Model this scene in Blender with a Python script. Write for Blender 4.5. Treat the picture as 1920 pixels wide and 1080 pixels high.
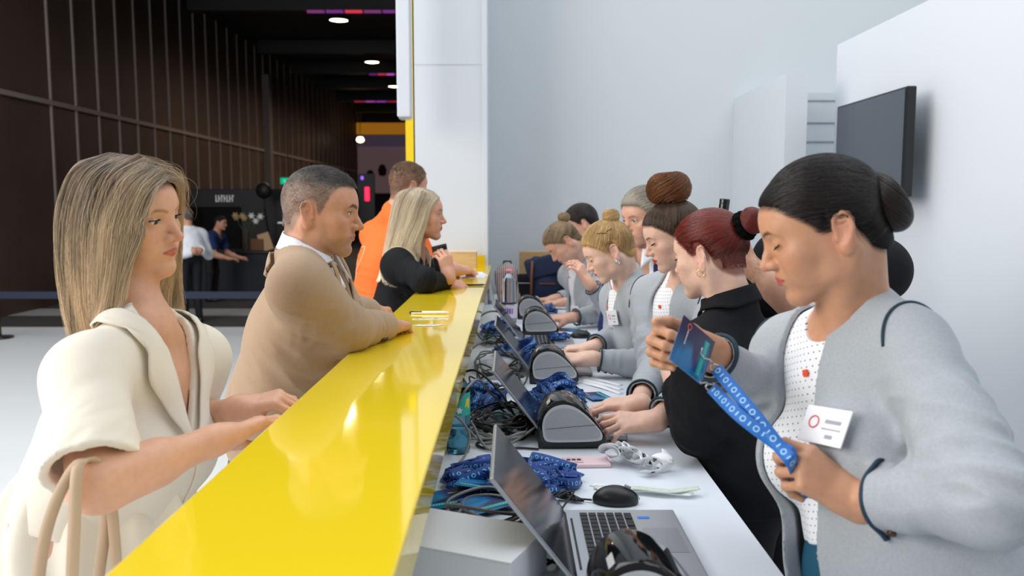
import bpy, bmesh, math, random
import numpy as np
from mathutils import Vector, Matrix

for o in list(bpy.data.objects):
    bpy.data.objects.remove(o)
SC = bpy.context.scene
COL = SC.collection
PI = math.pi
R = math.radians

# ------------------------------------------------------------------ camera
FPX, HZ, VPX = 1575.0, 386.0, 957.0          # focal length in pixels, horizon row, vanishing column of a 1920x1080 frame
CAMH = 1.52
PITCH = math.atan((540 - HZ) / FPX)
YAW = math.atan((960 - VPX) / FPX)
cam_d = bpy.data.cameras.new('camera')
cam = bpy.data.objects.new('camera', cam_d)
COL.objects.link(cam)
cam.location = (0, 0, CAMH)
cam.rotation_euler = (PI / 2 - PITCH, 0, -YAW)
cam_d.sensor_width = 36
cam_d.lens = FPX / 1920 * 36
cam_d.clip_start = 0.02
cam_d.clip_end = 200
cam_d.dof.use_dof = True
cam_d.dof.focus_distance = 2.05
cam_d.dof.aperture_fstop = 4.5
SC.camera = cam

def at(px, py, Y):
    """World point at depth Y that the photograph shows at pixel (px, py): used to work out where things stand."""
    v = Vector(((px - 960) / FPX, (540 - py) / FPX, -1.0))
    d = cam.rotation_euler.to_matrix() @ v
    return np.array([0, 0, CAMH]) + np.array(d) * (Y / d.y)

# ------------------------------------------------------------------ light
SC.view_settings.view_transform = 'Standard'
SC.view_settings.look = 'None'
SC.view_settings.exposure = 0.24
SC.view_settings.gamma = 1.0
SC.view_settings.use_curve_mapping = False
SC.cycles.use_denoising = True
SC.cycles.max_bounces = 8
SC.cycles.caustics_reflective = False
SC.cycles.caustics_refractive = False
SC.cycles.sample_clamp_indirect = 6.0

W = bpy.data.worlds.new('overcast_sky')
SC.world = W
W.use_nodes = True
wn = W.node_tree
bg = wn.nodes['Background']
bg.inputs[0].default_value = (0.86, 0.93, 1.0, 1)
bg.inputs[1].default_value = 0.33

def area(name, loc, target, sx, sy, power, col):
    d = bpy.data.lights.new(name, 'AREA')
    d.shape = 'RECTANGLE'; d.size = sx; d.size_y = sy; d.energy = power; d.color = col
    o = bpy.data.objects.new(name, d); COL.objects.link(o)
    o.location = loc
    o.rotation_euler = (Vector(target) - Vector(loc)).to_track_quat('-Z', 'Y').to_euler()
    return o
# daylight of the glass foyer: the big glazed front behind the camera on the left, and the roof light
area('foyer_glazing', (-6.2, -0.6, 3.4), (-0.5, 2.6, 1.2), 6, 4, 400, (1.0, 0.96, 0.91))
area('foyer_roof_light', (1.5, 2.5, 6.5), (0.4, 3.2, 0), 5, 7, 200, (0.90, 0.95, 1.0))

area('foyer_roof_light_guests', (-4.5, 5.0, 6.8), (-3.6, 6.0, 0), 5, 7, 260, (0.97, 0.98, 1.0))  # added unseen fill that brightens the floor on the guest side

# ------------------------------------------------------------------ materials
def lin(c):
    c = c / 255.0
    return c / 12.92 if c <= 0.04045 else ((c + 0.055) / 1.055) ** 2.4
def S(r, g, b):
    return (lin(r), lin(g), lin(b))

def M(name, col=(0.8, 0.8, 0.8), rough=0.5, metal=0.0, spec=0.5, bump=None, var=None, attr=None, sss=0, coat=0,
      trans=0, ior=1.45, emit=None, estr=0, sheen=0, weave=None, alpha=1):
    m = bpy.data.materials.new(name)
    m.use_nodes = True
    nt = m.node_tree
    b = nt.nodes['Principled BSDF']
    L = nt.links.new
    N = nt.nodes.new
    b.inputs['Base Color'].default_value = (*col, 1)
    b.inputs['Roughness'].default_value = rough
    b.inputs['Metallic'].default_value = metal
    b.inputs['Specular IOR Level'].default_value = spec
    b.inputs['IOR'].default_value = ior
    b.inputs['Transmission Weight'].default_value = trans
    b.inputs['Alpha'].default_value = alpha
    if coat:
        b.inputs['Coat Weight'].default_value = coat
        b.inputs['Coat Roughness'].default_value = 0.05
    if sheen:
        b.inputs['Sheen Weight'].default_value = sheen
        b.inputs['Sheen Roughness'].default_value = 0.5
    if sss:
        b.inputs['Subsurface Weight'].default_value = sss
        b.inputs['Subsurface Radius'].default_value = (1.0, 0.35, 0.2)
        b.inputs['Subsurface Scale'].default_value = 0.006
    if emit:
        b.inputs['Emission Color'].default_value = (*emit, 1)
        b.inputs['Emission Strength'].default_value = estr
    tc = None
    if bump or var or weave:
        tc = N('ShaderNodeTexCoord')
    src = None
    if attr:
        a = N('ShaderNodeAttribute'); a.attribute_name = attr
        src = a.outputs['Color']
        L(src, b.inputs['Base Color'])
    if var:
        n = N('ShaderNodeTexNoise'); n.inputs['Scale'].default_value = var[0]; n.inputs['Detail'].default_value = 4
        if len(var) > 2:
            mp = N('ShaderNodeMapping'); mp.inputs['Scale'].default_value = var[2]
            L(tc.outputs['Object'], mp.inputs['Vector']); L(mp.outputs['Vector'], n.inputs['Vector'])
        else:
            L(tc.outputs['Object'], n.inputs['Vector'])
        r = N('ShaderNodeMapRange')
        r.inputs['From Min'].default_value = 0.3; r.inputs['From Max'].default_value = 0.7
        r.inputs['To Min'].default_value = 1 - var[1]; r.inputs['To Max'].default_value = 1 + var[1]
        L(n.outputs['Fac'], r.inputs['Value'])
        mx = N('ShaderNodeVectorMath'); mx.operation = 'SCALE'
        if src is not None:
            L(src, mx.inputs[0])
        else:
            mx.inputs[0].default_value = col
        L(r.outputs['Result'], mx.inputs['Scale'])
        L(mx.outputs[0], b.inputs['Base Color'])
    if weave:      # fine woven cloth: crossed threads in the bump
        sc, st = weave
        w1 = N('ShaderNodeTexNoise'); w1.inputs['Scale'].default_value = sc; w1.inputs['Detail'].default_value = 3
        L(tc.outputs['Object'], w1.inputs['Vector'])
        bp = N('ShaderNodeBump'); bp.inputs['Strength'].default_value = st; bp.inputs['Distance'].default_value = 0.002
        L(w1.outputs['Fac'], bp.inputs['Height']); L(bp.outputs['Normal'], b.inputs['Normal'])
    elif bump:
        n = N('ShaderNodeTexNoise'); n.inputs['Scale'].default_value = bump[0]; n.inputs['Detail'].default_value = 3
        L(tc.outputs['Object'], n.inputs['Vector'])
        bp = N('ShaderNodeBump'); bp.inputs['Strength'].default_value = bump[1]
        bp.inputs['Distance'].default_value = bump[2] if len(bump) > 2 else 0.003
        L(n.outputs['Fac'], bp.inputs['Height']); L(bp.outputs['Normal'], b.inputs['Normal'])
    return m

# ------------------------------------------------------------------ object helpers
def tag(o, label=None, cat=None, group=None, kind=None):
    if label: o['label'] = label
    if cat: o['category'] = cat
    if group: o['group'] = group
    if kind: o['kind'] = kind
    return o

def mesh_obj(name, verts, faces, mat=None, parent=None, smooth=True, loc=None, col=None, mats=None, fmat=None, rot=None):
    me = bpy.data.meshes.new(name)
    verts = np.asarray(verts, dtype=np.float64)
    if isinstance(faces, np.ndarray) and faces.ndim == 2 and faces.dtype != object:
        n, k = faces.shape
        me.vertices.add(len(verts)); me.vertices.foreach_set('co', verts.ravel())
        me.loops.add(n * k); me.loops.foreach_set('vertex_index', faces.ravel().astype(np.int32))
        me.polygons.add(n); me.polygons.foreach_set('loop_start', np.arange(0, n * k, k, dtype=np.int32))
        me.update(calc_edges=True); me.validate()
    else:
        me.from_pydata([tuple(v) for v in verts], [], [tuple(f) for f in faces]); me.update()
    if smooth:
        me.polygons.foreach_set('use_smooth', np.ones(len(me.polygons), dtype=bool))
    if col is not None:
        a = me.attributes.new('tint', 'FLOAT_COLOR', 'POINT')
        a.data.foreach_set('color', np.concatenate([col, np.ones((len(col), 1))], 1).astype(np.float32).ravel())
    for m_ in (mats or ([mat] if mat else [])):
        me.materials.append(m_)
    if fmat is not None:
        me.polygons.foreach_set('material_index', np.asarray(fmat, dtype=np.int32))
    o = bpy.data.objects.new(name, me)
    COL.objects.link(o)
    if parent is not None: o.parent = parent
    if loc is not None: o.location = loc
    if rot is not None: o.rotation_euler = rot
    return o

def empty(name, loc=(0, 0, 0), rot=(0, 0, 0), parent=None):
    o = bpy.data.objects.new(name, None); COL.objects.link(o)
    o.empty_display_size = 0.05
    o.location = loc; o.rotation_euler = rot
    if parent: o.parent = parent
    return o

class MB:
    """Collects boxes, bars, tubes and lathes into ONE mesh."""
    def __init__(s): s.v = []; s.f = []; s.m = []; s.sm = []
    def add(s, v, f, mi=0):
        n = len(s.v); s.v += [tuple(map(float, p)) for p in v]; s.f += [tuple(i + n for i in q) for q in f]; s.m += [mi] * len(f)
        return s
    def box(s, c, d, mi=0, rot=None, bev=0.0):
        bm = bmesh.new(); bmesh.ops.create_cube(bm, size=1)
        for v in bm.verts: v.co = Vector((v.co.x * d[0], v.co.y * d[1], v.co.z * d[2]))
        if bev: bmesh.ops.bevel(bm, geom=bm.edges[:], offset=bev, segments=2, affect='EDGES', profile=0.5)
        m = Matrix.Translation(c) @ (rot.to_4x4() if rot is not None else Matrix())
        bm.verts.index_update()
        s.add([m @ v.co for v in bm.verts], [[v.index for v in f.verts] for f in bm.faces], mi); bm.free()
        return s
    def tube(s, pts, r, n=8, mi=0, caps=True, closed=False):
        pts = [np.array(p, float) for p in pts]; N_ = len(pts)
        rr = r if hasattr(r, '__len__') else [r] * N_
        vs = []; fs = []
        up = None
        for i, p in enumerate(pts):
            a = pts[i - 1] if (i > 0 or closed) else p
            b = pts[(i + 1) % N_] if (i < N_ - 1 or closed) else p
            t = b - a; t = t / (np.linalg.norm(t) + 1e-12)
            if up is None:
                up = np.array([0, 0, 1.0]) if abs(t[2]) < 0.9 else np.array([1.0, 0, 0])
            u = up - t * np.dot(up, t); u /= np.linalg.norm(u) + 1e-12; up = u
            w = np.cross(t, u)
            for k in range(n):
                an = 2 * PI * k / n
                vs.append(p + rr[i] * (math.cos(an) * u + math.sin(an) * w))
        for i in range(N_ if closed else N_ - 1):
            j = (i + 1) % N_
            for k in range(n):
                k2 = (k + 1) % n
                fs.append((i * n + k, i * n + k2, j * n + k2, j * n + k))
        if caps and not closed:
            fs.append(tuple(range(n - 1, -1, -1))); fs.append(tuple((N_ - 1) * n + k for k in range(n)))
        return s.add(vs, fs, mi)
    def lathe(s, prof, n=24, c=(0, 0, 0), mi=0, M3=None):
        vs = []; fs = []
        for (r, z) in prof:
            for k in range(n):
                a = 2 * PI * k / n
                p = np.array([r * math.cos(a), r * math.sin(a), z])
                if M3 is not None: p = M3 @ p
                vs.append(p + np.array(c))
        for i in range(len(prof) - 1):
            for k in range(n):
                k2 = (k + 1) % n
                fs.append((i * n + k, i * n + k2, (i + 1) * n + k2, (i + 1) * n + k))
        return s.add(vs, fs, mi)
    def prism(s, poly, h0, h1, f3, mi=0):
        """poly in 2D, extruded between h0 and h1; f3(u,v,h) gives the 3D point."""
        n = len(poly)
        vs = [f3(u, v, h0) for u, v in poly] + [f3(u, v, h1) for u, v in poly]
        fs = [tuple(range(n - 1, -1, -1)), tuple(range(n, 2 * n))] + [(i, (i + 1) % n, n + (i + 1) % n, n + i) for i in range(n)]
        return s.add(vs, fs, mi)
    def quad(s, a, b, c, d, mi=0): return s.add([a, b, c, d], [(0, 1, 2, 3)], mi)
    def obj(s, name, mats, parent=None, smooth=False, loc=None, rot=None, shift=None, autosm=None):
        v = np.array(s.v)
        if shift is not None: v = v - np.array(shift)
        mats = mats if isinstance(mats, (list, tuple)) else [mats]
        o = mesh_obj(name, v, s.f, parent=parent, smooth=smooth, loc=loc, mats=mats, fmat=s.m, rot=rot)
        bm = bmesh.new(); bm.from_mesh(o.data); bmesh.ops.recalc_face_normals(bm, faces=bm.faces[:])
        if autosm:
            for e in bm.edges:
                if len(e.link_faces) == 2 and e.calc_face_angle() > R(autosm): e.smooth = False
            for f in bm.faces: f.smooth = True
        bm.to_mesh(o.data); bm.free()
        return o

def spline(pts, n):
    """Catmull-Rom through pts, n points out."""
    P = np.array(pts, float); K = len(P)
    P = np.vstack([2 * P[0] - P[1], P, 2 * P[-1] - P[-2]])
    t = np.linspace(0, K - 1 - 1e-9, n); i = t.astype(int); u = (t - i)[:, None]
    a, b, c, d = P[i], P[i + 1], P[i + 2], P[i + 3]
    return 0.5 * ((2 * b) + (-a + c) * u + (2 * a - 5 * b + 4 * c - d) * u ** 2 + (-a + 3 * b - 3 * c + d) * u ** 3)
# ------------------------------------------------------------------ implicit surfaces -> one continuous mesh
def unit(v):
    v = np.asarray(v, float); return v / (np.linalg.norm(v) + 1e-12)

class Prim:
    # kind, centre, bounding radius, data, smoothing k, op ('u' union, 's' carve)
    def __init__(s, kind, data, c, rad, k, op): s.kind, s.data, s.c, s.rad, s.k, s.op = kind, data, np.asarray(c, float), rad, k, op
    def ev(s, P):
        if s.kind == 'rc':
            a, ba, L2, ra, rb = s.data
            pa = P - a
            h = np.clip(pa @ ba / L2, 0, 1)
            q = pa - h[:, None] * ba
            return np.sqrt(np.einsum('ij,ij->i', q, q)) - (ra + (rb - ra) * h)
        if s.kind == 'el':
            c, Rm, r = s.data
            q = (P - c) @ Rm / r
            k0 = np.sqrt(np.einsum('ij,ij->i', q, q))
            q2 = q / r
            k1 = np.sqrt(np.einsum('ij,ij->i', q2, q2)) + 1e-9
            return k0 * (k0 - 1.0) / k1
        if s.kind == 'box':
            c, Rm, r, rd = s.data
            q = np.abs((P - c) @ Rm) - (r - rd)
            return np.sqrt(np.einsum('ij,ij->i', np.maximum(q, 0), np.maximum(q, 0))) + np.minimum(q.max(1), 0) - rd
        if s.kind == 'pl':                 # half space on the side n points away from
            c, n = s.data
            return (P - c) @ n
        if s.kind == 'tor':
            c, Rm, r0, r1 = s.data
            q = (P - c) @ Rm
            return np.sqrt((np.sqrt(q[:, 0] ** 2 + q[:, 1] ** 2) - r0) ** 2 + q[:, 2] ** 2) - r1

I3 = np.eye(3)
def rc(a, b, ra, rb=None, k=0.01, op='u'):
    a = np.asarray(a, float); b = np.asarray(b, float); rb = ra if rb is None else rb
    ba = b - a; L2 = float(ba @ ba) + 1e-12
    return Prim('rc', (a, ba, L2, ra, rb), (a + b) / 2, math.sqrt(L2) / 2 + max(ra, rb), k, op)
def el(c, r, Rm=I3, k=0.01, op='u'):
    r = np.asarray(r, float) * np.ones(3)
    return Prim('el', (np.asarray(c, float), np.asarray(Rm, float), r), c, float(r.max()), k, op)
def bx(c, r, Rm=I3, rd=0.005, k=0.005, op='u'):
    r = np.asarray(r, float)
    return Prim('box', (np.asarray(c, float), np.asarray(Rm, float), r, rd), c, float(np.linalg.norm(r)), k, op)
def pl(c, n, k=0.002, op='s'):
    return Prim('pl', (np.asarray(c, float), unit(n)), c, 1e3, k, op)
def tor(c, r0, r1, Rm=I3, k=0.01, op='u'):
    return Prim('tor', (np.asarray(c, float), np.asarray(Rm, float), r0, r1), c, r0 + r1, k, op)

def field(prims, P, cull=None):
    """cull=(centre, radius) of the block the points lie in."""
    d = np.full(len(P), 1.0)
    for p in prims:
        if cull is not None and np.linalg.norm(p.c - cull[0]) - p.rad - cull[1] > max(4 * p.k, 0.035): continue
        e = p.ev(P); k = max(p.k, 1e-5)
        if p.op == 'u':
            h = np.maximum(k - np.abs(d - e), 0) / k
            d = np.minimum(d, e) - h * h * k * 0.25
        else:
            e = -e
            h = np.maximum(k - np.abs(d - e), 0) / k
            d = np.maximum(d, e) + h * h * k * 0.25
    return d

def surf_nets(fn, lo, hi, h, nb=12):
    """Sparse surface nets: fn(P, cull) -> distance. Returns verts, quads."""
    lo = np.asarray(lo, float); hi = np.asarray(hi, float)
    B = np.ceil((hi - lo) / (h * nb)).astype(int)
    g = np.stack(np.meshgrid(*[np.arange(b) for b in B], indexing='ij'), -1).reshape(-1, 3)
    ctr = lo + (g + 0.5) * nb * h
    brad = nb * h * 0.87
    dc = np.concatenate([fn(c, None) for c in np.array_split(ctr, max(1, len(ctr) // 20000))])
    act = g[np.abs(dc) < brad * 1.9 + 0.010]
    n1 = nb + 1
    gi = np.stack(np.meshgrid(*[np.arange(n1)] * 3, indexing='ij'), -1).reshape(-1, 3)
    KEY = np.int64(1 << 20)
    cv, ck, eds = [], [], [[], [], []]
    cor = np.array([[i, j, k] for i in (0, 1) for j in (0, 1) for k in (0, 1)])
    edg = [(a, b) for a in range(8) for b in range(a + 1, 8) if np.abs(cor[a] - cor[b]).sum() == 1]
    for b in act:
        base = b * nb
        P = lo + (base + gi) * h
        F = fn(P, (lo + (base + nb / 2) * h, brad + h)).reshape(n1, n1, n1)
        s = F < 0
        if s.all() or not s.any(): continue
        C = np.stack([s[c[0]:c[0] + nb, c[1]:c[1] + nb, c[2]:c[2] + nb] for c in cor], -1)
        sm = C.sum(-1); mk = (sm > 0) & (sm < 8)
        idx = np.argwhere(mk)
        V = np.stack([F[idx[:, 0] + c[0], idx[:, 1] + c[1], idx[:, 2] + c[2]] for c in cor], -1)
        acc = np.zeros((len(idx), 3)); cnt = np.zeros(len(idx))
        for a, e in edg:
            fa, fe = V[:, a], V[:, e]; m = (fa < 0) != (fe < 0)
            t = np.where(m, fa / np.where(m, fa - fe, 1), 0)
            acc += m[:, None] * (cor[a] + t[:, None] * (cor[e] - cor[a])); cnt += m
        gidx = idx + base
        cv.append(lo + (gidx + acc / cnt[:, None]) * h)
        gk = gidx.astype(np.int64) + 1
        ck.append((gk[:, 0] * KEY + gk[:, 1]) * KEY + gk[:, 2])
        for ax in range(3):
            sl0 = [slice(0, nb)] * 3; sl1 = [slice(0, nb)] * 3; sl1[ax] = slice(1, n1)
            A, E = s[tuple(sl0)], s[tuple(sl1)]
            q = np.argwhere(A != E)
            if len(q): eds[ax].append(np.concatenate([q + base, A[tuple(q.T)][:, None]], 1))
    if not cv: return np.zeros((0, 3)), np.zeros((0, 4), int)
    cv = np.concatenate(cv); ck = np.concatenate(ck)
    o = np.argsort(ck); ck = ck[o]; cv = cv[o]
    Q = []
    for ax in range(3):
        if not eds[ax]: continue
        e = np.concatenate(eds[ax]); p = e[:, :3].astype(np.int64) + 1; ins = e[:, 3].astype(bool)
        u, v = (ax + 1) % 3, (ax + 2) % 3
        ids = []
        ok = np.ones(len(p), bool)
        for du, dv in ((0, 0), (-1, 0), (-1, -1), (0, -1)):
            c = p.copy(); c[:, u] += du; c[:, v] += dv
            k = (c[:, 0] * KEY + c[:, 1]) * KEY + c[:, 2]
            i = np.minimum(np.searchsorted(ck, k), len(ck) - 1); ok &= ck[i] == k; ids.append(i)
        q = np.stack(ids, 1); q[~ins] = q[~ins][:, ::-1]
        Q.append(q[ok])
    return cv, np.concatenate(Q)

def prims_box(prims, pad=0.02):
    ps = [p for p in prims if p.op == 'u']
    lo = np.min([p.c - p.rad for p in ps], 0) - pad; hi = np.max([p.c + p.rad for p in ps], 0) + pad
    return lo, hi

def relax(v, q, it=1, f=0.5):
    for _ in range(it):
        acc = np.zeros_like(v); cnt = np.zeros(len(v))
        for i in range(4):
            a, b = q[:, i], q[:, (i + 1) % 4]
            np.add.at(acc, a, v[b]); np.add.at(acc, b, v[a]); np.add.at(cnt, a, 1); np.add.at(cnt, b, 1)
        v = v * (1 - f) + f * acc / np.maximum(cnt, 1)[:, None]
    return v

def _hash(i):
    i = i.astype(np.int64)
    n = (i[..., 0] * 374761393 + i[..., 1] * 668265263 + i[..., 2] * 2147483647) & 0xffffffff
    n = ((n ^ (n >> 13)) * 1274126177) & 0xffffffff
    return ((n ^ (n >> 16)) & 0xffff) / 65535.0
def noise3(P):
    i = np.floor(P).astype(np.int64); f = P - i; f = f * f * (3 - 2 * f)
    r = 0
    for a in (0, 1):
        for b in (0, 1):
            for c in (0, 1):
                w = (f[:, 0] if a else 1 - f[:, 0]) * (f[:, 1] if b else 1 - f[:, 1]) * (f[:, 2] if c else 1 - f[:, 2])
                r = r + w * _hash(i + np.array([a, b, c]))
    return r * 2 - 1

def paint(P, base, coats):
    """coats: (prims or callable giving a distance, colour, softness, strength)."""
    C = np.tile(np.asarray(base, float), (len(P), 1))
    for pr, col, soft, st in coats:
        d = pr(P) if callable(pr) else field(pr if isinstance(pr, list) else [pr], P)
        w = np.clip(0.5 - d / (2 * soft), 0, 1); w = (w * w * (3 - 2 * w) * st)[:, None]
        C = C * (1 - w) + w * np.asarray(col)
    return C

def largest(v, q):
    """Keep only the largest connected piece."""
    if len(v) == 0: return v, q
    lab = np.arange(len(v))
    for _ in range(400):
        m = lab[q].min(1); new = lab.copy()
        for i in range(4): np.minimum.at(new, q[:, i], m)
        new = new[new]
        if (new == lab).all(): break
        lab = new
    u, c = np.unique(lab, return_counts=True); k = u[c.argmax()]
    keep = lab == k; idx = np.cumsum(keep) - 1
    q = q[keep[q[:, 0]]]
    return v[keep], idx[q]

def close_holes(o, q):
    """Stitch any pinholes left between two blocks."""
    e = np.sort(np.concatenate([q[:, [i, (i + 1) % 4]] for i in range(4)]), 1).astype(np.int64)
    k = e[:, 0] * (q.max() + 1) + e[:, 1]
    u, c = np.unique(k, return_counts=True)
    if not (c == 1).any(): return
    bm = bmesh.new(); bm.from_mesh(o.data)
    be = [x for x in bm.edges if x.is_boundary]
    r = bmesh.ops.holes_fill(bm, edges=be, sides=80)
    for f in r['faces']: f.smooth = True
    bmesh.ops.recalc_face_normals(bm, faces=r['faces'])
    bm.to_mesh(o.data); bm.free()
# ------------------------------------------------------------------ people
def frame(fwd, up):
    f = unit(fwd); u = np.asarray(up, float); u = unit(u - f * (u @ f)); r = np.cross(f, u)
    return np.stack([r, f, u], 1)            # columns: right, forward, up

class Head:
    def __init__(s, o, fwd, up=(0, 0, 1), sc=1.0, male=False, gaze=-0.25, lid=-20, opn=0.0, jaw=1.0, nose=1.0, fat=0.0, browy=0.0, lips=0.9):
        s.lips = lips
        s.o = np.asarray(o, float); s.R = frame(fwd, up); s.s = sc * 0.001
        s.lash = lid if opn <= 0 else math.degrees(math.asin(max(-1, min(1, (lid * 0.16 + 6.0 * opn) / 13.9))))
        s.male, s.gaze, s.lid, s.opn, s.jaw, s.nose, s.fat, s.browy = male, gaze, lid, opn, jaw, nose, fat, browy
    def w(s, x, y, z): return s.o + s.R @ (np.array([x, y, z], float) * s.s)
    def loc(s, P): return ((P - s.o) @ s.R) / s.s
    def E(s, c, r, k=8, op='u', rot=None):
        Rm = s.R if rot is None else s.R @ rot
        return el(s.w(*c), np.asarray(r, float) * np.ones(3) * s.s, Rm, k * s.s, op)
    def C(s, a, b, ra, rb=None, k=8, op='u'):
        return rc(s.w(*a), s.w(*b), ra * s.s, (ra if rb is None else rb) * s.s, k * s.s, op)
    def skull(s):
        return [s.E((0, -4, 42), (74, 93, 86), 10), s.E((0, 34, 48), (61, 58, 52), 25)]
    def prims(s):
        m = s.male; n = s.nose; j = s.jaw; ft = s.fat
        E, C = s.E, s.C
        p = s.skull()
        p += [E((0, 36, -6), (58 + ft * 4, 51, 70), 22)]
        p += [E((0, 32, -40), (42 * j + ft * 5, 46, 38), 26)]
        for q in (-1, 1):
            p += [C((q * (45 * j + ft * 3), 16, -47), (q * 11, 72, -73), 10 + ft * 3 + 2 * m, 13, 24)]
            p += [C((q * (50 * j + ft * 2), 10, -10), (q * (45 * j + ft * 3), 16, -47), 13, 10 + ft * 3 + m, 24)]
            p += [E((q * 42, 53, -2), (22, 24, 19), 20), E((q * 34, 60, -28), (15, 18, 22), 24)]
            p += [C((q * 14, 80, 41 + m), (q * 42, 70, 44), 8 + 2 * m, 7 + m, 12)]          # brow ridge
        p += [E((0, 76, -70), (17 + 3 * m, 17, 16 + 2 * m), 16)]                            # chin
        if m: p += [C((0, 88, 42), (0, 89, 36), 7, 6, 10)]
        p += [E((0, 78, -38), (25, 18, 18), 14)]                                             # muzzle
        for q in (-1, 1):                                                                   # eye sockets
            p += [E((q * 32, 99, 22.5), (17, 18, 12.5), 10, 's'), E((q * 48, 86, 21), (15, 15, 11), 10, 's')]
        for q in (-1, 1):
            p += [E((q * 31, 73, 23), (14.0, 13.4, 13.6), 4)]
        for q in (-1, 1):                                                                   # lid crease, opening
            if s.opn > 0:
                p += [E((q * 31.5, 88, 23 + s.lid * 0.16), (14, 10.5, 6.2 * s.opn), 1.2, 's')]
        # nose
        p += [C((0, 84, 34), (0, 99, 6), 6.5, 7.2 + m, 10), C((0, 99, 6), (0, 109 * 1 + 7 * (n - 1), -8), 7 + m, 8.6 + m, 6)]
        for q in (-1, 1):
            p += [E((q * (10.5 + m), 95, -11), (7.6, 10.5, 7.8), 6)]
        p += [C((0, 96, -17), (0, 107, -12), 4.5, 5, 5)]
        for q in (-1, 1):
            p += [E((q * 5.2, 100, -20.5), (2.8, 4.2, 3.5), 1.5, 's')]
        # lips
        lb = -2.5; lt = 0.72 if m else s.lips
        p += [C((-3, 93, -30), (3, 93, -30), 4.2, 4.2, 8)]
        for q in (-1, 1):
            p += [C((q * 3, 98 + lb, -33.4), (q * 20, 89, -37.8), 5.0 * lt, 2.2, 3.5)]
            p += [C((0, 96.8 + lb, -43.4), (q * 18, 89, -40.5), 6.0 * lt, 2.6, 3.5)]
        for q in (-1, 1):
            p += [C((0, 104 + lb, -38.4), (q * 12, 99 + lb, -38.2), 1.1, 1.1, 2.5, 's'), C((q * 12, 99 + lb, -38.2), (q * 24, 90, -39), 1.1, 1.3, 2.5, 's')]
        p += [C((-9, 99, -56), (9, 99, -56), 5, 5, 10, 's')]
        # ears
        for q in (-1, 1):
            def e(y, z, dx=0): return (q * (72 + dx - (y + 2) * 0.42 + max(0, z - 8) * 0.16), y * 1.1 - 7 + (-z * 0.16), z * 1.08 + 5)
            p += [E(e(-9, 4), (4.0, 13, 25), 4, rot=np.array(Matrix.Rotation(q * R(20), 3, 'Z') @ Matrix.Rotation(R(8), 3, 'X')))]
            H_ = [(3, 3), (5, 13), (4, 22), (-1, 28), (-9, 30), (-16, 26), (-20, 16), (-19, 4), (-14, -8), (-8, -17)]
            for a, b in zip(H_[:-1], H_[1:]):
                p += [C(e(*a, 2), e(*b, 2), 3.2, 3.2, 2.5)]
            p += [E(e(-5, -20), (3.6, 6.5, 8), 5), E(e(4, -4, 3), (3, 3.5, 5), 3)]
            p += [E(e(-4, 3, 6.5), (5.5, 6.5, 12), 3, 's'), E(e(-8, 18, 5), (2.6, 7, 5), 3, 's')]
        return p
    def coats(s, skin, lip, brow, lash=(0.03, 0.02, 0.018), blush=(0.62, 0.24, 0.18), stubble=None, lipst=1.0):
        E, C = s.E, s.C
        c = []
        for q in (-1, 1):
            c += [([E((q * 40, 64, -8), (24, 26, 20), 1)], blush, 14 * s.s, 0.28)]
            c += [([E((q * 72, -8, 6), (16, 24, 34), 1)], blush, 6 * s.s, 0.35)]
        c += [([E((0, 106, -8), (14, 12, 10), 1)], blush, 8 * s.s, 0.35)]
        if stubble is not None:
            c += [([E((0, 60, -62), (62, 52, 34), 1), E((0, 92, -26), (22, 14, 7), 1)], stubble, 12 * s.s, 0.5)]
        lp = []
        for q in (-1, 1):
            lt = 0.72 if s.male else s.lips
            lp += [C((q * 3, 98, -33.8), (q * 20, 90.5, -37.8), 5.3 * lt, 2.2, 2), C((0, 96.5, -43.0), (q * 18, 90.5, -40.5), 6.4 * lt, 2.4, 2)]
        c += [(lp, lip, 1.2 * s.s, lipst)]
        c += [([C((0, 101, -38.4), (q * 13, 97, -38.2), 1.6, 1.5, 1) for q in (-1, 1)] + [C((q * 13, 97, -38.2), (q * 23, 90, -39), 1.5, 1.2, 1) for q in (-1, 1)], np.asarray(lip) * 0.35, 0.9 * s.s, 0.8)]  # crease between the lips, its shade painted in
        if brow is not None:
            for q in (-1, 1):
                b = [(q * 13, 92, 38 + s.browy), (q * 24, 89, 42 + s.browy), (q * 35, 82, 43.5 + s.browy), (q * 47, 70, 38 + s.browy)]
                rr = [3.4, 3.3, 2.7, 1.2] if not s.male else [4.2, 4.6, 4.2, 2.2]
                br = []
                for i in range(3):
                    a_, b_ = list(b[i]), list(b[i + 1])
                    for dy in (-6, 0, 6):
                        br.append(C((a_[0], a_[1] + dy, a_[2]), (b_[0], b_[1] + dy, b_[2]), rr[i], rr[i + 1], 1))
                c += [(br, brow, 1.8 * s.s, 0.88)]
        c += [([E((q * 5.2, 101, -19.5), (2.6, 4.2, 2.4), 1) for q in (-1, 1)], (0.05, 0.015, 0.01), 1.2 * s.s, 0.9)]
        for q in (-1, 1):                       # lash line on the lid, then shade painted along the lid crease
            l = s.lid_pts(q, 13.7, s.lash, -62, 66, 9)
            c += [([rc(a, b, 1.1 * s.s, k=0.0005) for a, b in zip(l[:-1], l[1:])], lash, 0.8 * s.s, 0.9)]
            l = s.lid_pts(q, 14.2, 33, -55, 60, 7)
            c += [([rc(a, b, 0.9 * s.s, k=0.0005) for a, b in zip(l[:-1], l[1:])], np.asarray(skin) * 0.55, 1.4 * s.s, 0.5)]
        return c
    def lid_pts(s, q, r, elev, a0, a1, n):
        out = []
        for i in range(n):
            a = R(a0 + (a1 - a0) * i / (n - 1)); e = R(elev) * math.cos(a * 0.9)
            out.append(s.w(q * 31 + q * r * math.sin(a) * math.cos(e), 73 + r * math.cos(a) * math.cos(e), 23 + r * math.sin(e) * 1.0))
        return out

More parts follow.
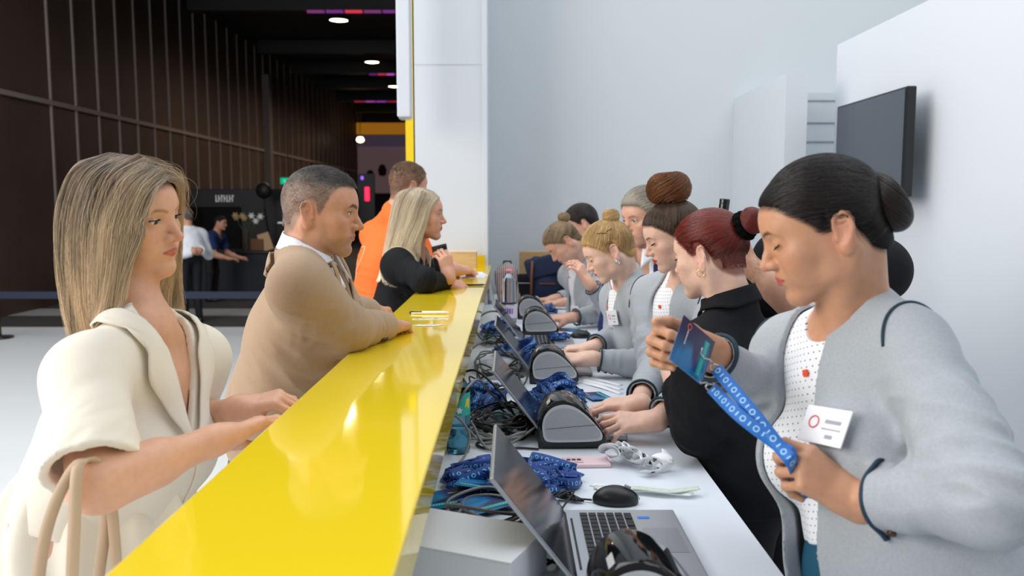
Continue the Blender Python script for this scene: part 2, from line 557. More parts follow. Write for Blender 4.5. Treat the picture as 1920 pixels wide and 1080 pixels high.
def by_nose(px, py, Y, fwd, up=(0, 0, 1), sc=1.0):
    """Head origin so that the tip of the nose stands where the photograph shows it."""
    return at(px, py, Y) - frame(fwd, up) @ (np.array([0, 118, -8.0]) * sc * 0.001)

def rotx(v, k, a):
    v = np.asarray(v, float); k = unit(k)
    return v * math.cos(a) + np.cross(k, v) * math.sin(a) + k * (k @ v) * (1 - math.cos(a))

def hand(wr, d, n, right, curls=((20, 25, 15),) * 4, thumb=(35, 10, 15), sc=1.0, spread=4, fore=None, thumb_in=0.35):
    """wr wrist point, d direction of the hand, n normal of its back. curls: flexions per finger from the index on.
    Returns prims, nail coats, list of finger tip points."""
    d = unit(d); n = np.asarray(n, float); n = unit(n - d * (n @ d))
    t = np.cross(n, d) if right else np.cross(d, n)      # towards the thumb
    m = sc * 0.001
    w = lambda x, y, z: np.asarray(wr, float) + (t * x + d * y + n * z) * m
    p = []
    nails = []
    tips = []
    mcp = [(27, 86, 3), (8, 91, 4), (-11, 86, 3), (-28, 77, 0)]
    ph = [(41, 25, 19), (45, 28, 20), (41, 26, 20), (32, 20, 17)]
    rad = [9.3, 9.4, 8.9, 7.9]
    fing = []
    for i in range(4):
        a = w(*mcp[i])
        p.append(rc(w(mcp[i][0] * 0.62, 12, 0), a, 12.0 * m, 10.6 * m, 0.014 * sc))
    p.append(rc(w(14, 30, -7), w(2, 78, -6), 13 * m, 9 * m, 0.012))
    p.append(rc(w(-16, 25, -7), w(-20, 66, -6), 11 * m, 9 * m, 0.012))
    for i in range(4):
        sp = R([spread * 1.4, spread * 0.3, -spread * 0.8, -spread * 2.0][i])
        base = d * math.cos(sp) + t * math.sin(sp)
        ax = np.cross(base, -n)                           # flexion axis
        a = w(*mcp[i]); fl = 0
        r0 = rad[i]
        for jn in range(3):
            fl += R(curls[i][jn])
            dr = rotx(base, ax, fl)
            b = a + dr * ph[i][jn] * m
            r1 = r0 - 0.75
            f_ = [rc(a, b, r0 * m, r1 * m, 0.0035)]
            if jn: f_.append(el(a + rotx(n, ax, fl) * 1.2 * m, 8.6 * r0 / 9 * m, k=0.004))
            p += f_
            if jn == 2:
                nn = rotx(n, ax, fl)
                Rn = np.stack([np.cross(dr, nn), dr, nn], 1)
                nails.append(el(b + nn * r1 * 0.86 * m + dr * 2.0 * m, np.array([5.2, 7.5, 2.8]) * m, Rn))
                tips.append(b + dr * r1 * m)
            a = b; r0 = r1
    # thumb leaves the side of the palm near its base
    ab, f1, f2 = [R(v) for v in thumb]
    a = w(17, 18, -5)
    td = unit(d * math.cos(ab) + t * math.sin(ab) - n * thumb_in)
    ax = unit(np.cross(td, unit(d * 0.8 - t * 0.6 - n * 0.15)))
    b = a + td * 44 * m
    p += [rc(a, b, 15 * m, 11 * m, 0.014), rc(w(4, 22, -8), a + td * 26 * m, 12 * m, 12 * m, 0.016)]
    td2 = rotx(td, ax, f1); c = b + td2 * 33 * m
    td3 = rotx(td2, ax, f2); e = c + td3 * 24 * m
    p += [rc(b, c, 10.6 * m, 9.6 * m, 0.004), rc(c, e, 9.8 * m, 8.2 * m, 0.004)]
    nn = unit(np.cross(ax, td3)); nn = nn if nn @ (t * 0.5 + n) > 0 else -nn
    Rn = np.stack([np.cross(td3, nn), td3, nn], 1)
    nails.append(el(e + nn * 7.0 * m + td3 * 1.5 * m, np.array([6, 8.5, 2.8]) * m, Rn))
    tips.append(e + td3 * 8 * m)
    # wrist
    p.append(rc(w(8, -14, 0), w(10, 16, 0), 20 * m, 15 * m, 0.02)); p.append(rc(w(-8, -14, 0), w(-10, 16, 0), 20 * m, 15 * m, 0.02))
    return p, nails, tips


SKIN = {}
def skin_mat(name, rough=0.42, sss=0.12):
    return M(name, attr='tint', rough=rough, sss=sss, spec=0.4, var=(70, 0.05), bump=(420, 0.12, 0.001))

def build_mesh(name, prims, h, mat, coats=None, base=(0.8, 0.8, 0.8), extra=None, parent=None, loc=None, lo=None, hi=None, it=1, keep=None, bbpad=0.02):
    fn = (lambda P, cull: field(prims, P, cull)) if extra is None else (lambda P, cull: extra(P, field(prims, P, cull)))
    l, h_ = prims_box(prims, bbpad)
    if lo is not None: l = np.maximum(l, lo)
    if hi is not None: h_ = np.minimum(h_, hi)
    v, q = surf_nets(fn, l, h_, h)
    if it: v = relax(v, q, it, 0.45)
    col = paint(v, base, coats) if coats is not None else None
    off = np.zeros(3) if loc is None else np.asarray(loc, float)
    o = mesh_obj(name, v - off, q, mat, parent=parent, smooth=True, loc=(None if parent is not None else loc), col=col)
    close_holes(o, q)
    return o

def eyes(head, parent, off, iris=(0.10, 0.06, 0.03), yaw=0.0):
    """Eyeballs behind the lids; only built where the lids are open."""
    if head.opn <= 0: return
    mt = MATS['eye']
    for q in (-1, 1):
        vs, fs, co = [], [], []
        g = unit([yaw, 1, head.gaze]); Rm = frame(g, (0, 0, 1))
        nu, nv = 24, 25
        for i in range(nv):
            th = PI * (i / (nv - 1)) ** 1.35
            for k in range(nu):
                a = 2 * PI * k / nu
                v = np.array([math.sin(th) * math.cos(a), math.cos(th), math.sin(th) * math.sin(a)])
                v = Rm @ v * 12.6
                vs.append(head.w(q * 31 + v[0], 73 + v[1], 23 + v[2]) - off)
                dg = math.degrees(th)
                co.append((0.006, 0.005, 0.005) if dg < 13 else iris if dg < 29 else (0.74, 0.70, 0.68))
        for i in range(nv - 1):
            for k in range(nu):
                fs.append((i * nu + k, (i + 1) * nu + k, (i + 1) * nu + (k + 1) % nu, i * nu + (k + 1) % nu))
        mesh_obj('eye', vs, np.array(fs), mt, parent=parent, col=np.array(co))

def lashes(head, parent, off, mat, ln=5.0, n=26, r=0.35):
    for q in (-1, 1):
        mb = MB()
        b = head.lid_pts(q, 13.6, head.lash, -60, 66, n)
        mid = head.w(q * 31, 73, 23)
        for i, p in enumerate(b):
            rad = unit(p - mid); dn = head.R[:, 2]
            e = p + (rad * 1.0 - dn * 0.25 + q * head.R[:, 0] * (i / n - 0.4) * 0.9) * ln * head.s * (0.6 + 0.5 * i / n)
            mb.tube([p - off, (p + e) / 2 - dn * 0.3 * head.s - off, e - off], [r * head.s, r * 0.8 * head.s, 0.1 * head.s], n=4)
        mb.tube([p - off for p in b], 0.7 * head.s, n=5)
        mb.obj('eyelashes', mat, parent, smooth=True)

# ------------------------------------------------------------------ hair
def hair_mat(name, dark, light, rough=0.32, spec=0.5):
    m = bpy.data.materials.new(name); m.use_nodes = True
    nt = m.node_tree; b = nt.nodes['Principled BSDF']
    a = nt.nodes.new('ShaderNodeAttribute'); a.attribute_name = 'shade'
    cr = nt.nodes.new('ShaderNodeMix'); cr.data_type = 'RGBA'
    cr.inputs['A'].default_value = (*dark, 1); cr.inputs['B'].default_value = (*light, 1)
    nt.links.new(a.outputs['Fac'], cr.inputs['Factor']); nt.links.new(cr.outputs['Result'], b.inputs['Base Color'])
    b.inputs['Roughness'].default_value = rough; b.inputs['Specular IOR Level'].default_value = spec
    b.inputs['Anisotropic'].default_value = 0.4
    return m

def strands_obj(name, paths, rad, mat, parent, off, shade=None, taper=0.4):
    """paths: (n, k, 3) array of strand points -> one hair curves object."""
    n, k, _ = paths.shape
    hc = bpy.data.hair_curves.new(name)
    hc.add_curves([k] * n)
    pos = (paths - off).reshape(-1, 3).astype(np.float32)
    hc.attributes['position'].data.foreach_set('vector', pos.ravel()) if 'position' in hc.attributes else hc.points.foreach_set('position', pos.ravel())
    rr = np.tile(rad * (1 - (1 - taper) * np.linspace(0, 1, k) ** 2), (n, 1)).astype(np.float32)
    ra = hc.attributes.get('radius') or hc.attributes.new('radius', 'FLOAT', 'POINT')
    ra.data.foreach_set('value', rr.ravel())
    sh = hc.attributes.new('shade', 'FLOAT', 'POINT')
    if shade is None: shade = RNG.random((n, 1)) * np.ones((1, k))
    sh.data.foreach_set('value', np.clip(shade, 0, 1).astype(np.float32).ravel())
    hc.materials.append(mat)
    o = bpy.data.objects.new(name, hc); COL.objects.link(o); o.parent = parent
    return o

RNG = np.random.default_rng(7)
HL_Y = [-110, -70, -50, -38, -30, -22, -6, 4, 9, 18, 32, 50, 66, 80, 100]
HL_Z = [-52, -52, -36, -10, 24, 41, 44, 38, 16, 18, 38, 57, 74, 80, 82]
def hairline(y, dz=None):
    return np.interp(y, HL_Y, HL_Z)

def project(head, P, off, extra=(), it=4):
    """Move points onto the surface 'off' metres outside the skull (and any extra forms)."""
    pr = head.skull() + list(extra)
    off = np.asarray(off)
    for _ in range(it):
        d = field(pr, P) - off
        e = 1e-3
        g = np.stack([field(pr, P + e * np.eye(3)[i]) for i in range(3)], 1) - (d + off)[:, None]
        g /= np.linalg.norm(g, axis=1)[:, None] + 1e-9
        P = P - g * d[:, None]
    return P

def nape(head): return [head.E((0, -42, -30), (48, 44, 60), 20)]

def cap(head, parent, off, mat, thick=4.0, h=0.0035, line=None, carve=(), shade=0.35, extra=(), it=1):
    """Close-fitting hair from the hairline back; a mesh."""
    line = line or hairline
    pr = [p for p in head.skull() + nape(head) + list(extra)]
    def fn(P, cull):
        d = field(pr, P, None) - thick * head.s
        q = head.loc(P)
        lz = line(q[:, 1]) if line.__code__.co_argcount < 2 else line(q[:, 1], q[:, 0])
        cut = (lz + 6 - q[:, 2]) * 0.7 * head.s
        thin = np.clip(-cut / (10 * head.s), -1, 1)
        d = d + (1 - thin) * thick * 0.55 * head.s
        d = np.maximum(d, cut)
        for c in carve: d = np.maximum(d, -c.ev(P))
        return d
    lo, hi = prims_box(pr, 0.012)
    v, q = largest(*surf_nets(fn, lo, hi, h))
    v = relax(v, q, it, 0.5)
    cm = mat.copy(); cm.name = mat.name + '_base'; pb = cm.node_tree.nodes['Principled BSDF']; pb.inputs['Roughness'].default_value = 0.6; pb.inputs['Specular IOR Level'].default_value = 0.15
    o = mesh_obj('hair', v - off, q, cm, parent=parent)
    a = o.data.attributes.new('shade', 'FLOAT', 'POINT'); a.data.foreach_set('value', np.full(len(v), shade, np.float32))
    return o

def scalp_roots(head, n, line=None, region=None):
    line = line or hairline
    out = []
    tot = 0
    while tot < n:
        u = RNG.normal(size=(n * 2, 3)); u /= np.linalg.norm(u, axis=1)[:, None]
        q = u * np.array([74, 93, 86]) + np.array([0, -4, 42])
        lz = line(q[:, 1]) if line.__code__.co_argcount < 2 else line(q[:, 1], q[:, 0])
        ok = q[:, 2] > lz + RNG.normal(size=len(q)) * 2.2
        if region is not None: ok &= region(q)
        q = q[ok]; out.append(q); tot += len(q)
        if not len(q): break
    return np.concatenate(out)[:n]

def slick(head, anchor, n, k=14, line=None, lift=(4.2, 6.5), region=None, extra=(), end=1.0, wob=0.0):
    """Strands combed over the head from the scalp to an anchor (head coordinates)."""
    q = scalp_roots(head, n, line, region)
    t = np.linspace(0, end, k)[None, :, None]
    anc = np.asarray(anchor, float)[None, None] + RNG.normal(size=(n, 1, 3)) * 5
    c = np.array([0, -4, 42.0])
    a = (q[:, None] - c); b = anc - c
    path = c + a * (1 - t) + b * t
    P = head.o + (path.reshape(-1, 3) * head.s) @ head.R.T
    l0 = RNG.uniform(lift[0], lift[1], (n, 1)) * np.ones((1, k))
    tt = np.linspace(0, 1, k)[None]
    l = l0 * (0.55 + 0.45 * np.minimum(tt * 4, 1))
    ql = head.loc(P); ear = (np.abs(ql[:, 0]) > 45) & (ql[:, 1] < 8) & (ql[:, 1] > -36) & (ql[:, 2] < 50)
    l = np.where(ear.reshape(n, k), np.minimum(l, 2.0), l)
    P = project(head, P, (l * head.s).ravel(), list(nape(head)) + list(extra))
    P = P.reshape(n, k, 3)
    if wob:
        ph = RNG.uniform(0, 6.28, (n, 1, 3)); P = P + wob * head.s * np.sin(np.linspace(0, 7, k)[None, :, None] + ph)
    jump = np.linalg.norm(np.diff(P, axis=1), axis=2).max(1); lz = head.loc(P.reshape(-1, 3))[:, 2].reshape(n, k).min(1)
    ok = (jump < 0.035 * head.s * 1000) & (lz > -62); P = P[ok]; q = q[ok]; n = len(P)
    # coherent shade by where the strand starts: soft locks of colour
    nz = noise3(q * 0.08 + 11.3) * 0.35 + noise3(q * 0.35) * 0.25
    sh = 0.45 + nz[:, None] + RNG.normal(size=(n, 1)) * 0.12
    return P, sh * np.ones((1, k))

def push_out(P, prims, off):
    """Lift strand points that would sink into the clothes."""
    sh = P.shape; Q = P.reshape(-1, 3).copy()
    for _ in range(3):
        d = field(prims, Q); m = d < off
        if not m.any(): break
        X = Q[m]; e = 1e-3; dm = d[m]
        g = np.stack([field(prims, X + e * np.eye(3)[i]) for i in range(3)], 1) - dm[:, None]
        g /= np.linalg.norm(g, axis=1)[:, None] + 1e-9
        Q[m] = X + g * np.clip(off - dm, 0, 0.05)[:, None]
    return Q.reshape(sh)

def bun_strands(head, c, ax, r0, r1, n, k=22, squash=1.0, mess=0.0, turns=0.8):
    """Strands wound into a bun: centre c and axis ax in head coordinates, r0 ring radius, r1 tube radius."""
    ax = unit(ax); u = unit(np.cross(ax, [0.3, 0.2, 1.0])); v = np.cross(ax, u)
    th0 = RNG.uniform(0, 2 * PI, (n, 1)); t = np.linspace(0, 1, k)[None]
    ph = RNG.uniform(-1.2, 1.9, (n, 1)) + t * turns * 2.2
    th = th0 + t * turns * PI
    rr = r1 * RNG.uniform(0.86, 1.07, (n, 1)) * (1 + mess * np.sin(3 * th + RNG.uniform(0, 6.28, (n, 1))) * 0.5)
    x = (r0 + rr * np.cos(ph)); z = rr * np.sin(ph) * squash
    q = np.asarray(c, float) + x[..., None] * (np.cos(th)[..., None] * u + np.sin(th)[..., None] * v) + z[..., None] * ax
    P = head.o + (q.reshape(-1, 3) * head.s) @ head.R.T
    sh = 0.45 + 0.3 * noise3(np.stack([th0[:, 0] * 3, ph[:, 0] * 3, th0[:, 0] * 0], 1))[:, None] + RNG.normal(size=(n, 1)) * 0.15
    return P.reshape(n, k, 3), sh * np.ones((1, k))

def bun_core(head, c, ax, r0, r1, squash=1.0):
    ax = unit(ax)
    u = unit(np.cross(ax, [0.3, 0.2, 1.0])); v = np.cross(ax, u)
    Rm = head.R @ np.stack([u, v, ax], 1)
    cw = head.w(*c)
    return [el(cw, np.array([r0 + r1 * 0.9, r0 + r1 * 0.9, r1 * 0.9 * squash]) * head.s, Rm, 0.004)]

def hair_mesh(name, prims, h, mat, parent, off, shade=0.3, it=1):
    fn = lambda P, cull: field(prims, P, None)
    lo, hi = prims_box(prims, 0.01)
    v, q = surf_nets(fn, lo, hi, h); v = relax(v, q, it, .5)
    o = mesh_obj(name, v - off, q, mat, parent=parent)
    a = o.data.attributes.new('shade', 'FLOAT', 'POINT'); a.data.foreach_set('value', np.full(len(v), shade, np.float32))
    return o
# ------------------------------------------------------------------ bodies and clothes
MATS = {'eye': M('eye_white', attr='tint', rough=0.08, spec=0.6)}

def torso(J, inf=0.0, k=0.05, bust=None, low=True):
    m = J['m']; c = lambda *a: J['sm'] + J['T'] @ np.array(a)
    T = J['T']
    p = [el(c(0, -0.005, -0.14), np.array([0.148 * m + inf, 0.100 * m + inf, 0.185 + inf]), T, k)]
    pv, nb = J['pv'], J['nb']
    wa = pv + (nb - pv) * 0.40
    p += [el(wa, np.array([0.122 * m + inf + J['fat'], 0.090 * m + inf + J['fat'], 0.16]), T, k * 1.4)]
    p += [el(pv, np.array([0.160 + inf + J['fat'] * 0.6, 0.112 + inf + J['fat'] * 0.6, 0.15]), T, k * 1.4)]
    for q in ('R', 'L'):
        s = J['sh' + q]
        p += [rc(J['sm'] * 0.6 + s * 0.4 - T[:, 2] * 0.02, s - T[:, 2] * 0.012, 0.062 * m + inf, 0.050 * m + inf * 0.8, k * 0.7)]
        p += [rc(nb + T[:, 2] * 0.015, s * 0.72 + nb * 0.28 + T[:, 2] * 0.004, 0.040 * m + inf, 0.040 * m + inf, 0.04)]
    b = J['bust'] if bust is None else bust
    if b:
        for q in (-1, 1):
            p += [el(c(q * 0.068, 0.070, -0.165), np.array([0.062, 0.052, 0.062]) * b + inf, T, 0.035)]
    return p

def arm(J, q, inf=0.0, k=0.02, sl=1.0, end=1.0, r=(0.047, 0.039, 0.037, 0.0255), ext=0.0):
    m = J['ma']; s, e, w = J['sh' + q], J['el' + q], J['wr' + q]
    w2 = e + (w - e) * end
    rw = r[2] + (r[3] - r[2]) * end
    p = [rc(s, e, r[0] * m + inf, r[1] * m + inf * sl, k), rc(e, w2, r[2] * m + inf * sl, rw * m + inf * sl, k)]
    if inf == 0:
        p += [rc(e + (w - e) * 0.12, e + (w - e) * 0.45, 0.040 * m, 0.036 * m, 0.03)]
    return p

def neck(J, hd, r=1.0):
    w = hd.w; T = J['T']; m = (1.14 if hd.male else 1.0) * r
    nk = J['nb']
    st = J['sm'] + T @ np.array([0, 0.036, -0.012])
    p = [rc(w(0, -28, -36), nk + T @ np.array([0, 0.004, 0.0]), 0.046 * m, 0.050 * m, 0.025), rc(w(0, -6, -50), st * 0.6 + nk * 0.4, 0.030 * m, 0.030 * m, 0.025)]
    for q in (-1, 1):
        p += [rc(w(q * 52, -22, -22), st + T @ np.array([q * 0.02, -0.004, 0]), 0.014, 0.006, 0.03)]
        p += [rc(st + T @ np.array([q * 0.018, 0.008, -0.004]), J['sh' + ('R' if q > 0 else 'L')] * 0.5 + st * 0.5 + T @ np.array([0, .002, .010]), 0.008, 0.008, 0.03)]
    return p

def proj(prims, P, off=0.0, it=7):
    P = np.array(P, float)
    for _ in range(it):
        d = field(prims, P); e = 5e-4
        g = np.stack([field(prims, P + e * np.eye(3)[i]) for i in range(3)], 1) - d[:, None]
        g /= np.linalg.norm(g, axis=1)[:, None] + 1e-9
        P = P - g * np.clip(d - off, -0.04, 0.04)[:, None]
    return P
def normal_at(prims, P):
    d = field(prims, P); e = 5e-4
    g = np.stack([field(prims, P + e * np.eye(3)[i]) for i in range(3)], 1) - d[:, None]
    return g / (np.linalg.norm(g, axis=1)[:, None] + 1e-9)

def patch(name, A, B, na, nb_, prims, off, mat, parent, O, thick=0.003, curl=0.0):
    A = spline(A, na); B = spline(B, na)
    t = np.linspace(0, 1, nb_)
    G = A[:, None] * (1 - t)[None, :, None] + B[:, None] * t[None, :, None]
    P = G.reshape(-1, 3)
    if prims is not None:
        oo = (off + curl * np.sin(t * PI))[None].repeat(na, 0).ravel()
        P = proj(prims, P, oo)
    f = [(i * nb_ + j, (i + 1) * nb_ + j, (i + 1) * nb_ + j + 1, i * nb_ + j + 1) for i in range(na - 1) for j in range(nb_ - 1)]
    o = mesh_obj(name, P - O, f, mat, parent=parent)
    md = o.modifiers.new('thickness', 'SOLIDIFY'); md.thickness = thick; md.offset = 0
    return o

def seam(name, pts, prims, off, r, mat, parent, O, n=40):
    P = spline(pts, n)
    if prims is not None: P = proj(prims, P, off)
    return MB().tube([p - O for p in P], r, n=6).obj(name, mat, parent, smooth=True)

def button(parent, c, nrm, r, mat, O, name='button'):
    nrm = unit(nrm); u = unit(np.cross(nrm, [0.2, 0.3, 1])); v = np.cross(nrm, u)
    M3 = np.stack([u, v, nrm], 1)
    return MB().lathe([(0, r * .35), (r * .6, r * .35), (r * .7, r * .5), (r * .95, r * .45), (r, 0), (r * .9, -r * .3)], 14, c - O, M3=M3).obj(name, mat, parent, smooth=True)

def ring(c, ax, r, r1, mat, parent, O, name, n=28, sq=1.0):
    ax = unit(ax); u = unit(np.cross(ax, [0.3, 0.2, 1])); v = np.cross(ax, u)
    pts = [c - O + r * (math.cos(a) * u + sq * math.sin(a) * v) for a in np.linspace(0, 2 * PI, n, endpoint=False)]
    return MB().tube(pts, r1, n=7, closed=True).obj(name, mat, parent, smooth=True)

def cloth(name, prims, h, mat, parent, O, cuts=(), fold=(), amp=0.0, cull=True, hollow=None, shape=None, it=2, coats=None, base=None, core=None, hfront=None):
    """cuts: distance functions carved away. fold: (centre, reach, axis, freq along, freq across, amplitude)."""
    fl = [(np.asarray(c, float), rr, unit(ax), fa, fc, am) for c, rr, ax, fa, fc, am in fold]
    def extra(P, d):
        if core is not None: d = field(core, P)
        if amp: d = d + amp * noise3(P * 9.0) + amp * 0.5 * noise3(P * 21.0 + 5)
        for c, rr, ax, fa, fc, am in fl:
            q = P - c; w = np.exp(-(np.einsum('ij,ij->i', q, q)) / (rr * rr))
            if w.max() < 0.03: continue
            t = q @ ax; rest = q - t[:, None] * ax
            n = noise3(rest * fc + ax[None] * (t * fa)[:, None] + c * 31)
            d = d - am * w * (1 - 1.6 * np.abs(n))
        if hollow is not None:
            hf = -field(hollow, P)
            if hfront is not None: hf = np.minimum(hf, local(hfront, P)[:, 1] + 0.02)
            d = np.maximum(d, hf)
        for c in cuts: d = np.maximum(d, -c(P))
        if shape is not None: d = shape(P, d)
        return d
    return build_mesh(name, prims, h, mat, coats=coats, base=base, extra=extra, parent=parent, loc=O, it=it, bbpad=0.03)

def make_joints(nb, shR, shL, pv, elR, elL, wrR, wrL, m=0.94, ma=0.92, bust=0.95, fat=0.0):
    J = dict(nb=nb, shR=shR, shL=shL, pv=pv, elR=elR, elL=elL, wrR=wrR, wrL=wrL)
    J = {k: np.asarray(v, float) for k, v in J.items()}
    J['sm'] = (J['shR'] + J['shL']) / 2
    up = unit(J['nb'] - J['pv']); r = unit(J['shR'] - J['shL']); r = unit(r - up * (r @ up))
    J['T'] = np.stack([r, np.cross(up, r), up], 1)
    J.update(m=m, ma=ma, bust=bust, fat=fat)
    return J

def local(J, P): return (P - J['sm']) @ J['T']

def legs_mesh(J, parent, O, mat, shoe_mat, name='trousers', feet=None, wide=1.0):
    pv = J['pv']; T = J['T']; r = np.array([T[0, 0], T[1, 0], 0]); r = unit(r); f = np.array([-r[1], r[0], 0]); 
    if f @ T[:, 1] < 0: f = -f
    wa = pv + (J['nb'] - pv) * 0.40
    p = [el(pv, (0.168 + J['fat'] * 0.6, 0.122 + J['fat'] * 0.6, 0.155), T, 0.05), el(wa, np.array([0.126 * J['m'] + J['fat'], 0.094 * J['m'] + J['fat'], 0.165]), T, 0.07)]
    for q in (-1, 1):
        hip = pv + r * q * 0.085 - np.array([0, 0, 0.05])
        ft = np.array([pv[0], pv[1], 0]) + r * q * 0.10 + f * 0.0 if feet is None else np.asarray(feet[0 if q < 0 else 1], float)
        kn = (hip + ft) / 2 + f * 0.03; kn[2] = hip[2] * 0.53
        an = ft + np.array([0, 0, 0.09])
        p += [rc(hip, kn, 0.085 * wide, 0.062 * wide, 0.05), rc(kn, an, 0.060 * wide, 0.045 * wide, 0.03)]
        s = [el(ft + f * 0.06 + np.array([0, 0, 0.028]), (0.045, 0.125, 0.03), np.stack([r, f, [0, 0, 1]], 1), 0.02), rc(ft + np.array([0, 0, 0.03]), ft + np.array([0, 0, 0.10]), 0.036, 0.036, 0.03), pl(ft, (0, 0, 1), op='s')]
        s[2] = pl(ft + np.array([0, 0, 0.002]), (0, 0, 1), op='s')
        build_mesh('shoe', s[:2], 0.008, shoe_mat, parent=parent, loc=O, extra=lambda P, d: np.maximum(d, 0.002 - P[:, 2]))
    build_mesh(name, p, 0.010, mat, parent=parent, loc=O, extra=lambda P, d: np.maximum(d, P[:, 2] - pv[2] - 0.11))

def scalp_tint(hd, col, st=0.8, dz=0.0, soft=5.0):
    return (lambda P: (hairline(hd.loc(P)[:, 1]) + dz - hd.loc(P)[:, 2]) * 0.7 * hd.s, col, soft * hd.s, st)

def person(label, J, hd, skin, coats, hands, mat, group=None, h=0.003, tint=None, bare=('R', 'L'), lo=None):
    """The body: one continuous surface from head to fingertips. hands: {'R': kwargs, 'L': kwargs}."""
    pr = hd.prims() + neck(J, hd)
    pr += torso(J, -0.005)
    nl = [scalp_tint(hd, tint)] if tint is not None else []
    info = {}
    for q in ('R', 'L'):
        pr += arm(J, q)
        if hands.get(q):
            kw = dict(hands[q]); nc = kw.pop('nail', None); kw.setdefault('sc', 1.0 if hd.male else 0.95)
            hp, nails, tips = hand(J['wr' + q], right=(q == 'R'), **kw)
            pr += hp; info[q] = tips
            nl.append((nails, nc if nc is not None else np.minimum(1, np.array(skin) * 1.12 + 0.03), 0.0009, 0.9))
    O = np.array([J['pv'][0], J['pv'][1], 0.0])
    body = build_mesh('person', pr, h, mat, coats + nl, skin, loc=O, it=1)
    tag(body, label, 'person', group)
    body['category'] = 'person'
    return body, O, info
# ------------------------------------------------------------------ the place
def st(o): o['kind'] = 'structure'; return o
m_white = M('white_panel', S(208, 214, 220), rough=0.55, var=(1.5, 0.01))
m_wall = M('white_wall', S(206, 212, 216), rough=0.7, var=(0.8, 0.012))
m_desk = M('white_laminate', S(226, 232, 240), rough=0.30, var=(3, 0.01))
m_yellow = M('yellow_lacquer', S(238, 206, 36), rough=0.07, spec=0.55, coat=0.25, bump=(9, 0.02, 0.01))
m_floor = M('pale_floor', S(225, 228, 230), rough=0.35, var=(0.6, 0.03))
m_carpet = M('grey_carpet', S(62, 60, 60), rough=0.9, var=(6, 0.12))
m_pale = M('grey_floor_band', S(165, 165, 165), rough=0.5)
m_dark = M('dark_cladding', S(82, 65, 58), rough=0.6, var=(0.7, 0.25))
m_seam = M('cladding_seam', S(150, 138, 132), rough=0.4)
m_black = M('black_paint', S(22, 22, 24), rough=0.5)
m_blk = M('black_plastic', S(26, 27, 30), rough=0.35)
m_blkgl = M('glossy_black_plastic', S(14, 15, 18), rough=0.08, spec=0.6)
m_alu = M('aluminium', S(198, 202, 206), rough=0.32, metal=0.85)
m_metal = M('steel', S(200, 200, 200), rough=0.2, metal=1.0)
m_grey = M('grey_plastic', S(150, 152, 154), rough=0.45)

st(MB().box((-6.5, 3.5, -0.05), (27, 14.0, 0.1)).obj('floor', m_floor))
st(MB().box((-3.6, 11.05, -0.05), (16, 1.1, 0.1)).obj('floor_band', m_carpet))
st(MB().box((-3.6, 12.0, -0.05), (16, 0.8, 0.1)).obj('floor_pale_band', m_pale))
st(MB().box((-3.6, 26.4, -0.05), (16, 28, 0.1)).obj('floor_hall', m_carpet))
st(MB().box((2.3, 5.85, 3.5), (5.9, 0.1, 7)).obj('wall_back', m_wall))
# end panel of the booth: a wide white pier with an edge strip, and its seam
e = MB()
e.box((-0.375, 5.475, 3.0), (0.406, 0.65, 6), bev=0.002)
e.box((-0.154, 5.46, 3.0), (0.034, 0.68, 6), bev=0.004)
st(e.obj('wall_end', m_white))
st(MB().box((-0.375, 5.149, 2.367), (0.406, 0.004, 0.004)).obj('trim_1', m_wall))
st(MB().box((-0.610, 5.35, 1.6), (0.048, 0.4, 3.2)).obj('trim_2', m_yellow))
sg = empty('light_box_sign', (-0.60, 4.86, 2.02))
tag(sg, 'tall white light box panel hanging at the edge of the white pier above yellow trim', 'sign panel')
MB().box((0, 0, 2.2), (0.075, 0.12, 4.4), bev=0.006).obj('panel', m_white, sg)
MB().box((0, 0.02, -0.004), (0.06, 0.09, 0.01)).obj('base_trim', m_alu, sg)
# near wall carrying the screen, partition and panelled wall behind it
st(MB().box((2.0, 2.70, 1.225), (0.2, 4.58, 2.45)).obj('wall_right', M('white_side_wall', S(226, 231, 237), rough=0.6)))
st(MB().box((1.58, 5.255, 1.122), (0.12, 1.09, 2.245)).obj('wall_partition', m_white))
pw = MB().box((2.2, 5.62, 1.12), (1.12, 0.3, 2.24))
st(pw.obj('wall_panelled', m_wall))
for i, z in enumerate((2.19, 2.05, 1.93)):
    st(MB().box((2.2, 5.468, z), (1.12, 0.006, 0.008)).obj('trim_%d' % (i + 3), m_grey))

# wall screen
tv = empty('wall_screen', (1.78, 4.186, 1.56))
tag(tv, 'black flat television switched off on the white wall behind the nearest hostess', 'television')
MB().box((0.0, 0, 0.245), (0.045, 0.80, 0.49), bev=0.006).obj('housing', m_blk, tv)
MB().box((-0.024, 0, 0.248), (0.004, 0.775, 0.462)).obj('screen', M('dark_screen', S(72, 80, 90), rough=0.25), tv)
MB().box((0.045, 0, 0.25), (0.07, 0.3, 0.3)).obj('wall_mount', m_black, tv)

# reception counter
ct = empty('reception_counter', (-0.256, 2.6, 0))
tag(ct, 'long glossy yellow reception counter running to the white pier', 'counter')
MB().box((0, -0.14, 1.125), (0.2835, 5.32, 0.07), bev=0.003).obj('counter_top', m_yellow, ct)
MB().box((-0.035, -0.14, 0.545), (0.165, 5.30, 1.09)).obj('body_panel', m_white, ct)
MB().box((-0.02, 2.525, 1.19), (0.24, 0.02, 0.06)).obj('end_upstand', M('yellow_edge', S(236, 196, 20), rough=0.45), ct)
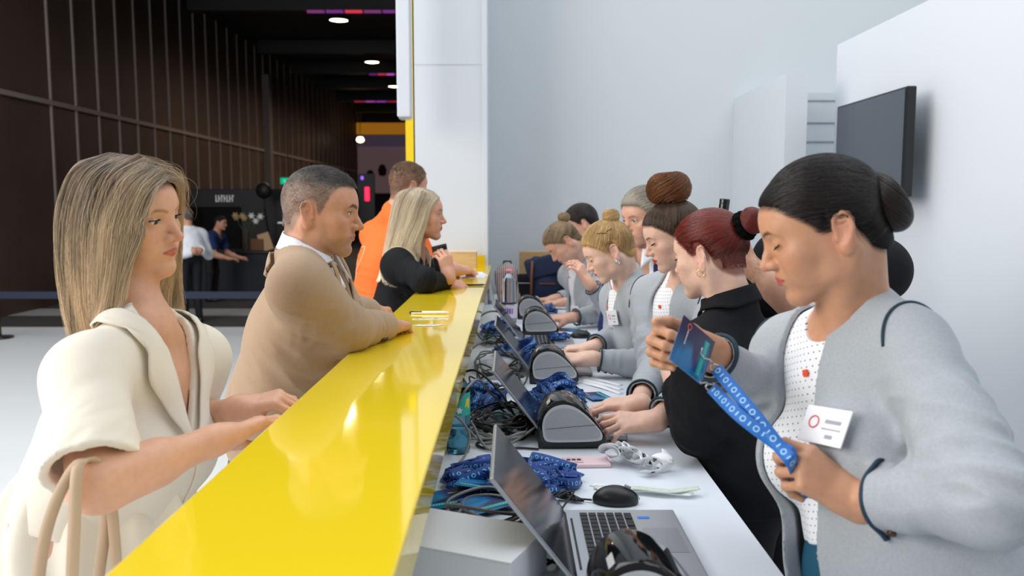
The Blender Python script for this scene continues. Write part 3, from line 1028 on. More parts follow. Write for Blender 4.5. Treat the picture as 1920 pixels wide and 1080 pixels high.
# staff desk behind it
dk = empty('staff_desk', (0.125, 3.32, 0))
tag(dk, 'long white work desk behind the yellow counter', 'desk')
MB().prism([(-0.32, -2.39), (0.32, -2.39), (0.32, 2.39), (-0.258, 2.39), (-0.258, 1.79), (-0.32, 1.79)], 0.89, 0.92, lambda a, b, h: (a, b, h)).obj('desk_top', m_desk, dk)
MB().box((0.17, 0.0, 0.445), (0.02, 4.7, 0.89)).obj('modesty_panel', m_white, dk)
MB().box((-0.05, -2.36, 0.445), (0.5, 0.02, 0.89)).obj('side_panel', m_white, dk)
MB().box((0.0, 2.36, 0.445), (0.4, 0.02, 0.89)).obj('side_panel', m_white, dk)

# dark hall beyond
hw = MB().box((-7.1, 25, 2.95), (0.2, 32, 5.9))
st(hw.obj('wall_left', m_dark))
sm_ = MB()
k = 0
for i in range(37):
    y = 13.0 + i * 0.747
    sm_.box((-6.985, y, 2.95), (0.03, 0.035, 5.9))
st(sm_.obj('trim_6', m_seam))
st(MB().box((-6.98, 25, 3.08), (0.04, 32, 0.07)).obj('trim_7', m_seam))
st(MB().box((-6.9, 24.2, 2.6), (0.2, 0.22, 5.2)).obj('wall_pilaster', M('pilaster', S(120, 112, 110), rough=0.4)))
st(MB().box((-3.0, 27, 5.96), (9.0, 34, 0.15)).obj('ceiling', m_black))
st(MB().box((0.55, 24.5, 3.0), (0.1, 37, 6)).obj('wall_hall_right', m_black))
st(MB().box((-3.0, 41.2, 3.0), (9.0, 0.2, 6)).obj('wall_far', M('far_wall', S(70, 60, 72), rough=0.8)))
for i, y in enumerate((18.0, 22.9, 26.3, 29.6, 33.0, 37.0)):
    st(MB().box((-2.9, y, 5.72), (7.6, 0.25, 0.34)).obj('beam', m_black))
hcol = [S(200, 90, 190), S(150, 60, 170), S(235, 60, 90)]
for i, (y, x0, x1) in enumerate(((17.8, -4.2, -2.25), (26.1, -4.3, -3.0), (32.8, -6.0, -3.9))):
    c = hcol[i]
    t = empty('stage_light_bar', ((x0 + x1) / 2, y, 5.5))  # added glowing strip in place of coloured light falling on the beam
    tag(t, ['purple lit bar under the nearest dark ceiling beam', 'purple lit bar under the second dark ceiling beam', 'red lit bar under the farthest dark ceiling beam'][i], 'light bar', 'coloured light bars under the ceiling')
    MB().box((0, 0, 0.03), (x1 - x0, 0.10, 0.05)).obj('housing', m_black, t)  # dark backing of the added strip, no lamp body
    n = 5
    for j in range(n):
        cc = hcol[(i + j) % 3]
        MB().box(((j - 2) * (x1 - x0) / n, -0.03, 0), ((x1 - x0) / n * 0.9, 0.06, 0.05)).obj('lens', M('bar_glow', (0.02, 0.02, 0.02), emit=cc, estr=0.25 + 0.2 * ((i * 3 + j) % 3)), t)  # emission imitates the coloured light on the beam underside, no real lens
for i, (x, y, z) in enumerate(((-3.66, 18.4, 5.50), (-3.81, 23.65, 5.50), (-3.86, 28.4, 5.50))):
    t = empty('ceiling_light', (x, y, z))
    tag(t, 'round warm ceiling downlight, %s under the black ceiling' % ['the nearest', 'the middle one', 'the farthest'][i], 'ceiling light', 'downlights in the black ceiling')
    MB().tube([(0, 0, 0.0), (0, 0, 0.39)], 0.02, 8).obj('stem', m_black, t)
    MB().lathe([(0.0, 0.02), (0.24, 0.02), (0.25, -0.03), (0.20, -0.05), (0.19, 0.0)], 24).obj('rim', m_black, t, smooth=True)
    MB().lathe([(0.0, -0.045), (0.12, -0.05), (0.20, -0.03)], 24).obj('diffuser', M('lamp_glow', (1, 1, 1), emit=(1, 0.80, 0.50), estr=14), t, smooth=True)
    pl_ = bpy.data.lights.new('downlight', 'SPOT'); pl_.energy = 330; pl_.color = (1, 0.78, 0.58); pl_.spot_size = R(165); pl_.spot_blend = 0.8; pl_.shadow_soft_size = 0.2
    po = bpy.data.objects.new('downlight', pl_); COL.objects.link(po); po.parent = t; po.location = (0, 0, -0.08)
# ------------------------------------------------------------------ shared cloth
m_jkt = M('grey_suiting', S(166, 172, 178), rough=0.8, var=(260, 0.07), weave=(900, 0.25), sheen=0.05)
m_pipe = M('dark_teal_piping', S(22, 52, 70), rough=0.6)
m_teal = M('teal_cloth', S(14, 82, 108), rough=0.7, weave=(600, 0.2))
m_blackcloth = M('black_cloth', S(17, 18, 22), rough=0.8, spec=0.25, weave=(700, 0.3))
m_shoe = M('black_leather', S(20, 20, 22), rough=0.35)
m_lash = M('lash', (0.008, 0.007, 0.007), rough=0.5)
m_card = M('white_card', S(238, 240, 246), rough=0.35)
m_ink = M('grey_ink', S(158, 160, 170), rough=0.6)
m_red = M('red_mark', S(214, 70, 70), rough=0.5)
m_btn = M('brown_button', S(70, 45, 38), rough=0.3)
m_orange = M('orange_tab', S(244, 88, 50), rough=0.5)

def dot_cloth(name, J, sc=0.0105, rad=0.12, base=S(240, 242, 246), dot=S(70, 84, 110)):
    m = M(name, base, rough=0.7, weave=(700, 0.2))
    nt = m.node_tree; N = nt.nodes.new; L = nt.links.new
    b = nt.nodes['Principled BSDF']
    tc = N('ShaderNodeTexCoord')
    mp = N('ShaderNodeMapping'); mp.vector_type = 'POINT'
    # turn the cloth's own coordinates into across / up
    T = J['T']
    dx = N('ShaderNodeVectorMath'); dx.operation = 'DOT_PRODUCT'; dx.inputs[1].default_value = tuple(T[:, 0] / sc)
    dz = N('ShaderNodeVectorMath'); dz.operation = 'DOT_PRODUCT'; dz.inputs[1].default_value = tuple(T[:, 2] / sc)
    L(tc.outputs['Object'], dx.inputs[0]); L(tc.outputs['Object'], dz.inputs[0])
    def mth(op, a, bb=None):
        n = N('ShaderNodeMath'); n.operation = op
        for i, q in enumerate((a, bb)):
            if q is None: continue
            if isinstance(q, (int, float)): n.inputs[i].default_value = q
            else: L(q, n.inputs[i])
        return n.outputs[0]
    row = mth('FLOOR', dz.outputs['Value'])
    sh = mth('MULTIPLY', mth('MODULO', mth('ABSOLUTE', row), 2.0), 0.5)
    u = mth('SUBTRACT', mth('FRACT', mth('ADD', dx.outputs['Value'], sh)), 0.5)
    v = mth('SUBTRACT', mth('FRACT', dz.outputs['Value']), 0.5)
    r2 = mth('ADD', mth('MULTIPLY', u, u), mth('MULTIPLY', v, v))
    msk = mth('LESS_THAN', r2, rad * rad)
    mx = N('ShaderNodeMix'); mx.data_type = 'RGBA'
    mx.inputs['A'].default_value = (*base, 1); mx.inputs['B'].default_value = (*dot, 1)
    L(msk, mx.inputs['Factor']); L(mx.outputs['Result'], b.inputs['Base Color'])
    return m

def badge(parent, O, J, prims, xy, sz=(0.086, 0.056), off=0.008, roll=0.0, lines=(0.030, 0.036, 0.014)):
    """White name badge pinned on the chest. xy: across / up in the torso's frame."""
    c0 = J['sm'] + J['T'] @ np.array([xy[0], 0.25, xy[1]])
    P = proj(prims, c0[None], off, 14); n = normal_at(prims, P)[0]; P = P[0]
    up = J['T'][:, 2]; up = unit(up - n * (up @ n)); r = np.cross(n, up) * -1
    r, up = r * math.cos(roll) + up * math.sin(roll), up * math.cos(roll) - r * math.sin(roll)
    Rm = Matrix(np.stack([-r, up, n], 1).tolist())
    if np.linalg.det(np.array(Rm)) < 0: Rm = Matrix(np.stack([r, up, n], 1).tolist())
    b = MB().box((0, 0, 0), (sz[0], sz[1], 0.003), bev=0.0008).obj('name_badge', m_card, parent)
    b.matrix_local = Matrix.Translation(P - O) @ Rm.to_4x4()
    tx = MB()
    for i, w in enumerate(lines):
        tx.box((sz[0] * 0.18, sz[1] * (0.12 - 0.20 * i), 0.0018), (w, sz[1] * (0.10 if i != 1 else 0.035), 0.0006))
    tx.obj('printed_name', m_ink, b)
    ring(np.array([-sz[0] * 0.24, sz[1] * 0.06, 0.0018]), (0, 0, 1), sz[1] * 0.16, 0.0011, m_red, b, np.zeros(3), 'printed_ring', 24)
    return b

def staff_outfit(body, O, J, h, opening, hem, cuffs=(0.86, 0.86), dots=True, badge_xy=None, badge_roll=0.0, folds=(), neckr=(0.064, 0.078), skirt=True, pipe=True, amp=0.004, btn=True, jacket=None, loose=0.015, notch=False, bh=None, bhem=None, nup=-0.016):
    """Collarless grey jacket worn open over a dotted blouse; piping on armholes, cuffs and edges."""
    T = J['T']; up = T[:, 2]
    jm = jacket or m_jkt
    bp = torso(J, 0.004) + [rc(J['nb'] + T @ np.array([0, 0.012, 0.0]), J['sm'] + T @ np.array([0, 0.050, -0.05]), 0.054, 0.044, 0.03)]
    nkc = J['nb'] + T @ np.array([0, 0.050, 0.058 + nup])
    ncut = el(nkc, (neckr[0], neckr[1], 0.070), T)
    ncut2 = rc(nkc + T @ np.array([0, 0.03, -0.060]), nkc + T @ np.array([0, 0.10, -0.105]), 0.010, 0.004)
    bm_ = dot_cloth('dotted_blouse', J) if dots else m_card
    hemc = J['pv'] + up * hem
    def bcut(P): return (P - (hemc if bhem is None else J['pv'] + up * bhem)) @ up
    bl = cloth('blouse', bp, bh or h * 1.3, bm_, body, O, cuts=[ncut.ev, bcut] + ([ncut2.ev] if notch else []), amp=0.003, fold=[(J['sm'] + T @ np.array([0, 0.1, -0.25]), 0.16, T[:, 0], 40, 8, 0.004)])
    tp = proj(bp, (nkc + T @ np.array([0.004, 0.16, -0.078]))[None], 0.003, 12)
    tb = MB().box((0, 0, 0), (0.010, 0.004, 0.011), bev=0.001).obj('orange_tab', m_orange, bl); tb.matrix_local = Matrix.Translation(Vector(tp[0] - O)) @ Matrix(T.tolist()).to_4x4()
    # jacket
    jp = torso(J, loose, 0.06)
    hz = (J['pv'] - J['sm']) @ up
    jp += [el(J['pv'] - up * 0.02, np.array([0.172 + loose + J['fat'], 0.125 + loose + J['fat'], 0.20]), T, 0.08)]
    sl_ = []
    for i, q in enumerate(('R', 'L')):
        sl_ += arm(J, q, 0.0125, 0.03, 0.95, cuffs[i])
    inner = torso(J, 0.0065) + [el(J['pv'] - up * 0.02, (0.160, 0.115, 0.30), T, 0.06)]
    hol = []
    for i, q in enumerate(('R', 'L')):
        e_, w_ = J['el' + q], J['wr' + q]
        hol.append(rc(e_ + (w_ - e_) * (cuffs[i] - 0.22), e_ + (w_ - e_) * 1.3, 0.032, 0.034))
    def cut_cuff(i, q):
        e_, w_ = J['el' + q], J['wr' + q]; ax = unit(w_ - e_); c = e_ + (w_ - e_) * cuffs[i]
        seg = rc(c + ax * 0.001, c + ax * 0.2, 0.07, 0.07)
        return lambda P: np.maximum(seg.ev(P), -((P - c) @ ax))
    nkj = el(J['nb'] + T @ np.array([0, 0.050, 0.062]), (neckr[0] + 0.010, neckr[1] + 0.014, 0.084), T)
    oz, ow = opening          # heights (torso frame) and left/right limits of the front opening
    ol = np.array([w[0] for w in ow]); orr = np.array([w[1] for w in ow])
    oz_, ol, orr = np.array(oz)[::-1], ol[::-1], orr[::-1]
    def open_cut(P):
        q = local(J, P)
        l = np.interp(q[:, 2], oz_, ol); r = np.interp(q[:, 2], oz_, orr)
        d = np.maximum(l - q[:, 0], q[:, 0] - r)
        return np.maximum(d, 0.0 - q[:, 1])
    cc = [cut_cuff(0, 'R'), cut_cuff(1, 'L')]
    cuts = [nkj.ev, open_cut, lambda P: (P - hemc) @ up]
    fl = list(folds)
    for q in ('R', 'L'):
        s_, e_, w_ = J['sh' + q], J['el' + q], J['wr' + q]
        fl += [(e_, 0.085, unit(w_ - s_), 55, 14, 0.012), (s_ * 0.4 + e_ * 0.6, 0.10, unit(e_ - s_ + 0.4 * T[:, 1]), 38, 10, 0.011), (e_ * 0.5 + w_ * 0.5, 0.08, unit(w_ - e_), 40, 12, 0.008),
               (s_ - up * 0.10 + T[:, 1] * 0.02, 0.09, unit(up + T[:, 1] * 0.4), 36, 12, 0.010)]
    sfold = [(np.asarray(c, float), rr, unit(ax), fa, fc, am) for c, rr, ax, fa, fc, am in fl]
    def sleeves(P, d):
        e = np.full(len(P), 1.0)
        for i in (0, 1):
            ei = field(sl_[2 * i:2 * i + 2], P); m = ei < 0.05
            if m.any():
                Q = P[m]; em = ei[m]
                for c, rr, ax, fa, fc, am in sfold:
                    q = Q - c; w = np.exp(-(np.einsum('ij,ij->i', q, q)) / (rr * rr))
                    if w.max() < 0.02: continue
                    t = q @ ax; rest = q - t[:, None] * ax
                    em = em - am * w * (1 - 1.6 * np.abs(noise3(rest * fc + ax[None] * (t * fa)[:, None] + c * 31)))
                em = np.maximum(np.maximum(em, -hol[i].ev(Q)), -cc[i](Q))
                ei = ei.copy(); ei[m] = em
            e = np.minimum(e, ei)
        k = 0.028; hh = np.maximum(k - np.abs(d - e), 0) / k
        return np.minimum(d, e) - hh * hh * k * 0.25
    jk = cloth('jacket', jp + sl_, h, jm, body, O, cuts=cuts, amp=amp, hollow=inner, hfront=J, fold=[], shape=sleeves, core=jp)
    core = jp; jp = jp + sl_
    if pipe:
        for i, q in enumerate(('R', 'L')):
            e_, w_ = J['el' + q], J['wr' + q]; ax = unit(w_ - e_); c = e_ + (w_ - e_) * cuffs[i]
            u = unit(np.cross(ax, [0.2, 0.4, 1])); v = np.cross(ax, u)
            pts = [c - ax * 0.004 + 0.05 * (math.cos(a) * u + math.sin(a) * v) for a in np.linspace(0, 2 * PI, 40, endpoint=False)]
            P = proj(jp, np.array(pts), 0.0035, 10)
            P += ax * (-((P - c) @ ax) - 0.004)[:, None]
            MB().tube([p - O for p in P], 0.0036, 6, closed=True).obj('cuff_piping', m_pipe, jk, smooth=True)
            # armhole seam: from the front of the shoulder over the top to the back
            s_ = J['sh' + q]; sg = 1 if q == 'R' else -1
            pts = [s_ + T @ np.array([sg * (0.020 - 0.012 * math.cos(a)), 0.07 * math.sin(a), 0.075 * math.cos(a) - 0.02]) for a in np.linspace(-1.15, 1.25, 22)]
            P = proj(jp, np.array(pts), 0.0010, 10)
            MB().tube([p - O for p in P], 0.0022, 6).obj('armhole_piping', m_pipe, jk, smooth=True)
            if btn:
                for t in (0.018, 0.04):
                    for b0 in (c - ax * t,):
                        dn = unit(-up + 0.25 * T[:, 1]) if True else 0
                        P = proj(jp, (b0 + dn * 0.05)[None], 0.002, 10)
                        button(jk, P[0], normal_at(jp, P)[0], 0.0065, m_btn, O)
    if skirt: legs_mesh(J, body, O, m_teal, m_shoe)
    if badge_xy is not None: badge(body, O, J, core, badge_xy, roll=badge_roll)
    return jk, jp, bl

def far(p, k):
    """The same sight line, k times as far from the camera."""
    c = np.array([0, 0, CAMH]); return c + (np.asarray(p, float) - c) * k

def scrunchie(head, c, ax, r0, r1, mat, parent, off, name='scrunchie'):
    ax = unit(ax); u = unit(np.cross(ax, [0.3, 0.2, 1])); v = np.cross(ax, u)
    mb = MB(); pts = []; rr = []
    for i in range(48):
        a = 2 * PI * i / 48
        pts.append(head.w(*(np.asarray(c, float) + r0 * (math.cos(a) * u + math.sin(a) * v) + ax * 1.5 * math.sin(a * 9))) - off)
        rr.append(r1 * head.s * (1 + 0.18 * math.sin(a * 13)))
    return mb.tube(pts, np.array(rr), 10, closed=True).obj(name, mat, parent, smooth=True)


def top(name, body, O, J, h, mat, loose=0.016, sleeves=((1, 0.85), (1, 0.85)), sr=0.0155, hem=-0.06, neckr=(0.074, 0.10), ndz=0.0, amp=0.003, folds=(), opening=None, k=0.055, shorts=None, inner=None, extra_p=(), autofold=True, fa=0.010):
    """A closed garment. sleeves: (R, L) as ('forearm' flag, fraction of it where the sleeve ends)."""
    T = J['T']; up = T[:, 2]
    core = torso(J, loose, k) + list(extra_p)
    if hem < -0.02: core.append(el(J['pv'] - up * 0.03, np.array([0.170 + loose + J['fat'], 0.122 + loose + J['fat'], 0.20]), T, 0.08))
    sl_, cc, hol, fl = [], [], [], list(folds)
    for i, q in enumerate(('R', 'L')):
        s_, e_, w_ = J['sh' + q], J['el' + q], J['wr' + q]
        fore, fr = sleeves[i]
        if fore:
            sl_ += arm(J, q, sr, 0.03, 0.95, fr)
            ax = unit(w_ - e_); c = e_ + (w_ - e_) * fr
            hol.append(rc(e_ + (w_ - e_) * (fr - 0.22), e_ + (w_ - e_) * 1.3, 0.033, 0.036))
        else:
            r0, r1 = shorts if shorts else (0.060, 0.062)
            ax = unit(e_ - s_); c = s_ + (e_ - s_) * fr
            sl_ += [rc(s_, s_ + (e_ - s_) * min(fr + 0.1, 1), r0, r1, 0.03)]
            hol.append(rc(s_ + (e_ - s_) * (fr - 0.12), e_ + (e_ - s_) * 0.3, r1 - 0.016, r1 - 0.008))
        seg = rc(c + ax * 0.001, c + ax * 0.22, 0.10, 0.10)
        cc.append(lambda P, seg=seg, c=c, ax=ax: np.maximum(seg.ev(P), -((P - c) @ ax)))
        if autofold:
            fl += [(e_, 0.085, unit(w_ - s_), 55, 14, fa), (s_ * 0.4 + e_ * 0.6, 0.09, unit(e_ - s_ + 0.4 * T[:, 1]), 38, 10, fa * 0.6),
                   (e_ * 0.5 + w_ * 0.5, 0.07, unit(w_ - e_), 40, 12, fa * 0.5), (s_ - up * 0.10, 0.08, unit(up + T[:, 1] * 0.4), 36, 12, fa * 0.6)]
    hemc = J['pv'] + up * hem
    nkc = J['nb'] + T @ np.array([0, 0.05, 0.052 + ndz])
    ncut = el(nkc, (neckr[0], neckr[1], 0.080), T)
    fl = [(np.asarray(c, float), rr, unit(ax), fa_, fc, am) for c, rr, ax, fa_, fc, am in fl]
    def shape(P, d):
        e = np.full(len(P), 1.0); nn = len(sl_) // 2
        for i in (0, 1):
            ei = field(sl_[nn * i:nn * i + nn] if sleeves[0][0] == sleeves[1][0] else sl_, P); m = ei < 0.05
            if m.any():
                Q = P[m]; em = np.maximum(np.maximum(ei[m], -hol[i].ev(Q)), -cc[i](Q))
                ei = ei.copy(); ei[m] = em
            e = np.minimum(e, ei)
        kk = 0.050; hh = np.maximum(kk - np.abs(d - e), 0) / kk
        d = np.minimum(d, e) - hh * hh * kk * 0.25
        for c, rr, ax, fa_, fc, am in fl:
            q = P - c; w = np.exp(-(np.einsum('ij,ij->i', q, q)) / (rr * rr))
            t = q @ ax; rest = q - t[:, None] * ax
            d = d - am * w * (1 - 1.6 * np.abs(noise3(rest * fc + ax[None] * (t * fa_)[:, None] + c * 31)))
        return d
    cuts = [ncut.ev, lambda P: (P - hemc) @ up]
    if opening is not None:
        oz, ow = opening
        oz_ = np.array(oz)[::-1]; ol = np.array([w[0] for w in ow])[::-1]; orr = np.array([w[1] for w in ow])[::-1]
        def oc(P):
            q = local(J, P)
            l = np.interp(q[:, 2], oz_, ol); r = np.interp(q[:, 2], oz_, orr)
            return np.maximum(np.maximum(l - q[:, 0], q[:, 0] - r), -q[:, 1])
        cuts.append(oc)
    hol_in = None
    if opening is not None or inner: hol_in = torso(J, max(loose - 0.016, -0.002)) + [el(J['pv'] - up * 0.02, (0.160, 0.115, 0.30), T, 0.06)]
    o = cloth(name, core + sl_, h, mat, body, O, cuts=cuts, amp=amp, hollow=hol_in, hfront=J, shape=shape, core=core)
    return o, core, core + sl_

def short_hair(head, n, length, flow, lift=0.5, line=None, region=None, k=6, jit=0.25, curl=0.0, off=0.5):
    """Cropped strands: length(q) in mm and flow(q) as a direction in head coordinates."""
    q = scalp_roots(head, n, line, region)
    P0 = project(head, head.o + (q * head.s) @ head.R.T, np.full(len(q), off * head.s), nape(head))
    c = head.w(0, -4, 42)
    nr = P0 - c; nr /= np.linalg.norm(nr, axis=1)[:, None]
    f = flow(q) + RNG.normal(size=q.shape) * jit
    f = f @ head.R.T; f -= nr * np.einsum('ij,ij->i', f, nr)[:, None]; f /= np.linalg.norm(f, axis=1)[:, None] + 1e-9
    L = (length(q) * RNG.uniform(0.7, 1.15, len(q)) * head.s)[:, None, None]
    t = np.linspace(0, 1, k)[None, :, None]
    P = P0[:, None] + L * (t * f[:, None] * (1 - lift) + (t * lift - curl * t * t) * nr[:, None])
    sh = 0.45 + 0.35 * noise3(q * 0.06)[:, None] + RNG.normal(size=(len(q), 1)) * 0.15
    return P, sh * np.ones((1, k))

def long_hair(head, guides, n, locks=170, k=20, wave=5.0, spread=7.0, seed=3, shade=None, thin=0.12, lr=(0.72, 1.0)):
    """guides: curves (head coordinates, equal counts) in order round the head; strands gather in locks between them."""
    rg = np.random.default_rng(seed)
    G = np.array([spline(g, k) for g in guides]); m = len(G)
    lu = rg.uniform(0, m - 1, locks); lo_ = rg.uniform(-1, 1, locks); lp = rg.uniform(0, 6.28, (locks, 2)); ls = rg.normal(size=locks); ll = rg.uniform(*lr, locks)
    li = rg.integers(0, locks, n)
    u = np.clip(lu[li] + rg.normal(size=n) * 0.055 * (m - 1) / 4, 0, m - 1.001); i = u.astype(int); w = (u - i)[:, None, None]
    t = np.linspace(0, 1, k)
    P = G[i] * (1 - w) + G[i + 1] * w
    # shorten
    L = np.clip(ll[li] + rg.normal(size=n) * 0.05, 0.4, 1.0)
    tt = t[None] * L[:, None] * (k - 1); j = np.minimum(tt.astype(int), k - 2); fr = (tt - j)[..., None]
    P = np.take_along_axis(P, j[..., None].repeat(3, 2), 1) * (1 - fr) + np.take_along_axis(P, (j + 1)[..., None].repeat(3, 2), 1) * fr
    c = np.array([0, -4, 30.0])
    rad = P - c; rad[..., 2] *= 0.25; rad /= np.linalg.norm(rad, axis=2)[..., None] + 1e-9
    depth = (lo_[li] * 3.5 + rg.normal(size=n) * 1.6)[:, None] * np.minimum(t * 3 + 0.25, 1)[None]
    P = P + rad * depth[..., None]
    wv = wave * t[None] ** 1.5
    P[..., 0] += wv * np.sin(5.5 * t[None] + lp[li, 0][:, None]); P[..., 1] += wv * np.sin(5.0 * t[None] + lp[li, 1][:, None])
    P += (rg.normal(size=(n, 1, 3)) * spread * 0.35) * (np.minimum(t * 2, 1) * (1 - 0.5 * t))[None, :, None]
    W_ = head.o + (P.reshape(-1, 3) * head.s) @ head.R.T
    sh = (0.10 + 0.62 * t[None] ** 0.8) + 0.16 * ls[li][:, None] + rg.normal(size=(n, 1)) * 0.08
    return W_.reshape(n, k, 3), sh
# ------------------------------------------------------------------ the hostess nearest the camera
def hostess_near():
    f = (-0.88, 0.20, -0.36)
    o = by_nose(1424, 503, 1.33, f, sc=0.96)
    hd = Head(o, f, sc=0.96, lid=-26, opn=0.0, jaw=0.94, lips=1.0, gaze=-.4)
    J = make_joints(nb=at(1610, 604, 1.33), shR=at(1476, 655, 1.47), shL=at(1706, 652, 1.22), pv=(0.60, 1.22, 0.97),
                    elR=(0.51, 1.50, 1.15), elL=(0.585, 0.985, 1.165), wrR=at(1326, 660, 1.335), wrL=at(1602, 936, 1.15), bust=0.95, m=0.90)
    skin = S(196, 146, 116)
    hands = {
        'R': dict(d=(-0.95, -0.05, 0.20), n=(-0.15, 0.95, 0.1), curls=((70, 60, 25), (68, 62, 25), (66, 62, 25), (62, 62, 25)), thumb=(30, 20, 15), spread=2),
        'L': dict(d=(-0.80, 0.15, 0.50), n=(0.25, -0.85, 0.45), curls=((38, 62, 30), (58, 70, 35), (66, 72, 35), (70, 72, 35)), thumb=(22, 20, 15), spread=2, thumb_in=0.5)}
    mat = skin_mat('skin_warm_tan')
    cts = hd.coats(skin, S(186, 96, 92), S(42, 28, 24))
    body, O, tips = person('woman with a dark low bun holding up a badge, nearest on the staff side', J, hd, skin, cts, hands, mat, h=0.0024, tint=S(40, 32, 30))
    lashes(hd, body, O, m_lash, 5)
    hm = hair_mat('black_brown_hair', S(14, 13, 16), S(62, 48, 42), rough=0.30)
    anc = (0, -92, 28)
    hr = cap(hd, body, O, hm, thick=6, shade=0.1)
    P, sh = slick(hd, anc, 15000, lift=(6, 9))
    strands_obj('hair_strands', P, 0.00022, hm, hr, O, sh * 0.5)
    c = (0, -100, 22); ax = (0.0, -1, 0.2)
    bn = hair_mesh('bun', bun_core(hd, c, ax, 24, 27, 0.9), 0.003, hm, hr, O, 0.4)
    P, sh = bun_strands(hd, c, ax, 24, 27, 6000, squash=0.9)
    strands_obj('bun_strands', P, 0.00022, hm, hr, O, sh * 0.8 + 0.1)
    staff_outfit(body, O, J, 0.0034, ([0.06, -0.06, -0.28, -0.52], [(-0.05, 0.055), (-0.030, 0.08), (-0.022, 0.10), (-0.035, 0.11)]), hem=-0.06, bhem=0.05, neckr=(0.062, 0.076), nup=-0.020, cuffs=(0.93, 0.80), badge_xy=(-0.096, -0.068), badge_roll=-0.24, bh=0.003)
    return J, hd, O, body, tips
JN = hostess_near()
# ------------------------------------------------------------------ the other staff
TYPE_L = dict(curls=((28, 32, 18), (30, 36, 20), (32, 38, 20), (34, 40, 20)), thumb=(35, 15, 15), thumb_in=0.5)
def hostess_red():
    f = (-0.70, 0.68, -0.22)
    hd = Head(by_nose(1266, 508, 2.16, f, sc=0.95), f, sc=0.95, lid=-20, opn=0.0, lips=0.85)
    J = make_joints(nb=at(1380, 584, 2.06), shR=(0.655, 2.17, 1.15), shL=at(1312, 660, 1.95), pv=(0.63, 2.03, 0.90),
                    elR=(0.66, 2.26, 0.98), elL=at(1308, 806, 1.92), wrR=(0.53, 2.22, 0.99), wrL=at(1262, 700, 2.05), bust=0.9)
    skin = S(228, 188, 168)
    hands = {'L': dict(d=(-0.15, 0.55, 0.8), n=(-0.8, -0.5, 0.2), **TYPE_L), 'R': dict(d=(0.1, 0.3, -0.95), n=(-0.2, 0.95, 0.2), **TYPE_L)}
    body, O, tips = person('woman with dark red hair tied in a black scrunchie wearing a black jacket', J, hd, skin,
        hd.coats(skin, S(212, 92, 100), S(150, 96, 80), blush=S(226, 150, 140)), hands, skin_mat('skin_fair_rosy'), h=0.0026, tint=S(120, 60, 52))
    lashes(hd, body, O, m_lash, 4)
    hm = hair_mat('dark_red_hair', S(44, 14, 14), S(150, 52, 38), rough=0.28)
    def line(y, x):   # shaved undercut below the bun
        z = hairline(y)
        return np.where(y < -20, np.maximum(z, -2 + (-y - 20) * 0.10), z)
    hr = cap(hd, body, O, hm, thick=7, shade=0.2, line=line)
    P, sh = slick(hd, (0, -96, 66), 15000, lift=(7, 10), line=line)
    strands_obj('hair_strands', P, 0.00026, hm, hr, O, sh)
    # cropped hair of the undercut
    P, sh = short_hair(hd, 2600, lambda q: np.full(len(q), 5.0), lambda q: np.array([0, -0.3, -1.0]), lift=0.15, region=lambda q: (q[:, 1] < -40) & (q[:, 2] < 14))
    strands_obj('nape_hair', P, 0.00026, hm, hr, O, sh * 0.8 + 0.1)
    c = (-6, -136, 78); ax = (0.05, -1, 0.35)
    hair_mesh('bun', bun_core(hd, c, ax, 12, 22, 1.1), 0.003, hm, hr, O, 0.3)
    P, sh = bun_strands(hd, c, ax, 12, 22, 4500, squash=1.1)
    strands_obj('bun_strands', P, 0.00026, hm, hr, O, sh)
    scrunchie(hd, (0, -108, 70), (0, -1, 0.30), 25, 14, M('black_velvet', S(8, 8, 10), rough=0.95, spec=0.1), body, O)
    scrunchie(hd, (-4, -130, 78), (0.3, -1, 0.6), 29, 2.6, M('pink_tie', S(206, 160, 190), rough=0.5), body, O, 'hair_tie')
    ring(hd.w(-76, -6, -30), hd.R[:, 0] + 0.3 * hd.R[:, 1], 0.0095, 0.0009, M('gold', S(230, 190, 120), rough=0.2, metal=1), body, O, 'earring')
    jk, core, jp = top('jacket', body, O, J, 0.0036, m_blackcloth, loose=0.013, sleeves=((1, 0.88), (1, 0.80)), sr=0.016, hem=-0.10, neckr=(0.072, 0.09), amp=0.005, fa=0.010)
    # collar
    T = J['T']
    nk = J['nb'] + T @ np.array([0, 0.012, 0.0])
    an = np.linspace(-2.5, 2.5, 15)
    A = [nk + T @ np.array([0.064 * math.sin(a), -0.066 * math.cos(a), 0.052 + 0.010 * math.cos(a)]) for a in an]
    B = proj(core, [nk + T @ np.array([0.092 * math.sin(a), -0.092 * math.cos(a), 0.012 + 0.010 * math.cos(a)]) for a in an], 0.006)
    patch('collar', A, B, 50, 7, None, np.zeros(7), m_blackcloth, jk, O, 0.005)
    cloth('shirt', torso(J, 0.001), 0.006, M('blue_shirt', S(36, 84, 170), rough=0.7), body, O, cuts=[el(J['nb'] + T @ np.array([0, 0.05, 0.07]), (0.062, 0.08, 0.075), T).ev, lambda P: (P - J['pv']) @ T[:, 2]])
    legs_mesh(J, body, O, m_blackcloth, m_shoe)
hostess_red()

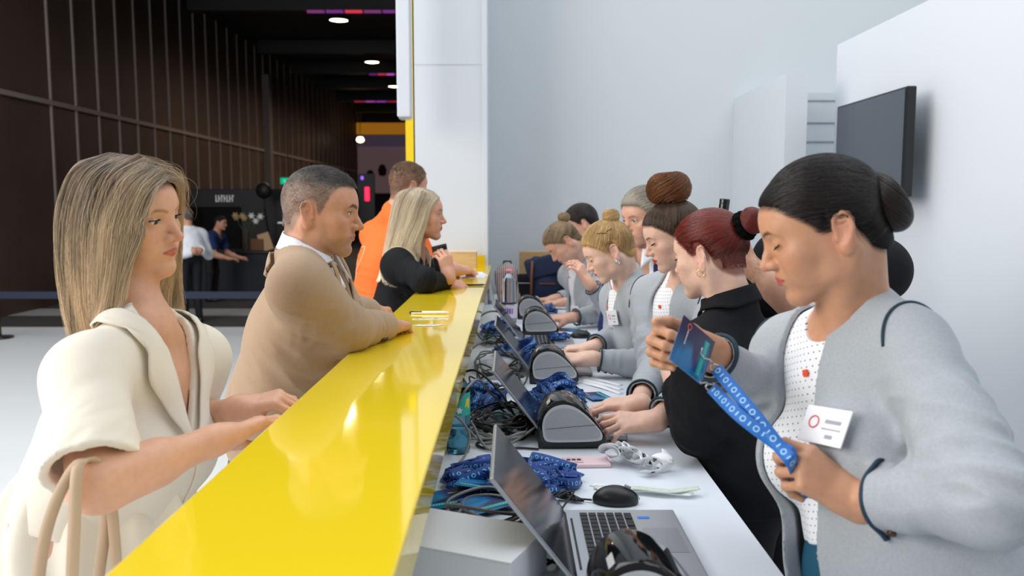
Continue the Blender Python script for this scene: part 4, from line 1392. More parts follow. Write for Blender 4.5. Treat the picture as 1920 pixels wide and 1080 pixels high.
def hostess_topknot():
    f = (-0.93, 0.0, -0.40)
    hd = Head(by_nose(1209, 479, 2.62, f, sc=0.93), f, sc=0.93, lid=-14, opn=0.0, lips=1.05, jaw=1.0)
    J = make_joints(nb=at(1300, 520, 2.70), shR=(0.47, 2.84, 1.225), shL=(0.62, 2.54, 1.225), pv=(0.64, 2.68, 0.88),
                    elR=(0.46, 2.62, 1.02), elL=(0.54, 2.30, 1.045), wrR=at(1196, 757, 2.20), wrL=at(1225, 790, 2.09), bust=0.95)
    skin = S(226, 184, 164)
    pink = S(244, 40, 110)
    hands = {'L': dict(d=(-0.98, -0.02, -0.02), n=(0.05, -0.45, 0.9), nail=None, curls=((18, 24, 14), (24, 34, 20), (30, 40, 22), (34, 44, 24)), thumb=(30, 10, 10), thumb_in=0.4),
             'R': dict(d=(-0.97, 0.05, -0.05), n=(0.0, -0.15, 1), nail=pink, curls=((16, 22, 14), (20, 28, 16), (24, 32, 18), (28, 36, 18)), thumb=(30, 10, 10), thumb_in=0.4)}
    hands['L']['nail'] = pink
    body, O, tips = person('woman with brown hair in a high topknot typing with pink nails', J, hd, skin,
        hd.coats(skin, S(206, 66, 52), S(66, 46, 40)), hands, skin_mat('skin_fair'), h=0.0026, tint=S(80, 62, 54))
    lashes(hd, body, O, m_lash, 8, r=0.5)
    hm = hair_mat('brown_hair', S(34, 24, 20), S(120, 92, 72), rough=0.3)
    hb = hair_mat('auburn_hair', S(58, 32, 18), S(176, 110, 58), rough=0.35)
    hr = cap(hd, body, O, hm, thick=6, shade=0.2)
    P, sh = slick(hd, (0, -40, 124), 14000, lift=(6.5, 9.5))
    strands_obj('hair_strands', P, 0.00028, hm, hr, O, sh * 0.9)
    c = (0, -40, 166); ax = (0.0, -0.30, 0.95)
    hair_mesh('bun', bun_core(hd, c, ax, 26, 40, 1.05), 0.004, hb, hr, O, 0.2)
    P, sh = bun_strands(hd, c, ax, 26, 41, 7000, squash=1.1, mess=0.32)
    strands_obj('bun_strands', P, 0.0003, hb, hr, O, sh)
    P, sh = bun_strands(hd, c, ax, 32, 40, 60, squash=1.05, mess=0.3, turns=1.1)
    strands_obj('flyaway_strands', P, 0.0003, hb, hr, O, sh)
    staff_outfit(body, O, J, 0.0042, ([0.06, -0.06, -0.28, -0.52], [(-0.045, 0.045), (-0.05, 0.06), (-0.05, 0.07), (-0.05, 0.07)]), hem=-0.08, cuffs=(0.80, 0.82), badge_xy=(-0.095, -0.05), badge_roll=0.1, neckr=(0.062, 0.076))
hostess_topknot()

def hostess_blonde():
    f = (-0.86, 0.06, -0.50)
    hd = Head(by_nose(1100, 508, 3.12, f, sc=0.93), f, sc=0.93, lid=-16, opn=0.0, lips=0.8, jaw=0.94)
    J = make_joints(nb=at(1176, 522, 3.22), shR=at(1152, 558, 3.36), shL=at(1208, 566, 3.02), pv=(0.57, 3.24, 0.88),
                    elR=(0.43, 3.25, 1.02), elL=at(1222, 688, 2.90), wrR=at(1108, 652, 3.05), wrL=at(1104, 672, 2.90), bust=0.95)
    skin = S(232, 192, 172)
    hands = {'L': dict(d=(-0.96, 0.1, -0.08), n=(0.05, -0.4, 0.9), **TYPE_L), 'R': dict(d=(-0.97, 0.05, -0.08), n=(0, -0.1, 1), **TYPE_L)}
    body, O, tips = person('woman with pinned blonde hair and a small top bun looking down at the desk', J, hd, skin,
        hd.coats(skin, S(206, 92, 84), S(150, 112, 84)), hands, skin_mat('skin_pale'), h=0.003, tint=S(196, 156, 112))
    lashes(hd, body, O, m_lash, 5)
    hm = hair_mat('blonde_hair', S(140, 98, 56), S(232, 200, 142), rough=0.38)
    hr = cap(hd, body, O, hm, thick=9, shade=0.4)
    P, sh = slick(hd, (0, -62, 116), 9000, lift=(9, 15), wob=1.5)
    strands_obj('hair_strands', P, 0.00034, hm, hr, O, sh + 0.1)
    c = (0, -74, 134); ax = (0.0, -0.5, 0.85)
    hair_mesh('bun', bun_core(hd, c, ax, 12, 21, 1.2), 0.004, hm, hr, O, 0.5)
    P, sh = bun_strands(hd, c, ax, 12, 21, 3000, squash=1.25, mess=0.1)
    strands_obj('bun_strands', P, 0.00034, hm, hr, O, sh + 0.15)
    scrunchie(hd, (0, -70, 124), (0, -0.5, 0.85), 21, 2.6, M('red_hair_tie', S(150, 30, 44), rough=0.6), body, O, 'hair_tie')
    for a, b in (((-62, 10, 98), (-72, -22, 84)), ((-74, -24, 92), (-70, -46, 92))):
        P = project(hd, np.array([hd.w(*a), hd.w(*b)]), np.full(2, 0.0165), it=6)
        MB().tube([P[0] - O, (P[0] + P[1]) / 2 - O + 0.001, P[1] - O], 0.0011, 6).obj('hair_pin', m_black, body, smooth=True)
    for dz in (0, -7):
        ring(hd.w(-76, -6, -26 + dz), hd.R[:, 0], 0.006, 0.0018, m_metal, body, O, 'earring', sq=1.6)
    staff_outfit(body, O, J, 0.005, ([0.06, -0.06, -0.28, -0.52], [(-0.045, 0.045), (-0.04, 0.06), (-0.03, 0.07), (-0.03, 0.07)]), hem=-0.06, cuffs=(0.84, 0.84), badge_xy=(-0.070, 0.01), badge_roll=0.1, neckr=(0.062, 0.076))
hostess_blonde()

def woman_grey():
    f = (-0.80, -0.50, -0.22)
    hd = Head(by_nose(1170, 432, 3.40, f), f, lid=6, opn=0.45, lips=0.95)
    J = make_joints(nb=at(1212, 482, 3.50), shR=at(1160, 520, 3.62), shL=at(1285, 518, 3.42), pv=(0.60, 3.55, 0.92),
                    elR=(0.44, 3.60, 1.0), elL=(0.74, 3.40, 1.0), wrR=(0.52, 3.36, 1.02), wrL=(0.62, 3.24, 1.02))
    skin = S(214, 164, 140)
    hands = {'L': dict(d=(-0.9, -0.1, -0.1), n=(0, -0.3, 1), **TYPE_L), 'R': dict(d=(0.5, -0.7, -0.1), n=(0, -0.3, 1), **TYPE_L)}
    body, O, tips = person('older woman with swept grey hair in a navy jacket behind the row of hostesses', J, hd, skin,
        hd.coats(skin, S(190, 60, 60), S(110, 84, 70)), hands, skin_mat('skin_mature'), h=0.004, tint=S(140, 126, 112))
    eyes(hd, body, O); lashes(hd, body, O, m_lash, 5)
    hm = hair_mat('grey_hair', S(84, 74, 66), S(216, 206, 190), rough=0.4)
    hr = cap(hd, body, O, hm, thick=14, shade=0.3, h=0.005)
    P, sh = slick(hd, (0, -100, 40), 7000, lift=(12, 22), wob=2)
    strands_obj('hair_strands', P, 0.0004, hm, hr, O, sh + 0.1)
    m_navy = M('navy_cloth', S(24, 36, 92), rough=0.7, weave=(600, 0.2))
    top('jacket', body, O, J, 0.007, m_navy, loose=0.02, sleeves=((1, 0.9), (1, 0.9)), hem=-0.08, neckr=(0.075, 0.10), ndz=-0.02, opening=([0.06, -0.05, -0.3], [(-0.05, 0.05), (-0.05, 0.05), (-0.002, 0.002)]))
    T = J['T']
    sh_ = cloth('shirt', torso(J, 0.009), 0.007, m_card, body, O, cuts=[el(J['nb'] + T @ np.array([0, 0.06, 0.06]), (0.056, 0.08, 0.085), T).ev, lambda P: (P - J['pv']) @ T[:, 2]])
    nk = J['nb'] + T @ np.array([0, 0.02, 0.0]); an = np.linspace(-2.7, 2.7, 15)
    A = [nk + T @ np.array([0.060 * math.sin(a), -0.062 * math.cos(a), 0.05]) for a in an]
    B = [nk + T @ np.array([0.082 * math.sin(a), -0.082 * math.cos(a) + (0.02 if abs(a) > 2.4 else 0), 0.006 - (0.03 if abs(a) > 2.4 else 0)]) for a in an]
    patch('collar', A, B, 40, 5, None, np.zeros(5), m_card, sh_, O, 0.004)
    legs_mesh(J, body, O, m_navy, m_shoe)
woman_grey()

def hostess_far():
    f = (-0.62, -0.12, -0.72)
    hd = Head(by_nose(1037, 490, 4.28, f, (-0.5, 0, 0.85), 0.93), f, (-0.5, 0, 0.85), sc=0.93, lid=-16, opn=0.0, jaw=0.96)
    J = make_joints(nb=at(1086, 484, 4.44), shR=at(1066, 516, 4.62), shL=at(1128, 524, 4.26), pv=(0.50, 4.46, 0.88),
                    elR=at(1134, 588, 4.18), elL=at(1140, 572, 4.06), wrR=at(1068, 596, 4.08), wrL=at(1104, 530, 4.00), bust=0.9)
    skin = S(222, 172, 148)
    hands = {'L': dict(d=(-0.5, 0.1, 0.85), n=(0.75, -0.6, 0.3), curls=((30, 40, 20),) * 4, thumb=(30, 10, 10)), 'R': dict(d=(-0.97, 0.0, -0.05), n=(0, -0.2, 1), **TYPE_L)}
    body, O, tips = person('woman with streaked hair in a small bun bowed over the far desk', J, hd, skin,
        hd.coats(skin, S(196, 92, 84), S(90, 66, 54)), hands, skin_mat('skin_peach'), h=0.0042, tint=S(120, 96, 80))
    hm = hair_mat('streaked_hair', S(52, 40, 34), S(190, 164, 124), rough=0.38)
    hr = cap(hd, body, O, hm, thick=7, shade=0.25, h=0.005)
    P, sh = slick(hd, (0, -84, 88), 6000, lift=(7, 10))
    strands_obj('hair_strands', P, 0.0004, hm, hr, O, sh)
    c = (0, -104, 104); ax = (0.0, -0.8, 0.6)
    hair_mesh('bun', bun_core(hd, c, ax, 12, 20, 1.2), 0.005, hm, hr, O, 0.6)
    P, sh = bun_strands(hd, c, ax, 12, 20, 2200, squash=1.2, mess=0.1)
    strands_obj('bun_strands', P, 0.0004, hm, hr, O, sh + 0.2)
    staff_outfit(body, O, J, 0.007, ([0.06, -0.06, -0.28, -0.52], [(-0.045, 0.045), (-0.03, 0.05), (-0.02, 0.05), (-0.02, 0.06)]), hem=-0.06, cuffs=(0.84, 0.8), badge_xy=(-0.06, -0.10), neckr=(0.062, 0.076))
hostess_far()

def hostess_last():
    f = (-0.85, 0.1, -0.45)
    hd = Head(at(1094, 424, 4.95), f, lid=-16, opn=0.0)
    J = make_joints(nb=at(1112, 472, 5.05), shR=(0.44, 5.22, 1.17), shL=(0.58, 4.92, 1.17), pv=(0.60, 5.06, 0.88),
                    elR=(0.46, 5.15, 0.99), elL=(0.56, 4.80, 0.99), wrR=(0.26, 5.06, 0.96), wrL=(0.30, 4.86, 0.96), bust=0.9)
    skin = S(214, 166, 142)
    hands = {'L': dict(d=(-0.97, 0.0, -0.1), n=(0, -0.2, 1), **TYPE_L), 'R': dict(d=(-0.97, 0.0, -0.1), n=(0, 0, 1), **TYPE_L)}
    hands['L']['nail'] = S(226, 60, 50); hands['R']['nail'] = S(226, 60, 50)
    body, O, tips = person('dark haired woman half hidden at the far end of the desk', J, hd, skin,
        hd.coats(skin, S(196, 92, 84), S(60, 46, 40)), hands, skin_mat('skin_far'), h=0.006)
    hm = hair_mat('dark_far_hair', S(24, 20, 20), S(70, 56, 50), rough=0.35)
    hr = cap(hd, body, O, hm, thick=8, shade=0.2, h=0.006)
    P, sh = slick(hd, (0, -90, 60), 3000, lift=(8, 11))
    strands_obj('hair_strands', P, 0.0005, hm, hr, O, sh)
    staff_outfit(body, O, J, 0.009, ([0.06, -0.06, -0.28, -0.52], [(-0.045, 0.045), (-0.03, 0.05), (-0.02, 0.05), (-0.02, 0.06)]), hem=-0.06, cuffs=(0.84, 0.84), pipe=False)
hostess_last()

def man_black():
    f = (-0.9, -0.2, -0.1)
    hd = Head(at(1556, 408, 2.42), f, (0, 0, 1), male=True, lid=5, opn=0.4)
    J = make_joints(nb=at(1580, 470, 2.46), shR=(0.86, 2.68, 1.36), shL=(0.985, 2.24, 1.355), pv=(1.02, 2.50, 0.94),
                    elR=(0.80, 2.75, 1.10), elL=at(1512, 588, 2.18), wrR=(0.66, 2.66, 1.12), wrL=at(1394, 488, 2.30), bust=0, m=1.1, ma=1.10)
    skin = S(206, 158, 132)
    hands = {'L': dict(d=(-0.35, 0.15, 0.92), n=(0.3, 0.9, 0.1), curls=((60, 70, 40),) * 4, thumb=(25, 35, 25), thumb_in=0.7), 'R': dict(d=(-0.9, 0, -0.2), n=(0, 0, 1), **TYPE_L)}
    body, O, tips = person('man in a black T-shirt raising his bare forearm behind the red haired woman', J, hd, skin,
        hd.coats(skin, S(180, 110, 100), S(50, 40, 36)), hands, skin_mat('skin_man_arm'), h=0.0035)
    hm = hair_mat('dark_man_hair', S(24, 20, 18), S(70, 56, 46))
    hr = cap(hd, body, O, hm, thick=7, shade=0.2, h=0.006)
    top('t_shirt', body, O, J, 0.005, m_blackcloth, loose=0.02, sleeves=((0, 0.7), (0, 0.72)), hem=-0.06, neckr=(0.075, 0.09), shorts=(0.075, 0.078))
    # fine hair on the raised forearm
    a, b = J['elL'], J['wrL']; n = 900
    t = RNG.uniform(0.1, 0.95, n)[:, None]; dirs = RNG.normal(size=(n, 3)); ax = unit(b - a); dirs -= (dirs @ ax)[:, None] * ax; dirs /= np.linalg.norm(dirs, axis=1)[:, None]
    r = (0.0415 + (0.0285 - 0.0415) * t)
    p0 = a + (b - a) * t + dirs * (r - 0.001); kk = np.linspace(0, 1, 4)[None, :, None]
    P = p0[:, None] + kk * (ax * 0.010 + dirs[:, None] * 0.003)
    strands_obj('arm_hair', P, 0.00012, hm, body, O)
    legs_mesh(J, body, O, m_blackcloth, m_shoe)
    return J, O, tips
JP = man_black()
# ------------------------------------------------------------------ guests on the other side of the counter
m_cream = M('cream_crepe', S(236, 228, 212), rough=0.75, weave=(500, 0.12), sheen=0.2)
m_tan = M('tan_wool', S(172, 144, 116), rough=0.8, var=(300, 0.06), weave=(1100, 0.35), sheen=0.15)
m_shirt = M('white_shirt', S(238, 240, 246), rough=0.7, weave=(900, 0.12))
m_tee = M('orange_jersey', S(255, 112, 40), rough=0.75, weave=(700, 0.15))
m_denim = M('denim', S(52, 66, 92), rough=0.85, weave=(500, 0.4), var=(40, 0.15))

def guest_cream():
    f = (0.965, -0.20, -0.10); up = (-0.02, -0.15, 0.985)
    hd = Head(by_nose(344, 444, 1.60, f, up, 1.02), f, up, sc=1.02, lid=-6, opn=0.55, fat=0.7, lips=0.75, gaze=-0.35, jaw=1.04)
    J = make_joints(nb=at(270, 626, 1.585), shR=at(160, 700, 1.42), shL=at(372, 668, 1.76), pv=(-0.79, 1.56, 0.92),
                    elR=at(176, 912, 1.27), elL=at(330, 800, 1.80), wrR=at(412, 822, 1.42), wrL=at(452, 766, 1.63), bust=1.15, fat=0.02, ma=1.0)
    skin = S(222, 170, 140)
    hands = {'R': dict(d=(0.55, 0.80, 0.10), n=(-0.35, 0.1, 0.93), curls=((8, 10, 6), (12, 14, 8), (16, 18, 10), (22, 22, 12)), thumb=(18, 8, 8), thumb_in=0.5, spread=1),
             'L': dict(d=(0.95, -0.10, 0.25), n=(-0.30, -0.25, 0.92), curls=((42, 52, 26), (46, 50, 24), (46, 46, 22), (44, 42, 20)), thumb=(28, 20, 20), thumb_in=0.8, spread=3)}
    body, O, tips = person('woman with long ash blonde hair and a cream blouse, nearest on the guest side', J, hd, skin,
        hd.coats(skin, S(196, 104, 92), S(160, 116, 78), blush=S(220, 130, 96)), hands, skin_mat('skin_warm'), h=0.0026, tint=S(110, 88, 74))
    eyes(hd, body, O, iris=(0.05, 0.05, 0.05)); lashes(hd, body, O, m_lash, 6)
    hm = hair_mat('ash_blonde_hair', S(60, 44, 38), S(246, 218, 180), rough=0.38)
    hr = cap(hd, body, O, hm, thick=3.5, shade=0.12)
    bl, core, jp = top('blouse', body, O, J, 0.004, m_cream, loose=0.013, sleeves=((0, 0.86), (0, 0.86)), hem=0.02, neckr=(0.068, 0.078), ndz=0.018, amp=0.003, shorts=(0.058, 0.076), fa=0.005,
        opening=([0.08, 0.02, -0.115, -0.13], [(-0.06, 0.06), (-0.05, 0.05), (-0.004, 0.0), (-0.001, 0.0)]), autofold=True)
    RF = [(-4, 84, 94), (42, 88, 76), (66, 84, 34), (74, 80, 0), (80, 66, -44), (90, 56, -100), (106, 50, -155), (124, 48, -220)]
    R1 = [(-4, 62, 116), (62, 62, 92), (84, 52, 44), (90, 44, 0), (94, 36, -50), (104, 28, -105), (120, 22, -160), (138, 18, -225)]
    R2 = [(-4, 20, 132), (70, 14, 104), (92, 2, 50), (98, -6, 0), (98, -14, -60), (92, -22, -124), (80, -26, -190), (72, -30, -255)]
    R3 = [(-4, -30, 134), (60, -52, 110), (82, -66, 56), (88, -72, 0), (88, -74, -62), (82, -74, -130), (74, -74, -200), (68, -74, -262)]
    BK = [(-4, -60, 124), (4, -96, 104), (6, -116, 50), (6, -120, -4), (6, -116, -66), (6, -110, -134), (6, -104, -204), (6, -100, -268)]
    mir = lambda g: [(-x - 8, y, z) for x, y, z in g]
    L3, L2, L1_ = mir(R3), mir(R2), mir(R1)
    LF = [(-4, 84, 94), (-46, 82, 78), (-70, 66, 36), (-80, 52, 0), (-84, 40, -44), (-84, 24, -108), (-78, 10, -168), (-70, 8, -225)]
    P, sh = long_hair(hd, [RF, R1, R2, R3, BK, L3, L2, L1_, LF], 22000, locks=260, wave=7, spread=8)
    P = push_out(P, jp, 0.007)
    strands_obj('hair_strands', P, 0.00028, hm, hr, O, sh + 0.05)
    # flyaways, loose strands in a lighter tone
    P, sh = long_hair(hd, [[(x * 1.06, y * 1.08 + 4, z * 1.03 + 2) for x, y, z in g] for g in (RF, R1, R2, L2, L1_, LF)], 240, locks=240, wave=16, spread=22, seed=9, lr=(0.2, 0.5))
    strands_obj('flyaway_strands', P, 0.00016, hm, hr, O, sh + 0.3)
    T = J['T']
    q = lambda x, y, z: J['sm'] + T @ np.array([x, y, z])
    # notched collar
    for sg in (1, -1):
        A = [q(sg * 0.040, -0.055, 0.075), q(sg * 0.066, -0.01, 0.062), q(sg * 0.046, 0.055, 0.022), q(sg * 0.028, 0.12, -0.05), q(sg * 0.004, 0.15, -0.115)]
        B = [q(sg * 0.046, -0.075, 0.045), q(sg * 0.096, -0.025, 0.042), q(sg * 0.106, 0.04, 0.002), q(sg * 0.074, 0.12, -0.050), q(sg * 0.008, 0.15, -0.122)]
        patch('collar', A, B, 40, 9, core, np.full(9, 0.010), m_cream, bl, O, 0.003, curl=0.004)
    seam('placket', [q(-0.012, 0.2, -0.12), q(-0.022, 0.2, -0.2), q(-0.028, 0.2, -0.30), q(-0.03, 0.2, -0.42)], core, 0.003, 0.003, m_cream, bl, O)
    # long skirt of the same cloth
    pv = J['pv']
    p = [el(pv, (0.185, 0.15, 0.16), T, 0.05), rc(pv - [0, 0, 0.05], [pv[0] - 0.01, pv[1], 0.42], 0.17, 0.24, 0.05)]
    build_mesh('skirt', p, 0.010, m_cream, parent=body, loc=O, extra=lambda P, d: np.maximum(np.maximum(d + 0.012 * np.sin(np.arctan2(P[:, 1] - pv[1], P[:, 0] - pv[0]) * 11), 0.42 - P[:, 2]), P[:, 2] - pv[2] - 0.12))
    legs_mesh(J, body, O, M('stocking', S(214, 170, 145), rough=0.6), m_shoe, 'tights', wide=0.7)
    return J, O, body
JG = guest_cream()

def guest_tan():
    f = (0.985, 0.06, -0.14)
    hd = Head(by_nose(682, 426, 2.17, f), f, male=True, lid=4, opn=0.62, gaze=-0.05, jaw=1.04, nose=1.1)
    J = make_joints(nb=at(566, 486, 2.16), shR=at(560, 538, 1.98), shL=at(600, 520, 2.34), pv=(-0.60, 2.22, 0.97),
                    elR=at(650, 618, 2.08), elL=(-0.47, 2.32, 1.225), wrR=at(728, 611, 2.29), wrL=(-0.415, 2.50, 1.205), bust=0, m=1.03, ma=1.02, fat=0.008)
    skin = S(206, 152, 122)
    hands = {'R': dict(d=(0.25, 0.95, -0.10), n=(0.05, 0.1, 1), sc=1.0, curls=((45, 60, 30), (48, 62, 30), (50, 62, 30), (50, 60, 30)), thumb=(25, 20, 20), thumb_in=0.6),
             'L': dict(d=(0.1, 0.95, -0.1), n=(0, 0, 1), sc=1.0, **TYPE_L)}
    def line_b(y): return np.interp(y, [-110, -70, -50, -38, -30, -22, -6, 4, 9, 16, 24, 36, 50, 64, 78, 100], [-52, -52, -36, -10, 24, 41, 44, 38, 12, 14, 34, 66, 84, 90, 90, 92])
    cts = hd.coats(skin, S(188, 112, 100), S(48, 38, 34), stubble=S(150, 116, 98), blush=S(206, 130, 104))
    cts.append((lambda P: (line_b(hd.loc(P)[:, 1]) - 2 - hd.loc(P)[:, 2]) * 0.7 * hd.s, S(126, 108, 96), 0.007, 0.7))
    body, O, tips = person('man with short greying hair in a tan blazer leaning on the yellow counter', J, hd, skin, cts, hands, skin_mat('skin_tanned_man'), h=0.0025)
    eyes(hd, body, O, iris=(0.10, 0.08, 0.06)); lashes(hd, body, O, m_lash, 3, r=0.25)
    hm = hair_mat('grey_brown_hair', S(58, 50, 46), S(182, 174, 168), rough=0.45)
    hk = hair_mat('dark_top_hair', S(30, 28, 28), S(118, 114, 112), rough=0.4)
    P, sh = short_hair(hd, 15000, lambda q: np.interp(q[:, 2], [-50, 20, 60, 100], [3, 5, 7, 12]), lambda q: np.stack([0 * q[:, 0], -0.5 + 0 * q[:, 0], -0.7 + 0.011 * np.maximum(q[:, 2], 0)], 1), lift=0.30, off=0.0, line=line_b)
    hr = strands_obj('hair', P, 0.00020, hm, body, O, sh + 0.10)
    P, sh = short_hair(hd, 11000, lambda q: np.interp(q[:, 1], [-80, -30, 30, 80], [8, 14, 26, 46]) * np.clip((q[:, 2] - 70) / 40, 0.35, 1), lambda q: np.stack([-q[:, 0] * 0.004, np.interp(q[:, 1], [-60, 0, 80], [-0.3, 0.6, 1.0]), 0.2 + 0 * q[:, 1]], 1), lift=0.40, curl=0.08, region=lambda q: q[:, 2] > 86 + RNG.normal(size=len(q)) * 9, off=0.5, jit=0.35, line=line_b)
    strands_obj('top_hair', P, 0.00024, hk, hr, O, sh + 0.12)
    T = J['T']; q = lambda x, y, z: J['sm'] + T @ np.array([x, y, z])
    # shirt and its open collar
    shp = torso(J, 0.010)
    nkc = J['nb'] + T @ np.array([0, 0.07, 0.07])
    shirt = cloth('shirt', shp, 0.004, m_shirt, body, O, cuts=[el(nkc, (0.062, 0.085, 0.10), T).ev, lambda P: (P - J['sm']) @ T[:, 2] + 0.34], amp=0.003)
    nk = J['nb'] + T @ np.array([0, 0.02, 0.0])
    an = np.linspace(-2.62, 2.62, 21)
    def zc(a): return 0.066 - 0.030 * max(0, abs(a) - 1.2)
    A = [nk + T @ np.array([0.066 * math.sin(a), -0.068 * math.cos(a) - 0.004, zc(a)]) for a in an]
    B = [nk + T @ np.array([(0.084 + 0.008 * max(0, abs(a) - 1.3)) * math.sin(a), -0.084 * math.cos(a) + (0.030 if abs(a) > 2.2 else 0), zc(a) - 0.040 - (0.030 if abs(a) > 2.2 else 0)]) for a in an]
    patch('collar', A, B, 60, 6, None, np.zeros(6), m_shirt, shirt, O, 0.004)
    A2 = [nk + T @ np.array([0.062 * math.sin(a), -0.064 * math.cos(a) - 0.004, zc(a) - 0.002]) for a in an]
    B2 = [nk + T @ np.array([0.072 * math.sin(a), -0.072 * math.cos(a), zc(a) - 0.06]) for a in an]
    patch('collar_band', A2, B2, 60, 4, None, np.zeros(4), m_shirt, shirt, O, 0.003)
    for z in (-0.06, -0.13):
        P = proj(shp, q(0.0, 0.25, z)[None], 0.004, 14); button(shirt, P[0], normal_at(shp, P)[0], 0.006, m_card, O)
    extra = [(q(0.10, 0.03, -0.13), 0.09, T @ np.array([0.35, 0.2, 0.9]), 40, 9, 0.012), (q(0.13, 0.0, -0.22), 0.12, T @ np.array([0, 0.5, 0.8]), 26, 7, 0.010), (q(0.10, -0.06, -0.36), 0.14, T @ np.array([0, 0.3, 1]), 22, 6, 0.007)]
    bz, core, jp = top('blazer', body, O, J, 0.0036, m_tan, loose=0.018, sleeves=((1, 0.93), (1, 0.9)), sr=0.014, hem=-0.16, neckr=(0.096, 0.12), ndz=-0.01, amp=0.002, folds=extra, fa=0.012,
        opening=([0.09, 0.0, -0.12, -0.26, -0.36, -0.37], [(-0.085, 0.085), (-0.086, 0.088), (-0.07, 0.088), (-0.03, 0.050), (-0.001, 0.001), (0.0, 0.0)]))
    for sg in (1, -1):
        A = [q(0, -0.078, 0.066), q(sg * 0.056, -0.058, 0.052), q(sg * 0.080, 0.0, 0.040), q(sg * 0.086, 0.09, 0.0), q(sg * 0.088, 0.15, -0.10), q(sg * 0.052, 0.17, -0.24), q(sg * 0.002, 0.17, -0.36)]
        B = [q(0, -0.112, 0.024), q(sg * 0.072, -0.085, 0.016), q(sg * 0.106, 0.0, 0.030), q(sg * 0.116, 0.10, -0.01), q(sg * 0.122, 0.16, -0.11), q(sg * 0.092, 0.17, -0.25), q(sg * 0.006, 0.17, -0.365)]
        patch('lapel', A, B, 60, 8, core, np.full(8, 0.010), m_tan, bz, O, 0.004, curl=0.005)
    # seams and cuff buttons
    m_seam2 = M('tan_seam', S(134, 110, 86), rough=0.8)
    s_ = J['shR']
    seam('armhole_seam', [s_ + T @ np.array([-0.02 * math.cos(a) - 0.004, 0.074 * math.sin(a), 0.085 * math.cos(a) - 0.025]) for a in np.linspace(-0.5, 1.2, 12)], jp, 0.0002, 0.0008, m_seam2, bz, O)
    #A
    seam('side_seam', [q(0.25, -0.05, -0.20), q(0.25, -0.055, -0.3), q(0.25, -0.05, -0.45), q(0.25, -0.05, -0.56)], core, 0.0006, 0.0010, m_seam2, bz, O)
    seam('back_seam', [q(0.12, -0.2, -0.10), q(0.10, -0.2, -0.25), q(0.09, -0.2, -0.40), q(0.10, -0.2, -0.56)], core, 0.0006, 0.0010, m_seam2, bz, O)
    e_, w_ = J['elR'], J['wrR']; ax = unit(w_ - e_); sl = arm(J, 'R', 0.014, 0.03, 0.95, 0.93)
    for i in range(4):
        c = e_ + (w_ - e_) * (0.88 - 0.032 * i)
        P = proj(sl, (c + np.array([0.02, -0.06, -0.03]))[None], 0.002, 10)
        button(bz, P[0], normal_at(sl, P)[0], 0.0062, m_btn, O)
    legs_mesh(J, body, O, m_denim, m_shoe)
guest_tan()

